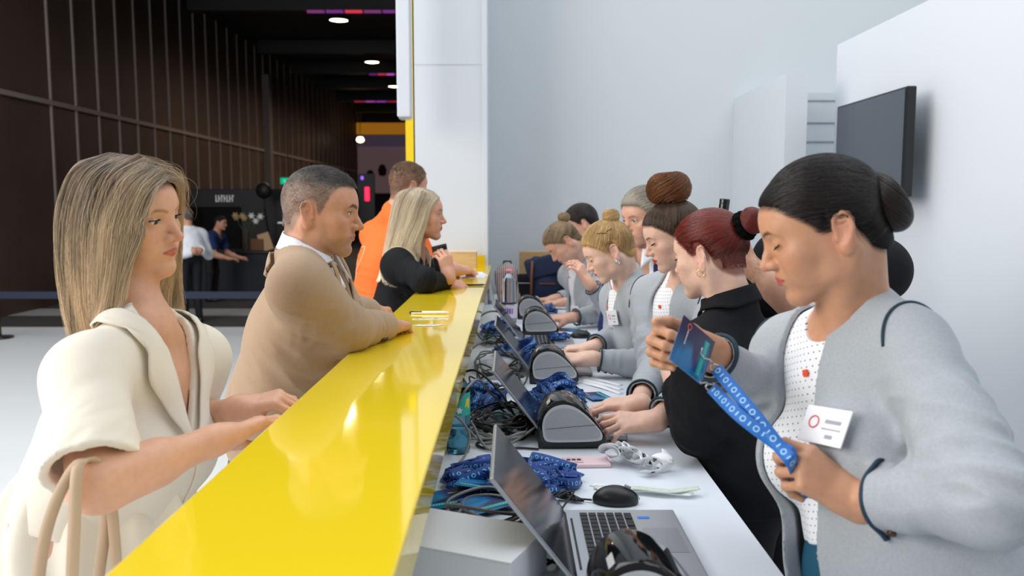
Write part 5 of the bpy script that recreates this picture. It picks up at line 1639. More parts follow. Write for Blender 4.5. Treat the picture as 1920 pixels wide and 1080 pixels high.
def guest_black():
    f = (0.985, 0.04, -0.06)
    hd = Head(by_nose(838, 416, 3.72, f), f, lid=2, opn=0.5, lips=0.85)
    J = make_joints(nb=at(772, 482, 3.76), shR=at(744, 496, 3.60), shL=at(792, 502, 3.96), pv=(-0.50, 3.66, 0.93),
                    elR=at(796, 526, 3.46), elL=at(812, 532, 3.80), wrR=at(836, 530, 3.66), wrL=at(842, 518, 3.60), bust=0.95)
    skin = S(214, 160, 136)
    hands = {'R': dict(d=(0.75, 0.4, -0.2), n=(0, -0.5, 0.9), **TYPE_L), 'L': dict(d=(-0.22, 0.15, 0.95), n=(0.6, -0.75, 0.1), curls=((40, 45, 20),) * 4, thumb=(30, 20, 15))}
    body, O, tips = person('woman with long straight blonde hair in a black jacket holding a phone at the counter', J, hd, skin,
        hd.coats(skin, S(190, 92, 88), S(110, 80, 60)), hands, skin_mat('skin_guest'), h=0.0042)
    eyes(hd, body, O); lashes(hd, body, O, m_lash, 4)
    hm = hair_mat('long_blonde_hair', S(104, 84, 64), S(246, 230, 200), rough=0.38)
    hr = cap(hd, body, O, hm, thick=4, shade=0.35, h=0.005)
    RF = [(-4, 80, 98), (46, 70, 84), (70, 44, 40), (78, 34, 0), (80, 22, -50), (84, 10, -110), (84, 10, -160), (80, 10, -200)]
    R1 = [(-4, 50, 122), (64, 40, 92), (86, 22, 44), (90, 12, 0), (94, -4, -60), (96, -26, -120), (92, -44, -180), (86, -56, -240)]
    R2 = [(-4, 10, 134), (70, -2, 102), (92, -20, 46), (96, -32, -10), (98, -52, -70), (96, -76, -140), (90, -96, -210), (84, -110, -280)]
    R3 = [(-4, -30, 134), (54, -62, 108), (74, -84, 50), (78, -96, -10), (78, -110, -80), (74, -126, -150), (70, -140, -220), (66, -150, -290)]
    BK = [(-4, -60, 126), (0, -100, 104), (0, -122, 44), (0, -130, -14), (0, -140, -84), (0, -150, -154), (0, -158, -224), (0, -164, -294)]
    mir = lambda g: [(-x - 8, y, z) for x, y, z in g]
    P, sh = long_hair(hd, [RF, R1, R2, R3, BK, mir(R3), mir(R2), mir(R1), mir(RF)], 9000, locks=160, wave=4, spread=7, seed=5)
    bz, core, jp = top('jacket', body, O, J, 0.006, m_blackcloth, loose=0.018, sleeves=((1, 1.0), (1, 1.0)), sr=0.014, hem=-0.05, neckr=(0.075, 0.10), amp=0.004,
        opening=([0.06, 0.0, -0.25], [(-0.05, 0.05), (-0.06, 0.06), (0, 0)]))
    P = push_out(P, jp, 0.008)
    strands_obj('hair_strands', P, 0.0005, hm, hr, O, sh + 0.22)
    cloth('shirt', torso(J, 0.008), 0.008, m_blackcloth, body, O, cuts=[el(J['nb'] + J['T'] @ np.array([0, 0.07, 0.05]), (0.07, 0.09, 0.09), J['T']).ev, lambda P: (P - J['pv']) @ J['T'][:, 2]])
    legs_mesh(J, body, O, m_blackcloth, m_shoe)
    # the phone in her hand
    ph = empty('mobile_phone', at(828, 488, 3.70))
    tag(ph, 'dark mobile phone held up in the hand of the blonde guest', 'phone')
    ph.rotation_euler = (R(8), R(-12), R(20))
    MB().box((0, 0, 0.0), (0.068, 0.009, 0.140), bev=0.003).obj('case', M('phone_case', S(60, 62, 60), rough=0.4), ph)
    MB().box((0.014, -0.006, 0.046), (0.028, 0.004, 0.030), bev=0.001).obj('camera_block', m_blkgl, ph)
guest_black()

def guest_orange():
    f = (0.78, 0.60, -0.10)
    hd = Head(at(764, 356, 4.12), f, male=True, lid=2, opn=0.5)
    J = make_joints(nb=at(742, 404, 4.12), shR=(-0.475, 3.98, 1.37), shL=(-0.70, 4.36, 1.37), pv=(-0.655, 4.12, 0.95),
                    elR=(-0.40, 3.96, 1.215), elL=(-0.50, 4.50, 1.215), wrR=(-0.26, 4.16, 1.20), wrL=(-0.30, 4.40, 1.20), bust=0, m=1.12, ma=1.1)
    skin = S(214, 158, 132)
    hands = {'R': dict(d=(0.5, 0.8, -0.1), n=(0, 0, 1), **TYPE_L), 'L': dict(d=(0.9, -0.2, -0.1), n=(0, 0, 1), **TYPE_L)}
    cts = hd.coats(skin, S(188, 112, 100), S(70, 50, 40))
    cts.append((lambda P: (hairline(hd.loc(P)[:, 1]) - 2 - hd.loc(P)[:, 2]) * 0.7 * hd.s, S(110, 84, 66), 0.006, 0.8))
    body, O, tips = person('man with cropped brown hair in an orange T-shirt seen from behind at the counter', J, hd, skin, cts, hands, skin_mat('skin_orange_guest'), h=0.0045)
    eyes(hd, body, O)
    hm = hair_mat('cropped_brown_hair', S(60, 44, 34), S(160, 124, 92), rough=0.45)
    P, sh = short_hair(hd, 6000, lambda q: np.interp(q[:, 2], [-50, 20, 70, 100], [3, 5, 10, 26]), lambda q: np.stack([0 * q[:, 0], 0.4 + 0 * q[:, 0], -0.4 + 0.01 * q[:, 2]], 1), lift=0.4, off=0.0)
    strands_obj('hair', P, 0.0005, hm, body, O, sh)
    tt, core, jp = top('t_shirt', body, O, J, 0.006, m_tee, loose=0.016, sleeves=((0, 0.75), (0, 0.75)), hem=-0.06, neckr=(0.078, 0.085), ndz=0.006, shorts=(0.070, 0.074), amp=0.004,
        folds=[(J['sm'] + J['T'] @ np.array([-0.05, -0.1, -0.3]), 0.2, J['T'][:, 2], 26, 6, 0.010)])
    # pale printed outline down the back
    T = J['T']; q = lambda x, y, z: J['sm'] + T @ np.array([x, y, z])
    m_print = M('pale_print', S(255, 190, 150), rough=0.7)
    for pts in ([q(-0.10, -0.2, -0.06), q(0.0, -0.2, -0.05), q(0.02, -0.2, -0.12), q(-0.03, -0.2, -0.22), q(-0.09, -0.2, -0.30)], [q(-0.14, -0.2, -0.07), q(-0.15, -0.2, -0.2), q(-0.13, -0.2, -0.34)]):
        seam('printed_line', pts, core, 0.0012, 0.003, m_print, tt, O)
    legs_mesh(J, body, O, m_denim, m_shoe)
guest_orange()

def far_man(label, px, py, Y, f, shirt, trousers, sleeves, h=0.012, behind=True, hairc=(S(40, 36, 34), S(120, 116, 112)), lean=0.0):
    o = at(px, py, Y); f = np.array(f, float)
    hd = Head(o, (f[0], f[1], -0.15), male=True, lid=2, opn=0.0)
    rt = unit(np.array([f[1], -f[0], 0])); ff = unit(np.array([f[0], f[1], 0])); z = o[2]
    nb = o - ff * (0.03 + lean) - np.array([0, 0, 0.17]); c = nb - [0, 0, 0.05]
    pv = np.array([o[0], o[1], 0]) - ff * (0.06 + lean * 2.5) + [0, 0, 0.93]
    sR, sL = c + rt * 0.19, c - rt * 0.19
    if behind:
        eR, eL = sR + rt * 0.06 - ff * 0.06 - [0, 0, 0.27], sL - rt * 0.06 - ff * 0.06 - [0, 0, 0.27]
        wR, wL = pv - ff * 0.17 + rt * 0.03 + [0, 0, 0.03], pv - ff * 0.17 - rt * 0.05 + [0, 0, 0.0]
    else:
        eR, eL = sR + rt * 0.03 + ff * 0.08 - [0, 0, 0.26], sL - rt * 0.03 + ff * 0.08 - [0, 0, 0.26]
        wR, wL = eR + ff * 0.22 - [0, 0, 0.06] - rt * 0.04, eL + ff * 0.22 - [0, 0, 0.06] + rt * 0.04
    J = make_joints(nb, sR, sL, pv, eR, eL, wR, wL, m=1.1, ma=1.1, bust=0)
    skin = S(206, 150, 124)
    hk = dict(curls=((30, 35, 20),) * 4, thumb=(25, 15, 15))
    hands = {'R': dict(d=-rt if behind else ff, n=-ff if behind else (0, 0, 1), **hk), 'L': dict(d=rt if behind else ff, n=-ff if behind else (0, 0, 1), **hk)}
    body, O, tips = person(label, J, hd, skin, hd.coats(skin, S(180, 110, 100), S(50, 40, 36)), hands, skin_mat('skin_passer'), h=h)
    hm = hair_mat('passer_hair', *hairc)
    cap(hd, body, O, hm, thick=7, shade=0.4, h=0.010)
    top('shirt', body, O, J, h, shirt, loose=0.026, sleeves=sleeves, sr=0.02, hem=0.04, neckr=(0.075, 0.085), shorts=(0.07, 0.075), amp=0.006)
    legs_mesh(J, body, O, trousers, m_shoe)
far_man('man in a white shirt with his hands behind his back in the dark hall', 349, 408, 10.9, (-0.75, 0.55), m_shirt, M('black_trousers', S(26, 28, 36), rough=0.8), ((1, 0.9), (1, 0.9)))
far_man('man in a dark blue polo shirt working at the black bar in the hall', 413, 420, 13.4, (0.95, -0.1), M('blue_polo', S(28, 52, 104), rough=0.8), M('grey_trousers', S(30, 30, 34), rough=0.8), ((0, 0.7), (0, 0.7)), behind=False, hairc=(S(20, 18, 18), S(50, 44, 40)), lean=0.05)
# ------------------------------------------------------------------ things on the desk and the counter
DZ = 0.92          # desk top
CZ = 1.16          # counter top
def on(px, py, z):
    """Point at height z that the photograph shows at (px, py)."""
    a = at(px, py, 1.0); d = a - np.array([0, 0, CAMH]); return np.array([0, 0, CAMH]) + d * ((z - CAMH) / d[2])

m_lidgrey = M('laptop_silver', S(186, 190, 196), rough=0.38, metal=0.75)
m_scr = M('laptop_screen', S(26, 30, 40), rough=0.12, spec=0.6)
m_key = M('black_keys', S(30, 31, 35), rough=0.5)
m_pad = M('touch_pad', S(168, 172, 178), rough=0.35, metal=0.6)
m_blue = M('blue_sticker', S(40, 120, 220), rough=0.5)
m_lab = M('side_label', S(190, 192, 194), rough=0.5)
m_side = M('grey_side_panel', S(168, 171, 174), rough=0.5, var=(3, 0.03))
m_rim = M('pale_rim', S(196, 198, 202), rough=0.35)

def laptop(label, X, Y0, Y1, ang=52, depth=0.215, sticker=False):
    """Opens towards +X: hinge line along Y at X, screen leaning back over -X."""
    L = Y1 - Y0
    t = empty('laptop', (X, (Y0 + Y1) / 2, DZ)); tag(t, label, 'laptop', 'open laptops along the desk')
    base = MB().box((depth / 2, 0, 0.009), (depth, L, 0.014), bev=0.003).obj('base', m_lidgrey, t)
    k = MB()
    kd, kl = 0.100, L * 0.86
    for r in range(6):
        n = 15 if r < 5 else 8
        for c in range(n):
            w = kl / n * 0.82
            k.box((0.030 + kd * (r + 0.5) / 6, -kl / 2 + kl * (c + 0.5) / n, 0.0175), (kd / 6 * 0.80, w, 0.002))
    k.obj('keyboard', m_key, t)
    MB().box((0.172, 0.01, 0.0163), (0.064, L * 0.34, 0.0007)).obj('touch_pad', m_pad, t)
    MB().box((0.014, 0, 0.0163), (0.004, L * 0.70, 0.0008)).obj('speaker_slot', m_key, t)
    if sticker:
        MB().box((0.150, L * 0.36, 0.0164), (0.022, 0.010, 0.0006)).obj('sticker', m_blue, t)
    a = R(ang); sl = 0.212
    dr = np.array([-math.cos(a), 0, math.sin(a)]); nr = np.array([math.sin(a), 0, math.cos(a)])
    Rm = Matrix(np.stack([-dr, [0, 1, 0], nr], 1).tolist())
    if np.linalg.det(np.array(Rm)) < 0: Rm = Matrix(np.stack([-dr, [0, -1, 0], nr], 1).tolist())
    lid = MB().box((0, 0, 0), (sl, L, 0.007), bev=0.002).obj('lid', m_lidgrey, t)
    lid.matrix_local = Matrix.Translation(Vector(dr * sl / 2 + np.array([0, 0, 0.016]))) @ Rm.to_4x4()
    MB().box((0, 0, 0.0036), (sl * 0.97, L * 0.98, 0.0012)).obj('screen', m_scr, lid)
    MB().tube([(0, -L * 0.42, 0.016), (0, L * 0.42, 0.016)], 0.006, 10).obj('hinge', m_key, t, smooth=True)
    return t

def drop_outline(n=44):
    """Side view of the printer: tall rounded front, long falling back."""
    pts = spline([(0.000, 0.020), (-0.003, 0.055), (0.004, 0.088), (0.024, 0.114), (0.054, 0.125), (0.084, 0.119), (0.114, 0.097), (0.142, 0.065), (0.162, 0.036), (0.166, 0.018), (0.154, 0.005), (0.080, 0.001), (0.014, 0.002), (0.000, 0.020)], n)[:-1]
    return [tuple(p) for p in pts]

def printer(label, X, Y, w=0.125, sc=1.0, label_st=True, rot=0.0):
    t = empty('label_printer', (X, Y, DZ), (0, 0, rot)); tag(t, label, 'label printer', 'label printers along the desk')
    o = drop_outline()
    cx, cz = 0.076, 0.058
    def off(s, k=1.0): return [(cx + (x - cx) * s, cz + (z - cz) * s * k) for x, z in o]
    rings = [(0.90, 0.0), (0.965, 0.003), (1.0, 0.012), (1.0, w - 0.012), (0.965, w - 0.003), (0.90, w)]
    v = []; f = []
    n = len(o)
    for s, y in rings:
        v += [(x * sc, y * sc, max(z, 0.0005) * sc) for x, z in off(s)]
    for i in range(len(rings) - 1):
        for k in range(n): f.append((i * n + k, i * n + (k + 1) % n, (i + 1) * n + (k + 1) % n, (i + 1) * n + k))
    f.append(tuple(range(n))); f.append(tuple(range((len(rings) - 1) * n, len(rings) * n)))
    MB().add(v, f).obj('housing', m_blkgl, t, smooth=True, autosm=40)
    for y0, y1 in ((-0.002, 0.004), (w - 0.004, w + 0.002)):
        MB().prism(off(0.88, 0.86), y0, y1, lambda a, b, h: (a * sc, h * sc, (b + 0.004) * sc)).obj('side_panel', m_rim, t, autosm=40)
        yy = (y0 - 0.001, y0 + 0.002) if y0 < 0 else (y1 - 0.002, y1 + 0.001)
        p = MB().prism(off(0.81, 0.78), yy[0], yy[1], lambda a, b, h: (a * sc, h * sc, (b + 0.004) * sc)).obj('side_inset', m_side, t, autosm=40)
    if True:
        sm = MB()
        for i in range(12):
            a, b = i / 12, (i + 1) / 12
            sm.tube([((0.016 + 0.135 * a) * sc, -0.0034 * sc, (0.052 + 0.012 * a) * sc), ((0.016 + 0.135 * b) * sc, -0.0034 * sc, (0.052 + 0.012 * b) * sc)], 0.0005, 5)
        sm.obj('panel_joint', m_key, t)
    MB().box((0.022 * sc, w / 2 * sc, 0.028 * sc), (0.05 * sc, w * 0.96 * sc, 0.055 * sc), bev=0.004).obj('foot_block', m_blk, t)
    if label_st:
        st_ = MB().box((0, 0, 0), (0.022, 0.036, 0.001)).obj('label_sticker', m_lab, t)
        st_.location = (0.0195 * sc, 0.030 * sc, 0.1095 * sc); st_.rotation_euler = (0, R(-50), 0)
    MB().box((0.115 * sc, w / 2 * sc, 0.098 * sc), (0.004, w * 0.7 * sc, 0.004), rot=Matrix.Rotation(R(42), 3, 'Y')).obj('paper_slot', m_key, t)
    return t

def mouse(label, X, Y, rot, sc=1.0):
    t = empty('computer_mouse', (X, Y, DZ), (0, 0, rot)); tag(t, label, 'mouse', 'black computer mice')
    p = [el((0, 0, 0.006), (0.050, 0.030, 0.030), k=0.01)]
    v, q = surf_nets(lambda P, c: np.maximum(field(p, P) + 0.012 * np.clip(P[:, 0] / 0.05, -1, 1) ** 2 * 0.3, 0.0006 - P[:, 2]), (-0.06, -0.04, -0.002), (0.06, 0.04, 0.045), 0.002)
    mesh_obj('body', relax(v, q, 2), q, m_blk, parent=t)
    MB().tube([(-0.030, 0, 0.031), (-0.018, 0, 0.0365)], 0.004, 10).obj('scroll_wheel', m_grey, t, smooth=True)
    sm = [(-0.049 + 0.004 * i, 0, 0.006 + 0.0305 * math.sqrt(max(0, 1 - ((-0.049 + 0.004 * i) / 0.05) ** 2)) - 0.0036 * ((-0.049 + 0.004 * i) / 0.05) ** 2) for i in range(8)]
    MB().tube(sm, 0.0008, 5).obj('button_gap', m_black, t)
    return t

# --- blue printed lanyards
def lanyard_mat(name, base, mark):
    m = M(name, base, rough=0.55, weave=(900, 0.15), sheen=0.2)
    nt = m.node_tree; N = nt.nodes.new; L = nt.links.new; b = nt.nodes['Principled BSDF']
    uv = N('ShaderNodeUVMap'); uv.uv_map = 'ribbon'
    sp = N('ShaderNodeSeparateXYZ'); L(uv.outputs[0], sp.inputs[0])
    def mth(op, a, bb=None):
        n = N('ShaderNodeMath'); n.operation = op
        for i, q in enumerate((a, bb)):
            if q is None: continue
            if isinstance(q, (int, float)): n.inputs[i].default_value = q
            else: L(q, n.inputs[i])
        return n.outputs[0]
    u = mth('FRACT', mth('DIVIDE', sp.outputs[0], 0.024)); v = mth('DIVIDE', sp.outputs[1], 0.024)   # v: -0.25 .. 0.25 across
    du = mth('SUBTRACT', u, 0.28)
    r = mth('SQRT', mth('ADD', mth('MULTIPLY', du, du), mth('MULTIPLY', v, v)))
    ringm = mth('LESS_THAN', mth('ABSOLUTE', mth('SUBTRACT', r, 0.16)), 0.036)
    bar = mth('MULTIPLY', mth('LESS_THAN', mth('ABSOLUTE', mth('SUBTRACT', u, 0.78)), 0.05), mth('LESS_THAN', mth('ABSOLUTE', v), 0.15))
    k = mth('MAXIMUM', ringm, bar)
    mx = N('ShaderNodeMix'); mx.data_type = 'RGBA'
    mx.inputs['A'].default_value = (*base, 1); mx.inputs['B'].default_value = (*mark, 1)
    L(k, mx.inputs['Factor']); L(mx.outputs['Result'], b.inputs['Base Color'])
    return m
m_lan = lanyard_mat('printed_lanyard', S(10, 62, 142), S(110, 206, 230))
m_lan2 = lanyard_mat('bright_printed_lanyard', S(34, 110, 196), S(168, 212, 240))

def ribbon(name, path, wid, wvec, mat, parent=None, loc=None, u0=0.0, th=0.0010):
    P = np.asarray(path, float); n = len(P)
    t = np.gradient(P, axis=0); t /= np.linalg.norm(t, axis=1)[:, None] + 1e-9
    w = np.asarray(wvec, float); w = w - t * np.einsum('ij,ij->i', w, t)[:, None]; w /= np.linalg.norm(w, axis=1)[:, None] + 1e-9
    s = np.concatenate([[0], np.cumsum(np.linalg.norm(np.diff(P, axis=0), axis=1))]) + u0
    v = np.concatenate([P - w * wid / 2, P + w * wid / 2])
    f = np.array([(i, i + 1, n + i + 1, n + i) for i in range(n - 1)])
    off = np.zeros(3) if loc is None else np.asarray(loc)
    o = mesh_obj(name, v - off, f, mat, parent=parent, loc=loc)
    uv = o.data.uv_layers.new(name='ribbon')
    vi = np.empty(len(o.data.loops), int); o.data.loops.foreach_get('vertex_index', vi)
    c = np.where((vi < n)[:, None], np.stack([s[vi % n], np.full(len(vi), -wid / 2)], 1), np.stack([s[vi % n], np.full(len(vi), wid / 2)], 1))
    uv.data.foreach_set('uv', c.astype(np.float32).ravel())
    md = o.modifiers.new('thickness', 'SOLIDIFY'); md.thickness = th; md.offset = 0
    return o

def heap(label, group, ctr, ext, hgt, n, seed, length=0.85, wid=0.022, base=DZ, clips=0):
    rg = np.random.default_rng(seed)
    for i in range(n):
        k = 7 + int(length * 5)
        lvl = (i + 0.5) / n
        pts = []
        p = rg.uniform(-0.7, 0.7, 2)
        ang = rg.uniform(0, 6.28)
        for j in range(k):
            ang += rg.normal() * 0.9 + 0.5
            p = p + 0.55 * np.array([math.cos(ang), math.sin(ang)])
            r = np.linalg.norm(p)
            if r > 0.95: p *= 0.95 / r; ang += 1.6
            z = hgt * lvl * (1 - 0.65 * min(1, np.linalg.norm(p)) ** 2) * rg.uniform(0.5, 1.2)
            pts.append((ctr[0] + p[0] * ext[0], ctr[1] + p[1] * ext[1], base + wid * 0.35 + z))
        P = spline(pts, k * 9)
        ph = rg.uniform(0, 6.28, 3); t = np.linspace(0, 1, len(P))
        wv = np.stack([0.7 * np.sin(t * 9 + ph[0]), 0.7 * np.sin(t * 8 + ph[1]), 0.75 + 0.55 * np.sin(t * 11 + ph[2])], 1)
        # keep both edges above the table
        P[:, 2] = np.maximum(P[:, 2], base + wid * 0.5)
        o = ribbon('lanyard', P, wid, wv, m_lan, loc=(ctr[0], ctr[1], base))
        tag(o, label, 'lanyard', group)

def cable(label, pts, r, mat, group=None, n=120, name='cable', plug=None):
    P = spline(pts, n)
    c = P.mean(0); c[2] = P[:, 2].min() - r
    o = MB().tube([p - c for p in P], r, 8).obj(name, mat, None, smooth=True, loc=tuple(c))
    tag(o, label, 'cable', group)
    return o

def wander(rg, ctr, ext, z0, z1, k):
    a = rg.uniform(0, 6.28); out = []
    for i in range(k):
        a += rg.uniform(0.5, 1.5)
        rr = rg.uniform(0.55, 1.0)
        out.append((ctr[0] + ext[0] * rr * math.cos(a), ctr[1] + ext[1] * rr * math.sin(a), z0 + (z1 - z0) * rg.random()))
    return out

def props_desk():
    laptop('open silver laptop nearest the camera, with a blue sticker beside its touch pad', 0.100, 1.255, 1.575, 52, sticker=True)
    laptop('open laptop behind the grey sided printer beside the green labelled bottle', 0.085, 2.10, 2.40, 52)
    laptop('open laptop beyond the second printer, in front of the blonde hostess', 0.075, 2.92, 3.20, 52)
    laptop('open laptop beside the clear pink capped bottle, keyboard towards the blonde hostess', 0.060, 3.50, 3.78, 52)
    printer('black label printer cut off by the bottom edge, in front of the nearest laptop', 0.115, 1.085)
    printer('black label printer with grey side behind the pink phone', 0.072, 2.03)
    printer('black label printer half buried by the big lanyard heap', 0.068, 2.79)
    printer('black label printer in front of the far hostess hands', 0.060, 3.87)
    printer('farthest black label printer beside the clear bottle', 0.040, 4.42)
    mouse('black computer mouse by the paper strips near the closest laptop', 0.213, 1.655, R(172))
    mouse('black computer mouse on the clear desk before the blonde hostess', 0.322, 3.80, R(175))
props_desk()

def props_bottles():
    m_pet = M('clear_plastic', (0.93, 0.97, 1.0), rough=0.04, trans=1.0, ior=1.18)
    m_petb = M('blue_tinted_plastic', S(150, 216, 240), rough=0.04, trans=1.0, ior=1.18)
    m_water = M('water', S(200, 232, 244), rough=0.0, trans=1.0, ior=1.33)
    def bottle(label, X, Y, H, r, pet, cap_col, lab_col, level, lab=(0.42, 0.72)):
        t = empty('water_bottle', (X, Y, DZ)); tag(t, label, 'bottle')
        pr = [(0.001, 0.006), (r * 0.55, 0.001), (r * 0.86, 0.0), (r, 0.010), (r * 0.96, H * 0.12), (r, H * 0.20), (r * 0.92, H * 0.28), (r, H * 0.36), (r, lab[0] * H), (r * 0.985, lab[0] * H + 0.002), (r * 0.985, lab[1] * H), (r, lab[1] * H + 0.003),
              (r * 0.93, H * 0.78), (r * 0.66, H * 0.86), (r * 0.42, H * 0.915), (r * 0.36, H * 0.93), (r * 0.36, H * 0.95)]
        MB().lathe(pr, 36).obj('shell', pet, t, smooth=True)
        MB().lathe([(0, level * H), (r * 0.95, level * H), (r * 0.97, H * 0.30), (r * 0.90, H * 0.28), (r * 0.96, H * 0.2), (r * 0.93, H * 0.12), (r * 0.96, 0.012), (r * 0.8, 0.003), (0, 0.006)], 32).obj('water', m_water, t, smooth=True)
        MB().lathe([(0, H), (r * 0.40, H), (r * 0.43, H * 0.99), (r * 0.43, H * 0.945), (r * 0.38, H * 0.94)], 28).obj('cap', M('cap_plastic', cap_col, rough=0.4), t, smooth=True)
        lb = MB().lathe([(r * 1.0, lab[0] * H + 0.002), (r * 1.006, lab[0] * H + 0.003), (r * 1.006, lab[1] * H - 0.002), (r * 1.0, lab[1] * H)], 36).obj('label', M('bottle_label', lab_col, rough=0.45), t, smooth=True)
        return t, lb
    t, lb = bottle('small water bottle with a green and pink label beside the counter edge', -0.128, 2.01, 0.205, 0.030, m_petb, S(236, 240, 244), S(60, 178, 160), 0.32, (0.46, 0.74))
    def wrap(poly, r, mat, name):    # flat marks bent round the bottle (angle in mm along the label, height)
        n = len(poly); vs = [(r * math.sin(u / r), -r * math.cos(u / r), z) for u, z in poly]
        c = np.mean(np.array(poly), 0); vs.append((r * math.sin(c[0] / r), -r * math.cos(c[0] / r), c[1]))
        o = mesh_obj(name, vs, [(i, (i + 1) % n, n) for i in range(n)], mat, parent=lb, smooth=False)
        md = o.modifiers.new('thickness', 'SOLIDIFY'); md.thickness = 0.0004
    def star(cx, cz, r0, r1, k, a0=0.2): return [(cx + (r0 if i % 2 else r1) * math.cos(a0 + PI * i / k), cz + (r0 if i % 2 else r1) * math.sin(a0 + PI * i / k)) for i in range(2 * k)]
    mp = M('magenta_print', S(190, 40, 120), rough=0.5); my = M('yellow_print', S(230, 210, 50), rough=0.5); mw = M('white_print', S(240, 244, 248), rough=0.5)
    wrap(star(-0.012, 0.124, 0.011, 0.017, 7), 0.0306, mp, 'pink_star')
    wrap(star(0.005, 0.110, 0.005, 0.010, 6), 0.0309, mw, 'white_flower')
    wrap([(0.020, 0.118), (0.034, 0.112), (0.036, 0.140), (0.024, 0.136)], 0.0306, my, 'yellow_patch')
    for i, w in enumerate((0.014, 0.007, 0.014)):
        wrap([(-0.012 - w / 2, 0.130 - i * 0.006), (-0.012 + w / 2, 0.130 - i * 0.006), (-0.012 + w / 2, 0.1275 - i * 0.006), (-0.012 - w / 2, 0.1275 - i * 0.006)], 0.0312, mw, 'printed_line')
    t, lb = bottle('large clear water bottle with a pink cap beside the far laptop', -0.008, 4.30, 0.275, 0.041, m_pet, S(240, 150, 170), S(226, 206, 226), 0.38, (0.10, 0.34))
    for i, (u, w) in enumerate(((-0.018, 0.006), (-0.006, 0.008), (0.006, 0.008), (0.018, 0.006))):
        wrap([(u - w / 2, 0.050), (u + w / 2, 0.050), (u + w / 2, 0.078), (u - w / 2, 0.078)], 0.0415, M('violet_print', S(70, 70, 160), rough=0.5), 'printed_letter')
    wrap([(-0.030, 0.036), (0.030, 0.036), (0.030, 0.044), (-0.030, 0.044)], 0.0415, M('pink_print', S(236, 130, 170), rough=0.5), 'printed_line')
props_bottles()

def props_lanyards():
    g = 'blue printed lanyards heaped on the desk'
    heap('blue printed lanyard in the tangled heap around the nearest laptop lid', g, (0.005, 1.78), (0.155, 0.115), 0.045, 13, 11, 0.9)
    heap('blue printed lanyard in the big heap against the second printer', g, (0.145, 2.50), (0.085, 0.10), 0.085, 13, 12, 0.9)
    heap('blue printed lanyard in the heap between the cables and the counter', g, (-0.085, 2.52), (0.075, 0.14), 0.07, 8, 13, 0.8)
    heap('blue printed lanyard in the heap behind the third laptop', g, (0.06, 3.33), (0.13, 0.08), 0.06, 8, 14, 0.8)
    heap('blue printed lanyard in the heap under the clear bottle', g, (-0.05, 3.92), (0.09, 0.16), 0.07, 9, 15, 0.8)
    heap('blue printed lanyard in the heap beside the farthest printer', g, (0.20, 4.75), (0.10, 0.12), 0.04, 6, 16, 0.7)
    heap('blue printed lanyard coiled on the far laptop keyboard', g, (0.215, 3.62), (0.05, 0.035), 0.03, 3, 17, 0.5, base=DZ + 0.02)
props_lanyards()

def card_mat(name, a, b):
    m = M(name, a, rough=0.25, spec=0.5)
    nt = m.node_tree; N = nt.nodes.new; L = nt.links.new; bs = nt.nodes['Principled BSDF']
    tc = N('ShaderNodeTexCoord'); nz = N('ShaderNodeTexNoise'); nz.inputs['Scale'].default_value = 34; nz.inputs['Detail'].default_value = 2
    mp = N('ShaderNodeMapping'); mp.inputs['Scale'].default_value = (1, 0.35, 1); mp.inputs['Rotation'].default_value = (0, 0, 0.7)
    L(tc.outputs['Object'], mp.inputs[0]); L(mp.outputs[0], nz.inputs['Vector'])
    cr = N('ShaderNodeValToRGB'); cr.color_ramp.elements[0].position = 0.46; cr.color_ramp.elements[0].color = (*a, 1)
    cr.color_ramp.elements[1].position = 0.66; cr.color_ramp.elements[1].color = (*b, 1)
    # the printed picture turns from navy at the top to bright blue at the foot
    sy = N('ShaderNodeSeparateXYZ'); L(tc.outputs['Generated'], sy.inputs[0])
    ad = N('ShaderNodeMath'); ad.operation = 'MULTIPLY_ADD'; ad.inputs[1].default_value = -0.28; L(sy.outputs['Y'], ad.inputs[0]); L(nz.outputs['Fac'], ad.inputs[2])
    ad2 = N('ShaderNodeMath'); ad2.operation = 'ADD'; ad2.inputs[1].default_value = 0.18; L(ad.outputs[0], ad2.inputs[0])
    L(ad2.outputs[0], cr.inputs[0]); L(cr.outputs[0], bs.inputs['Base Color'])
    return m
m_cardblue = card_mat('printed_badge_card', S(22, 34, 84), S(30, 120, 176))
m_teals = M('teal_stripe', S(24, 156, 160), rough=0.4)
m_tealt = M('teal_text', S(110, 220, 214), rough=0.4)

def event_card(label, M4, w=0.074, h=0.105, group=None):
    """Dark blue badge card, its face on local +Z, top along +Y."""
    t = MB().box((0, 0, 0), (w, h, 0.0012)).obj('badge_card', m_cardblue)
    t.matrix_world = M4
    tag(t, label, 'badge card', group)
    s = MB().box((w * 0.30, -h * 0.02, 0.0009), (w * 0.15, h * 0.80, 0.0006)).obj('teal_stripe', m_teals, t)
    tx = MB()
    for i in range(14):
        tx.box((w * 0.30, -h * 0.36 + h * 0.70 * i / 13, 0.0014), (w * 0.06, h * 0.028, 0.0004))
    tx.obj('printed_text', m_tealt, s)
    ring(np.array([-w * 0.27, h * 0.37, 0.0010]), (0, 0, 1), 0.0045, 0.0010, M('orange_mark', S(220, 110, 90), rough=0.5), t, np.zeros(3), 'printed_ring', 18)
    tx = MB()
    for i in range(6): tx.box((-w * 0.27, h * 0.29 - i * 0.0042, 0.0009), (0.0022, 0.0030, 0.0004))
    tx.obj('printed_name', m_card, t)
    return t

def flat(px, py, z, rot, tilt=(0, 0)):
    p = on(px, py, z)
    return Matrix.Translation(Vector(p)) @ Matrix.Rotation(rot, 4, 'Z') @ Matrix.Rotation(tilt[0], 4, 'X') @ Matrix.Rotation(tilt[1], 4, 'Y')

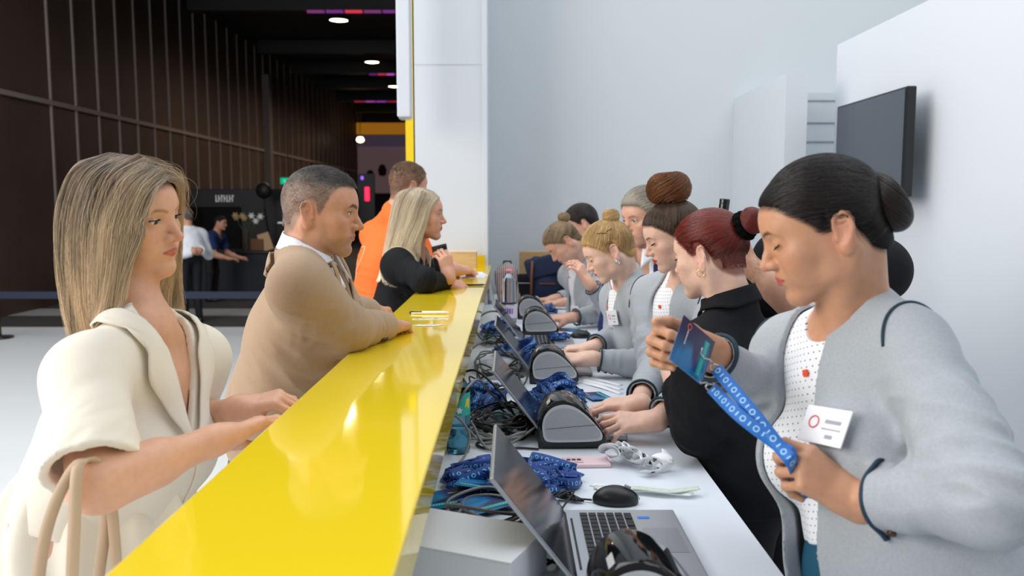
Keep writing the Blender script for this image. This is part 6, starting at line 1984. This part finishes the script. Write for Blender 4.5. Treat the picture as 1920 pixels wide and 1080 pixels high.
def props_cards():
    g = 'loose badge cards on the desk'
    event_card('dark blue badge card with a teal stripe lying left of the nearest laptop', flat(835, 935, DZ + 0.012, R(-78), (R(4), R(8))), group=g)
    event_card('dark blue badge card on top of the pile left of the nearest laptop', flat(905, 908, DZ + 0.028, R(-100), (R(-5), R(-6))), group=g)
    event_card('dark blue badge card slipping behind the nearest laptop lid', flat(918, 940, DZ + 0.016, R(-60), (R(3), R(6))), group=g)
    event_card('dark blue badge card under the cables by the green labelled bottle', flat(955, 770, DZ + 0.020, R(-70), (R(3), R(6))), group=g)
    event_card('dark blue badge card beside the big lanyard heap', flat(1118, 742, DZ + 0.006, R(20), (0, R(2))), group=g)
    event_card('dark blue badge card lying right of the fourth printer', flat(1065, 618, DZ + 0.004, R(70)), group=g)
    # the badge the nearest hostess is reading, and its lanyard
    tl, tr, bl, br = at(1264, 583, 1.245), at(1330, 640, 1.30), at(1276, 680, 1.245), at(1322, 722, 1.29)
    c = (tl + tr + bl + br) / 4
    x = unit(tr - tl); y = unit((tl - bl) + (tr - br)); z = unit(np.cross(x, y)); y = np.cross(z, x)
    M4 = Matrix(np.stack([x, y, z], 1).tolist()).to_4x4(); M4.translation = Vector(c)
    w = (np.linalg.norm(tr - tl) + np.linalg.norm(br - bl)) / 2; h = (np.linalg.norm(tl - bl) + np.linalg.norm(tr - br)) / 2
    event_card('dark blue badge card held up between the fingers of the nearest hostess', M4, w * 1.02, h * 1.0)
    O = at(1460, 838, 1.15)
    lt = empty('lanyard', tuple(O)); tag(lt, 'bright blue printed lanyard stretched between the hands of the nearest hostess', 'lanyard')
    for k, (a, b, mid) in enumerate(((at(1342, 690, 1.285), at(1462, 838, 1.165), at(1402, 762, 1.21)), (at(1334, 727, 1.28), at(1458, 834, 1.17), at(1385, 778, 1.205)))):
        P = spline([a, mid, b, b + (b - mid) * 0.35, at(1497, 905, 1.20), at(1512, 935, 1.20)], 60)
        wv = np.tile(np.array([0.62, 0.15, 0.75]), (60, 1))
        ribbon('strap', P - O, 0.0195, wv, m_lan2, parent=lt, u0=0.012 * k, th=0.0012)
        c = at(1324 - 6 * k, 664 + 46 * k, 1.285 - 0.005 * k) - O; a2 = a - O
        hk = MB().tube([c + np.array([-0.006, 0, 0.010]), c + np.array([-0.010, -0.002, 0.002]), c + np.array([-0.004, -0.002, -0.006]), c + (a2 - c) * 0.4, c + (a2 - c) * 0.7], 0.0016, 8)
        hk.obj('clip', m_metal, lt, smooth=True)
        ring(a2, np.array([0.1, 1, 0.1]), 0.009, 0.0014, m_metal, lt, np.zeros(3), 'clip_ring', 20, sq=0.6)
props_cards()

def props_cables():
    rg = np.random.default_rng(5)
    m_cg = M('grey_cable', S(124, 124, 122), rough=0.45)
    m_cb = M('black_cable', S(24, 25, 28), rough=0.4)
    # big grey coil left of the nearest laptop: several turns, each running on into the next
    pts = []
    for i in range(64):
        a = i * 0.62
        pts.append((-0.035 + (0.078 + 0.016 * math.sin(i * 1.7)) * math.cos(a), 1.575 + (0.068 + 0.012 * math.cos(i * 1.3)) * math.sin(a), DZ + 0.006 + 0.042 * (0.5 + 0.5 * math.sin(i * 0.9)) * (i / 64)))
    cable('grey network cable coiled loosely left of the nearest laptop', pts, 0.0033, m_cg, n=520)
    cable('black cable curving from the grey coil round the white box', [(-0.02, 1.50, DZ + 0.02), (-0.11, 1.52, DZ + 0.012), (-0.165, 1.47, DZ + 0.004), (-0.17, 1.40, DZ + 0.004), (-0.12, 1.37, DZ + 0.004), (-0.10, 1.42, DZ + 0.02), (-0.06, 1.44, DZ + 0.03), (-0.03, 1.40, DZ + 0.004)], 0.003, m_cb)
    b = MB().box((0, 0, 0), (0.060, 0.028, 0.022), bev=0.004).obj('power_adapter', m_blk, loc=(0.005, 1.475, DZ + 0.0115), rot=(0, 0, R(12))); tag(b, 'small black power adapter by the white box', 'power adapter')
    pts = [(0.05 + 0.032 * math.cos(i * 0.8), 1.385 + 0.05 * math.sin(i * 0.8), DZ + 0.004 + 0.004 * (i % 5)) for i in range(26)]
    cable('black cable wound up between the white box and the nearest laptop', pts, 0.0022, m_cb, n=220)
    g = 'loose cables behind the laptops'
    spots = [((-0.02, 2.22), (0.10, 0.16), 'black cable in the knot beside the green labelled bottle', m_cb, 8), ((-0.03, 2.16), (0.11, 0.17), 'grey cable in the knot beside the green labelled bottle', m_cg, 3),
             ((-0.04, 2.75), (0.10, 0.2), 'black cable in the tangle along the counter behind the second laptop', m_cb, 4), ((-0.04, 3.1), (0.10, 0.25), 'grey cable in the tangle behind the third laptop', m_cg, 3),
             ((-0.06, 3.7), (0.08, 0.2), 'black cable in the tangle beside the clear bottle', m_cb, 4)]
    for (ctr, ext, lab, mt, k) in spots:
        for i in range(k):
            cable(lab, wander(rg, ctr, ext, DZ + 0.004, DZ + 0.055, 9), 0.0028 if mt is m_cb else 0.0032, mt, g, 150)
    # loops that stand up against the counter
    cable('thick grey cable looping over the green labelled bottle', [on(862, 690, DZ + .20) * 0 + np.array(p) for p in [(-0.15, 2.0, DZ + 0.10), (-0.125, 1.975, DZ + 0.135), (-0.10, 1.98, DZ + 0.17), (-0.08, 2.10, DZ + 0.16), (-0.05, 2.2, DZ + 0.10), (0.0, 2.3, DZ + 0.03)]], 0.0032, m_cg, g)
    cable('grey cable hanging in front of the green labelled bottle', [(-0.16, 1.96, DZ + 0.11), (-0.125, 1.955, DZ + 0.10), (-0.098, 1.955, DZ + 0.06), (-0.105, 1.93, DZ + 0.02), (-0.12, 1.90, DZ + 0.005), (-0.13, 1.86, DZ + 0.004)], 0.0032, m_cg, g)
    cable('long black cable arching over the lanyards along the counter', [(-0.16, 2.45, DZ + 0.10), (-0.10, 2.42, DZ + 0.12), (-0.03, 2.36, DZ + 0.07), (0.02, 2.28, DZ + 0.01), (0.06, 2.16, DZ + 0.004)], 0.0034, m_cb, g)
    cable('grey cable arching up the counter panel near the third laptop', [(-0.19, 2.9, DZ + 0.03), (-0.13, 2.95, DZ + 0.10), (-0.07, 3.02, DZ + 0.11), (-0.02, 3.1, DZ + 0.05), (0.03, 3.2, DZ + 0.01)], 0.0034, m_cg, g)
    a = np.linspace(0, 2 * PI, 30)
    cable('grey cable standing in a wide loop by the clear bottle', [(-0.075 + 0.075 * math.cos(t), 3.62 + 0.03 * math.sin(t), DZ + 0.075 + 0.066 * math.sin(t)) for t in a], 0.004, m_cg, g)
    cable('black cable lying in an open loop behind the pink phone', [(0.07, 2.02, DZ + 0.004), (0.02, 2.03, DZ + 0.004), (-0.05, 2.02, DZ + 0.004), (-0.085, 2.07, DZ + 0.004), (-0.03, 2.12, DZ + 0.004), (0.03, 2.11, DZ + 0.004), (0.04, 2.18, DZ + 0.01), (-0.02, 2.22, DZ + 0.02)], 0.0028, m_cb, g)
    pts = [(0.098 + 0.028 * math.sin(i * 1.1) + 0.003 * i * 0.4, 1.66 + 0.014 * math.cos(i * 2.2), DZ + 0.005 + 0.0025 * (i % 6)) for i in range(24)]
    cable('black mouse cable bundled beside the nearest mouse', [(0.165, 1.655, DZ + 0.006)] + pts + [(0.10, 1.60, DZ + 0.004), (0.12, 1.59, DZ + 0.004)], 0.0021, m_cb, n=260)
props_cables()

def props_small():
    # white box at the bottom edge
    p0 = np.array([-0.070, 1.315, DZ])
    t = empty('white_box', tuple(p0), (0, 0, R(-24))); tag(t, 'plain white carton at the bottom edge beside the counter', 'box')
    MB().box((0, 0, 0.035), (0.22, 0.15, 0.070), bev=0.002).obj('carton', m_card, t)
    MB().box((0, 0, 0.0715), (0.222, 0.152, 0.003), bev=0.001).obj('lid', m_card, t)
    # pink phone
    p = on(1099, 866, DZ + 0.005)
    t = empty('mobile_phone', (p[0], p[1], DZ), (0, 0, R(2))); tag(t, 'pale pink mobile phone lying face down in front of the second printer', 'phone')
    mpk = M('pale_pink', S(232, 204, 208), rough=0.4)
    MB().box((0, 0, 0.0048), (0.108, 0.066, 0.0095), bev=0.003).obj('case', mpk, t)
    MB().box((-0.030, -0.004, 0.0105), (0.042, 0.036, 0.003), bev=0.001).obj('camera_bump', M('pink_plate', S(220, 188, 194), rough=0.3), t)
    for x in (-0.042, -0.030, -0.018):
        MB().lathe([(0, 0.0135), (0.0045, 0.0135), (0.0052, 0.012)], 18, (x, -0.006, 0)).obj('lens', m_blkgl, t, smooth=True)
    # curls of label paper
    mpap = M('label_paper', S(238, 240, 242), rough=0.6)
    rg = np.random.default_rng(21)
    spec = [(1150, 868, 0.022, 1.7, 0.030), (1172, 862, 0.020, 2.0, 0.028), (1188, 874, 0.024, 1.3, 0.026), (1240, 884, 0.021, 1.2, 0.026), (1208, 878, 0.016, 1.5, 0.024), (1222, 890, 0.020, 0.9, 0.026)]
    for i, (px, py, r, turns, wd) in enumerate(spec):
        c = on(px, py, DZ + 0.002); n = 46
        a = np.linspace(0, 2 * PI * turns, n); ax = rg.uniform(0, 3.14)
        rr = r * (1 + 0.35 * np.linspace(0, 1, n))
        d = np.array([math.cos(ax), math.sin(ax), 0]); s = np.array([-math.sin(ax), math.cos(ax), 0])
        tl = 0.55
        P = c + rr[:, None] * (np.cos(a)[:, None] * d + np.sin(a)[:, None] * np.array([0, 0, 1]) * tl) + s * (np.linspace(-0.5, 0.5, n) * 0.03)[:, None]
        P[:, 2] += DZ + 0.003 + wd * 0.30 - P[:, 2].min()
        o = ribbon('paper_curl', P, wd, np.tile(s * 0.8 + np.array([0, 0, 0.6]), (n, 1)), mpap, loc=tuple(np.array([c[0], c[1], DZ])), th=0.0004)
        tag(o, 'curled strip of printed white label paper beside the pink phone', 'paper curl', 'label paper curls by the pink phone')
        # printed squares and ticks on the strip
        mk = MB(); t = np.gradient(P, axis=0); t /= np.linalg.norm(t, axis=1)[:, None]
        w = np.tile(s * 0.8 + np.array([0, 0, 0.6]), (n, 1)); w = w - t * np.einsum('ij,ij->i', w, t)[:, None]; w /= np.linalg.norm(w, axis=1)[:, None]
        nn = np.cross(t, w); O_ = np.array([c[0], c[1], DZ])
        for j in range(4, n - 4, 11):
            for sd in (1, -1):
                h = 0.0045 if (j // 11) % 2 else 0.0022
                cc = P[j] + nn[j] * 0.0005 * sd - O_
                mk.quad(cc - t[j] * h - w[j] * 0.004, cc + t[j] * h - w[j] * 0.004, cc + t[j] * h + w[j] * (0.004 if h > 0.003 else -0.001), cc - t[j] * h + w[j] * (0.004 if h > 0.003 else -0.001))
        mk.obj('printed_marks', m_key, o)
    # flat strips of backing paper
    mst = M('green_tinted_strip', S(206, 214, 200), rough=0.6, var=(160, 0.10))
    for i in range(4):
        a, b = on(1108 + 6 * i, 908 + 5 * i, DZ + 0.002 + 0.002 * i), on(1296 + 5 * i, 932 - 4 * i, DZ + 0.004 + 0.002 * i)
        P = spline([a, a * 0.66 + b * 0.34 + [0, 0.008 * (i - 1.5), 0.004], a * 0.33 + b * 0.67 + [0, -0.006 * (i - 1.5), 0.003], b + [0, 0, 0.006]], 40)
        P[:, 2] = np.maximum(P[:, 2], DZ + 0.0015 + 0.0012 * i)
        o = ribbon('paper_strip', P, 0.016, np.tile([0.05, 1, 0.15], (40, 1)), mst if i % 2 else mpap, loc=(float(a[0]), float(a[1]), DZ), th=0.0004)
        tag(o, 'long flat strip of backing paper in front of the nearest mouse', 'paper strip', 'flat backing paper strips on the desk')
    for i in range(3):
        a, b = on(1090, 706 + 5 * i, DZ + 0.002), on(1165, 722 + 8 * i, DZ + 0.002)
        o = ribbon('paper_strip', spline([a, (a + b) / 2 + [0, 0, 0.002 + 0.001 * i], b], 14), 0.02, np.tile([0, 1, 0.1], (14, 1)), mpap, loc=(float(a[0]), float(a[1]), DZ), th=0.0004)
        tag(o, 'white paper strip lying right of the big lanyard heap', 'paper strip', 'paper strips by the big lanyard heap')
    # counter: pen, label strip, folded card, sheets, wooden box
    p = on(806, 589, CZ)
    t = empty('pen', (p[0], p[1], CZ), (0, 0, R(1))); tag(t, 'white ballpoint pen with a black clip lying on the yellow counter', 'pen')
    rotx90 = np.array(Matrix.Rotation(PI / 2, 3, 'Y'))
    MB().lathe([(0, -0.062), (0.0045, -0.062), (0.0052, -0.05), (0.0052, 0.045), (0.003, 0.06), (0.001, 0.066)], 16, (0, 0, 0.0055), M3=rotx90).obj('barrel', m_card, t, smooth=True)
    MB().box((-0.045, -0.003, 0.0085), (0.038, 0.004, 0.004), bev=0.001).obj('clip', m_blk, t)
    MB().lathe([(0, -0.068), (0.004, -0.068), (0.0045, -0.062)], 12, (0, 0, 0.0055), M3=rotx90).obj('push_button', m_blk, t, smooth=True)
    p = on(807, 599, CZ)
    t = MB().box((0, 0, 0.001), (0.116, 0.022, 0.0012)).obj('label_strip', m_card, loc=(p[0], p[1], CZ), rot=(0, 0, R(2))); tag(t, 'narrow white label strip beside the pen on the yellow counter', 'label strip')
    mk = MB()
    for x, w in ((-0.042, 0.010), (-0.022, 0.008), (0.016, 0.010), (0.040, 0.008)): mk.box((x, 0, 0.0018), (w, 0.008 if w > 0.009 else 0.003, 0.0004))
    mk.obj('printed_marks', m_ink, t)
    p = on(803, 611, CZ)
    t = MB().prism([(-0.05, -0.012), (0.02, -0.013), (0.05, 0.018), (-0.03, 0.018)], 0.0006, 0.0018, lambda a, b, h: (a, b, h)).obj('paper_card', m_card, loc=(p[0], p[1], CZ)); tag(t, 'white paper card under the fingers of the man in tan', 'card')
    mk = MB(); mk.quad((-0.01, -0.006, 0.0022), (0.012, 0.008, 0.0022), (0.015, 0.008, 0.0022), (-0.006, -0.006, 0.0022)); mk.quad((0.016, 0.002, 0.0022), (0.022, 0.008, 0.0022), (0.025, 0.008, 0.0022), (0.020, 0.002, 0.0022)); mk.obj('printed_marks', m_ink, t)
    g = 'paper sheets at the far end of the counter'
    for i in range(3):
        p = on(886 - 3 * i, 518 - 2 * i, CZ)
        t = MB().box((0, 0, 0.0008), (0.15, 0.20, 0.0012)).obj('paper_sheet', m_card, loc=(min(p[0], -0.20), p[1], CZ + 0.0015 * i), rot=(0, 0, R(-4 + 4 * i))); tag(t, 'white paper sheet in the thin stack before the wooden box', 'paper', g)
        if i == 2: MB().box((0.0, -0.03, 0.0018), (0.06, 0.008, 0.0004)).obj('printed_line', M('green_line', S(110, 190, 120), rough=0.5), t)
    p = on(882, 536, CZ)
    t = MB().lathe([(0, -0.07), (0.004, -0.068), (0.004, 0.055), (0.001, 0.07)], 12, (0, 0, 0.0045), M3=rotx90).obj('pen', m_blk, smooth=True, loc=(p[0], p[1], CZ), rot=(0, 0, R(8))); tag(t, 'dark pen lying beyond the hand of the blonde guest', 'pen')
    p = on(868, 502, CZ)
    m_wood = M('pale_wood', S(206, 176, 136), rough=0.6, var=(12, 0.12, (1, 1, 8)))
    t = empty('wooden_box', (-0.275, p[1] + 0.06, CZ)); tag(t, 'small pale wooden box at the far end of the counter', 'box')
    MB().box((0, 0, 0.045), (0.152, 0.12, 0.090), bev=0.002).obj('body', m_wood, t)
    MB().box((0, 0, 0.0925), (0.156, 0.124, 0.006), bev=0.001).obj('lid', M('box_lid', S(220, 196, 160), rough=0.6), t)
    # far end of the desk: backpack, cartons, tote, cases
    y = 5.30
    t = empty('backpack', (0.235, y, DZ), (0, 0, R(-8))); tag(t, 'navy blue backpack standing at the far end of the desk', 'backpack')
    mnv = M('navy_canvas', S(19, 36, 66), rough=0.8, weave=(400, 0.3), var=(8, 0.12))
    pr = [bx((0, 0, 0.14), (0.115, 0.075, 0.14), rd=0.04, k=0.02), el((0, -0.05, 0.09), (0.09, 0.06, 0.08), k=0.04)]
    build_mesh('bag', pr, 0.006, mnv, parent=t, extra=lambda P, d: np.maximum(d + 0.004 * noise3(P * 22), 0.001 - P[:, 2]))
    pr = [bx((-0.01, -0.055, 0.225), (0.122, 0.045, 0.065), np.array(Matrix.Rotation(R(-14), 3, 'Y')), rd=0.02)]
    build_mesh('flap', pr, 0.006, mnv, parent=t, extra=lambda P, d: d + 0.003 * noise3(P * 25))
    mbr = M('brown_leather', S(110, 66, 48), rough=0.6)
    for sx in (-0.085, 0.105):
        MB().tube([(sx, -0.10, 0.26), (sx * 1.05, -0.115, 0.16), (sx * 1.1, -0.09, 0.05), (sx * 1.05, -0.07, 0.01)], 0.009, 8).obj('strap', mbr if sx < 0 else m_blk, t, smooth=True)
    MB().box((0.01, -0.112, 0.12), (0.10, 0.006, 0.008)).obj('leather_trim', mbr, t)
    t = empty('cardboard_box', (0.21, 5.58, DZ)); tag(t, 'brown cardboard box behind the navy backpack', 'box')
    MB().box((0, 0, 0.15), (0.30, 0.17, 0.30), bev=0.002).obj('carton', M('cardboard', S(196, 158, 112), rough=0.8, var=(5, 0.06)), t)
    MB().box((0, 0, 0.302), (0.30, 0.05, 0.004)).obj('tape', M('tape', S(190, 180, 170), rough=0.4), t)
    t = empty('tote_bag', (-0.02, 5.25, DZ)); tag(t, 'striped fabric tote bag behind the clear bottle', 'bag')
    mstp = M('striped_cloth', S(190, 170, 166), rough=0.8)
    nt = mstp.node_tree; wv = nt.nodes.new('ShaderNodeTexWave'); wv.inputs['Scale'].default_value = 26; tc = nt.nodes.new('ShaderNodeTexCoord'); nt.links.new(tc.outputs['Object'], wv.inputs['Vector'])
    cr = nt.nodes.new('ShaderNodeValToRGB'); cr.color_ramp.elements[0].color = (*S(54, 46, 50), 1); cr.color_ramp.elements[1].color = (*S(222, 196, 190), 1); cr.color_ramp.elements[0].position = 0.35; cr.color_ramp.elements[1].position = 0.6
    nt.links.new(wv.outputs['Fac'], cr.inputs[0]); nt.links.new(cr.outputs[0], nt.nodes['Principled BSDF'].inputs['Base Color'])
    pr = [bx((0, 0, 0.10), (0.07, 0.05, 0.11), np.array(Matrix.Rotation(R(-8), 3, 'Y')), rd=0.03), el((0.0, 0, 0.2), (0.045, 0.04, 0.05), k=0.04)]
    build_mesh('bag', pr, 0.006, mstp, parent=t, extra=lambda P, d: np.maximum(d + 0.005 * noise3(P * 24), 0.001 - P[:, 2]))
    MB().tube([(-0.03, 0, 0.22), (-0.02, 0, 0.255), (0.02, 0, 0.255), (0.04, 0, 0.2)], 0.006, 8).obj('handle', m_blk, t, smooth=True)
    t = MB().box((0, 0, 0.10), (0.012, 0.20, 0.20), bev=0.003, rot=Matrix.Rotation(R(-10), 3, 'Y')).obj('folder', M('grey_folder', S(196, 200, 206), rough=0.5), loc=(-0.125, 5.2, DZ)); tag(t, 'pale grey folder leaning beside the striped tote bag', 'folder')
    t = empty('black_case', (0.085, 5.28, DZ)); tag(t, 'black soft case between the tote bag and the navy backpack', 'case')
    pr = [bx((0, 0, 0.085), (0.052, 0.06, 0.085), rd=0.02)]
    build_mesh('case_body', pr, 0.006, m_blackcloth, parent=t)
    MB().tube([(-0.05, -0.061, 0.12), (0.05, -0.061, 0.12)], 0.003, 6).obj('zip', m_grey, t)
    t = MB().lathe([(0.012, 0), (0.022, 0), (0.0225, 0.14), (0.012, 0.14)], 24, M3=np.array(Matrix.Rotation(R(-90), 3, 'X') @ Matrix.Rotation(0, 3, 'Z'))).obj('paper_roll', m_card, smooth=False, loc=(0.158, 5.02, DZ + 0.023)); tag(t, 'rolled white paper lying in front of the navy backpack', 'paper roll')
    t = empty('blue_tape_roll', (0.105, 5.10, DZ)); tag(t, 'small blue tape dispenser in front of the black case', 'tape')
    MB().lathe([(0.012, 0.0), (0.026, 0.002), (0.026, 0.022), (0.012, 0.024)], 24, (0, 0, 0)).obj('reel', M('royal_blue', S(40, 60, 180), rough=0.4), t, smooth=True)
    MB().box((0, 0.0, 0.030), (0.05, 0.03, 0.014), bev=0.004).obj('cutter', M('royal_blue_dark', S(34, 44, 150), rough=0.4), t)
    # the black cylinder held up by the man in black
    t = empty('black_flask', tuple(at(1358, 384, 2.28))); tag(t, 'black cylindrical flask neck showing above the red haired woman', 'flask')
    MB().lathe([(0, 0.016), (0.0125, 0.016), (0.0138, 0.014), (0.0138, 0.004), (0.0130, 0.003), (0.0138, 0.002), (0.0138, -0.12), (0, -0.12)], 24, M3=np.array(Matrix.Rotation(R(6), 3, 'Y'))).obj('tube', m_blkgl, t, smooth=True, autosm=30)
    # bag of the guest in cream
    t = empty('handbag', (-0.66, 1.22, 0.40)); tag(t, 'beige handbag hanging by its strap from the arm of the guest in cream', 'handbag')
    mbg = M('beige_leather', S(196, 168, 138), rough=0.45); mdk = M('dark_edge', S(60, 46, 40), rough=0.5)
    build_mesh('bag', [bx((0, 0, 0.13), (0.06, 0.15, 0.13), rd=0.03)], 0.008, mbg, parent=t)
    for k, dx in enumerate((-0.03, 0.03)):
        P = spline([(dx, -0.12, 0.24), (dx * 0.9 + 0.0, -0.075, 0.45), (dx * 0.7, -0.03, 0.64), (0.012, 0.015, 0.735), (0.03, 0.06, 0.68), (dx * 0.7, 0.10, 0.45), (dx, 0.12, 0.24)], 50)
        o = ribbon('strap', P, 0.017, np.tile([1, 0.5, 0.1], (50, 1)), mbg, parent=t, th=0.004)
    # upholstered bar chair half hidden between the guests
    t = empty('bar_chair', (-0.80, 3.05, 0), (0, 0, R(4))); tag(t, 'blue grey upholstered bar chair between the guest in cream and the man in tan', 'chair')
    mup = M('blue_grey_felt', S(62, 74, 92), rough=0.9, weave=(300, 0.5))
    build_mesh('backrest', [bx((0, 0.18, 0.79), (0.20, 0.03, 0.09), rd=0.025)], 0.01, mup, parent=t)
    build_mesh('seat', [bx((0, 0, 0.62), (0.20, 0.20, 0.035), rd=0.025)], 0.01, mup, parent=t)
    for sx in (-0.17, 0.17):
        for sy in (-0.17, 0.17):
            MB().tube([(sx * 1.15, sy * 1.15, 0), (sx, sy, 0.60)], 0.012, 8).obj('leg', m_blk, t, smooth=True)
props_small()

def props_hall():
    # low belt barrier in front of the dark hall
    t = empty('belt_barrier', (-4.3, 9.6, 0)); tag(t, 'low dark blue belt barrier across the floor before the dark hall', 'barrier')
    MB().box((0, 0, 0.50), (3.2, 0.02, 0.08)).obj('belt', M('barrier_belt', S(38, 46, 66), rough=0.7), t)
    for x in (-1.6, 1.6):
        MB().lathe([(0.15, 0), (0.15, 0.02), (0.03, 0.03), (0.028, 0.60), (0.032, 0.62), (0, 0.63)], 20, (x, 0, 0)).obj('post', m_blk, t, smooth=True)
    # black bar counter and stand behind it
    t = empty('bar_counter', (-4.15, 14.6, 0)); tag(t, 'black bar counter in the dark hall behind the man in tan', 'bar counter')
    MB().box((0, 0, 0.36), (2.4, 0.7, 0.72), bev=0.01).obj('front_panel', M('bar_navy', S(32, 36, 46), rough=0.6), t)
    MB().box((0, 0, 0.74), (2.5, 0.8, 0.04), bev=0.005).obj('bar_top', m_black, t)
    for i in range(3): MB().box((-0.8 + 0.8 * i, -0.355, 0.36), (0.01, 0.006, 0.66)).obj('panel_joint', m_black, t)
    t = empty('coffee_stand', (-4.9, 16.4, 0)); tag(t, 'black coffee stand with a pale lettered sign in the dark hall', 'stand')
    MB().box((0, 0, 0.92), (2.6, 0.5, 1.84), bev=0.01).obj('back_cabinet', m_black, t)
    MB().box((-0.75, -0.1, 1.0), (1.0, 0.4, 1.0), bev=0.02).obj('machine', m_blkgl, t)
    tx = MB()
    for i in range(7):
        x = -0.72 + i * 0.052
        tx.box((x, -0.262, 1.66), (0.012, 0.01, 0.13)); 
        if i % 2 == 0: tx.box((x + 0.016, -0.262, 1.66 + 0.05 * (1 if i % 4 else -1)), (0.03, 0.01, 0.016))
        else: tx.box((x + 0.016, -0.262, 1.66), (0.03, 0.01, 0.016))
    tx.obj('sign_letters', M('sign_white', S(200, 200, 200), rough=0.5, emit=(0.8, 0.8, 0.8), estr=0.25), t)
    MB().box((0.9, -0.28, 1.2), (0.9, 0.03, 0.03)).obj('rail', m_metal, t)
    t = empty('spotlight', (-4.55, 15.6, 1.80)); tag(t, 'round black spotlight above the coffee stand', 'spotlight')
    MB().lathe([(0, -0.06), (0.13, -0.05), (0.15, 0.0), (0.13, 0.05), (0, 0.06)], 24, M3=np.array(Matrix.Rotation(R(90), 3, 'X'))).obj('shade', m_black, t, smooth=True)
    MB().tube([(0, 0.02, 0), (0, 0.05, -0.4), (0, 0.3, -0.9), (0, 0.55, -1.8)], 0.015, 8).obj('arm', m_black, t, smooth=True)
    # flowers in a vase
    t = empty('flower_vase', (-4.55, 14.5, 0.76)); tag(t, 'tall glass vase with white and straw flowers on the black bar', 'vase')
    MB().lathe([(0.05, 0), (0.06, 0.02), (0.045, 0.2), (0.07, 0.36)], 20).obj('vase', M('smoky_glass', S(120, 110, 96), rough=0.1, trans=0.6), t, smooth=True)
    rg = np.random.default_rng(3)
    for i in range(7):
        d = rg.uniform(-1, 1, 3) * [0.16, 0.08, 0.06]; p = np.array([d[0] + (0.12 if i > 3 else -0.03), d[1], 0.56 + d[2]])
        MB().tube([(0, 0, 0.05), (p[0] * 0.4, 0, 0.34), tuple(p)], 0.004, 6).obj('stem', M('stem_green', S(70, 96, 60), rough=0.7), t)
        mb = MB()
        for k in range(6):
            a = k * PI / 3
            mb.tube([p, p + [0.03 * math.cos(a), -0.015, 0.03 * math.sin(a)], p + [0.065 * math.cos(a), -0.005, 0.065 * math.sin(a)]], [0.006, 0.016, 0.003], 6)
        mb.obj('blossom', M('blossom', S(236, 238, 230) if i > 3 else S(190, 160, 116), rough=0.7), t, smooth=True)
    t = empty('menu_board', (-4.18, 14.35, 0.76)); tag(t, 'small wooden board leaning on the black bar', 'board')
    MB().box((0, 0, 0.15), (0.20, 0.02, 0.30), rot=Matrix.Rotation(R(-18), 3, 'Y')).obj('board', M('light_wood', S(196, 160, 122), rough=0.6), t)
    MB().box((-0.14, 0.03, 0.10), (0.22, 0.14, 0.20), bev=0.01).obj('crate', M('dark_wood', S(110, 70, 48), rough=0.6), t)
    # exit sign by the pilaster
    t = empty('exit_sign', (-6.3, 24.0, 2.22)); tag(t, 'green lit emergency exit sign in the dark hall beside the pilaster', 'exit sign')
    MB().box((0, 0, 0), (0.44, 0.06, 0.20), bev=0.01).obj('housing', m_black, t)
    MB().box((0, -0.032, 0), (0.42, 0.006, 0.18)).obj('lit_face', M('exit_green', S(0, 140, 100), emit=S(0, 170, 120), estr=0.9), t)
    tx = MB()
    tx.box((-0.09, -0.037, 0), (0.05, 0.003, 0.10)); tx.box((0.06, -0.037, 0.0), (0.14, 0.003, 0.025)); tx.box((0.10, -0.037, 0.02), (0.02, 0.003, 0.06))
    tx.obj('pictogram', M('exit_white', S(90, 200, 170), emit=S(70, 220, 180), estr=0.8), t)
    MB().tube([(0, 0, 0.1), (0, 0, 3.675)], 0.012, 6).obj('hanger', m_black, t)
    # far end: lit band, pale stand and red lamp
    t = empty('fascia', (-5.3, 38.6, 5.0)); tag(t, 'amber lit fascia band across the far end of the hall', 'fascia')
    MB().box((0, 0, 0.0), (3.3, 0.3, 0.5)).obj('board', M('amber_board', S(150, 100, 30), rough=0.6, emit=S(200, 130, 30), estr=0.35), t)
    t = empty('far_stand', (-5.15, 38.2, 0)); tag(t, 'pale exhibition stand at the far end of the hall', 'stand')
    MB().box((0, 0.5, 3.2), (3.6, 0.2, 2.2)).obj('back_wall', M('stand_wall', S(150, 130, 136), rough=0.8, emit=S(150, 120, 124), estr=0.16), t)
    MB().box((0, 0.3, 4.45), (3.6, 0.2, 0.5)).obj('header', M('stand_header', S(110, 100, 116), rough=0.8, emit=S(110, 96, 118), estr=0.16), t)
    for i in range(5):
        MB().lathe([(0.0, 0), (0.16, 0.05), (0.2, 0.3), (0.12, 0.5), (0, 0.55)], 14, (-1.2 + 0.55 * i, 0.2, 2.6 + 0.25 * (i % 2))).obj('display_item', M('display_dark', S(80, 44, 66), rough=0.7), t, smooth=True)
    t = empty('hanging_lamp', (-6.0, 34.0, 4.15)); tag(t, 'small warm lamp glowing under the amber band at the far end', 'lamp')
    MB().lathe([(0, -0.12), (0.12, -0.08), (0.16, 0), (0.1, 0.1), (0, 0.12)], 18).obj('globe', M('warm_globe', (1, 1, 1), emit=(1, 0.75, 0.45), estr=6), t, smooth=True)
    MB().tube([(0, 0, 0.1), (0, 0, 1.745)], 0.012, 6).obj('hanger', m_black, t)
    t = empty('neon_light', (-3.05, 18.0, 1.45)); tag(t, 'red and violet neon light seen past the forehead of the man in tan', 'light')
    MB().box((0, 0, 0.32), (0.10, 0.06, 0.30), bev=0.02).obj('red_tube', M('red_neon', (0.1, 0, 0.01), emit=(1, 0.02, 0.08), estr=1.6), t)
    MB().box((-0.10, 0, 0.66), (0.06, 0.06, 0.08), bev=0.02).obj('violet_tube', M('violet_neon', (0.05, 0, 0.1), emit=(0.35, 0.15, 1.0), estr=1.0), t)
    MB().box((-0.02, 0.08, -0.35), (0.34, 0.08, 2.2)).obj('panel', m_black, t)
props_hall()
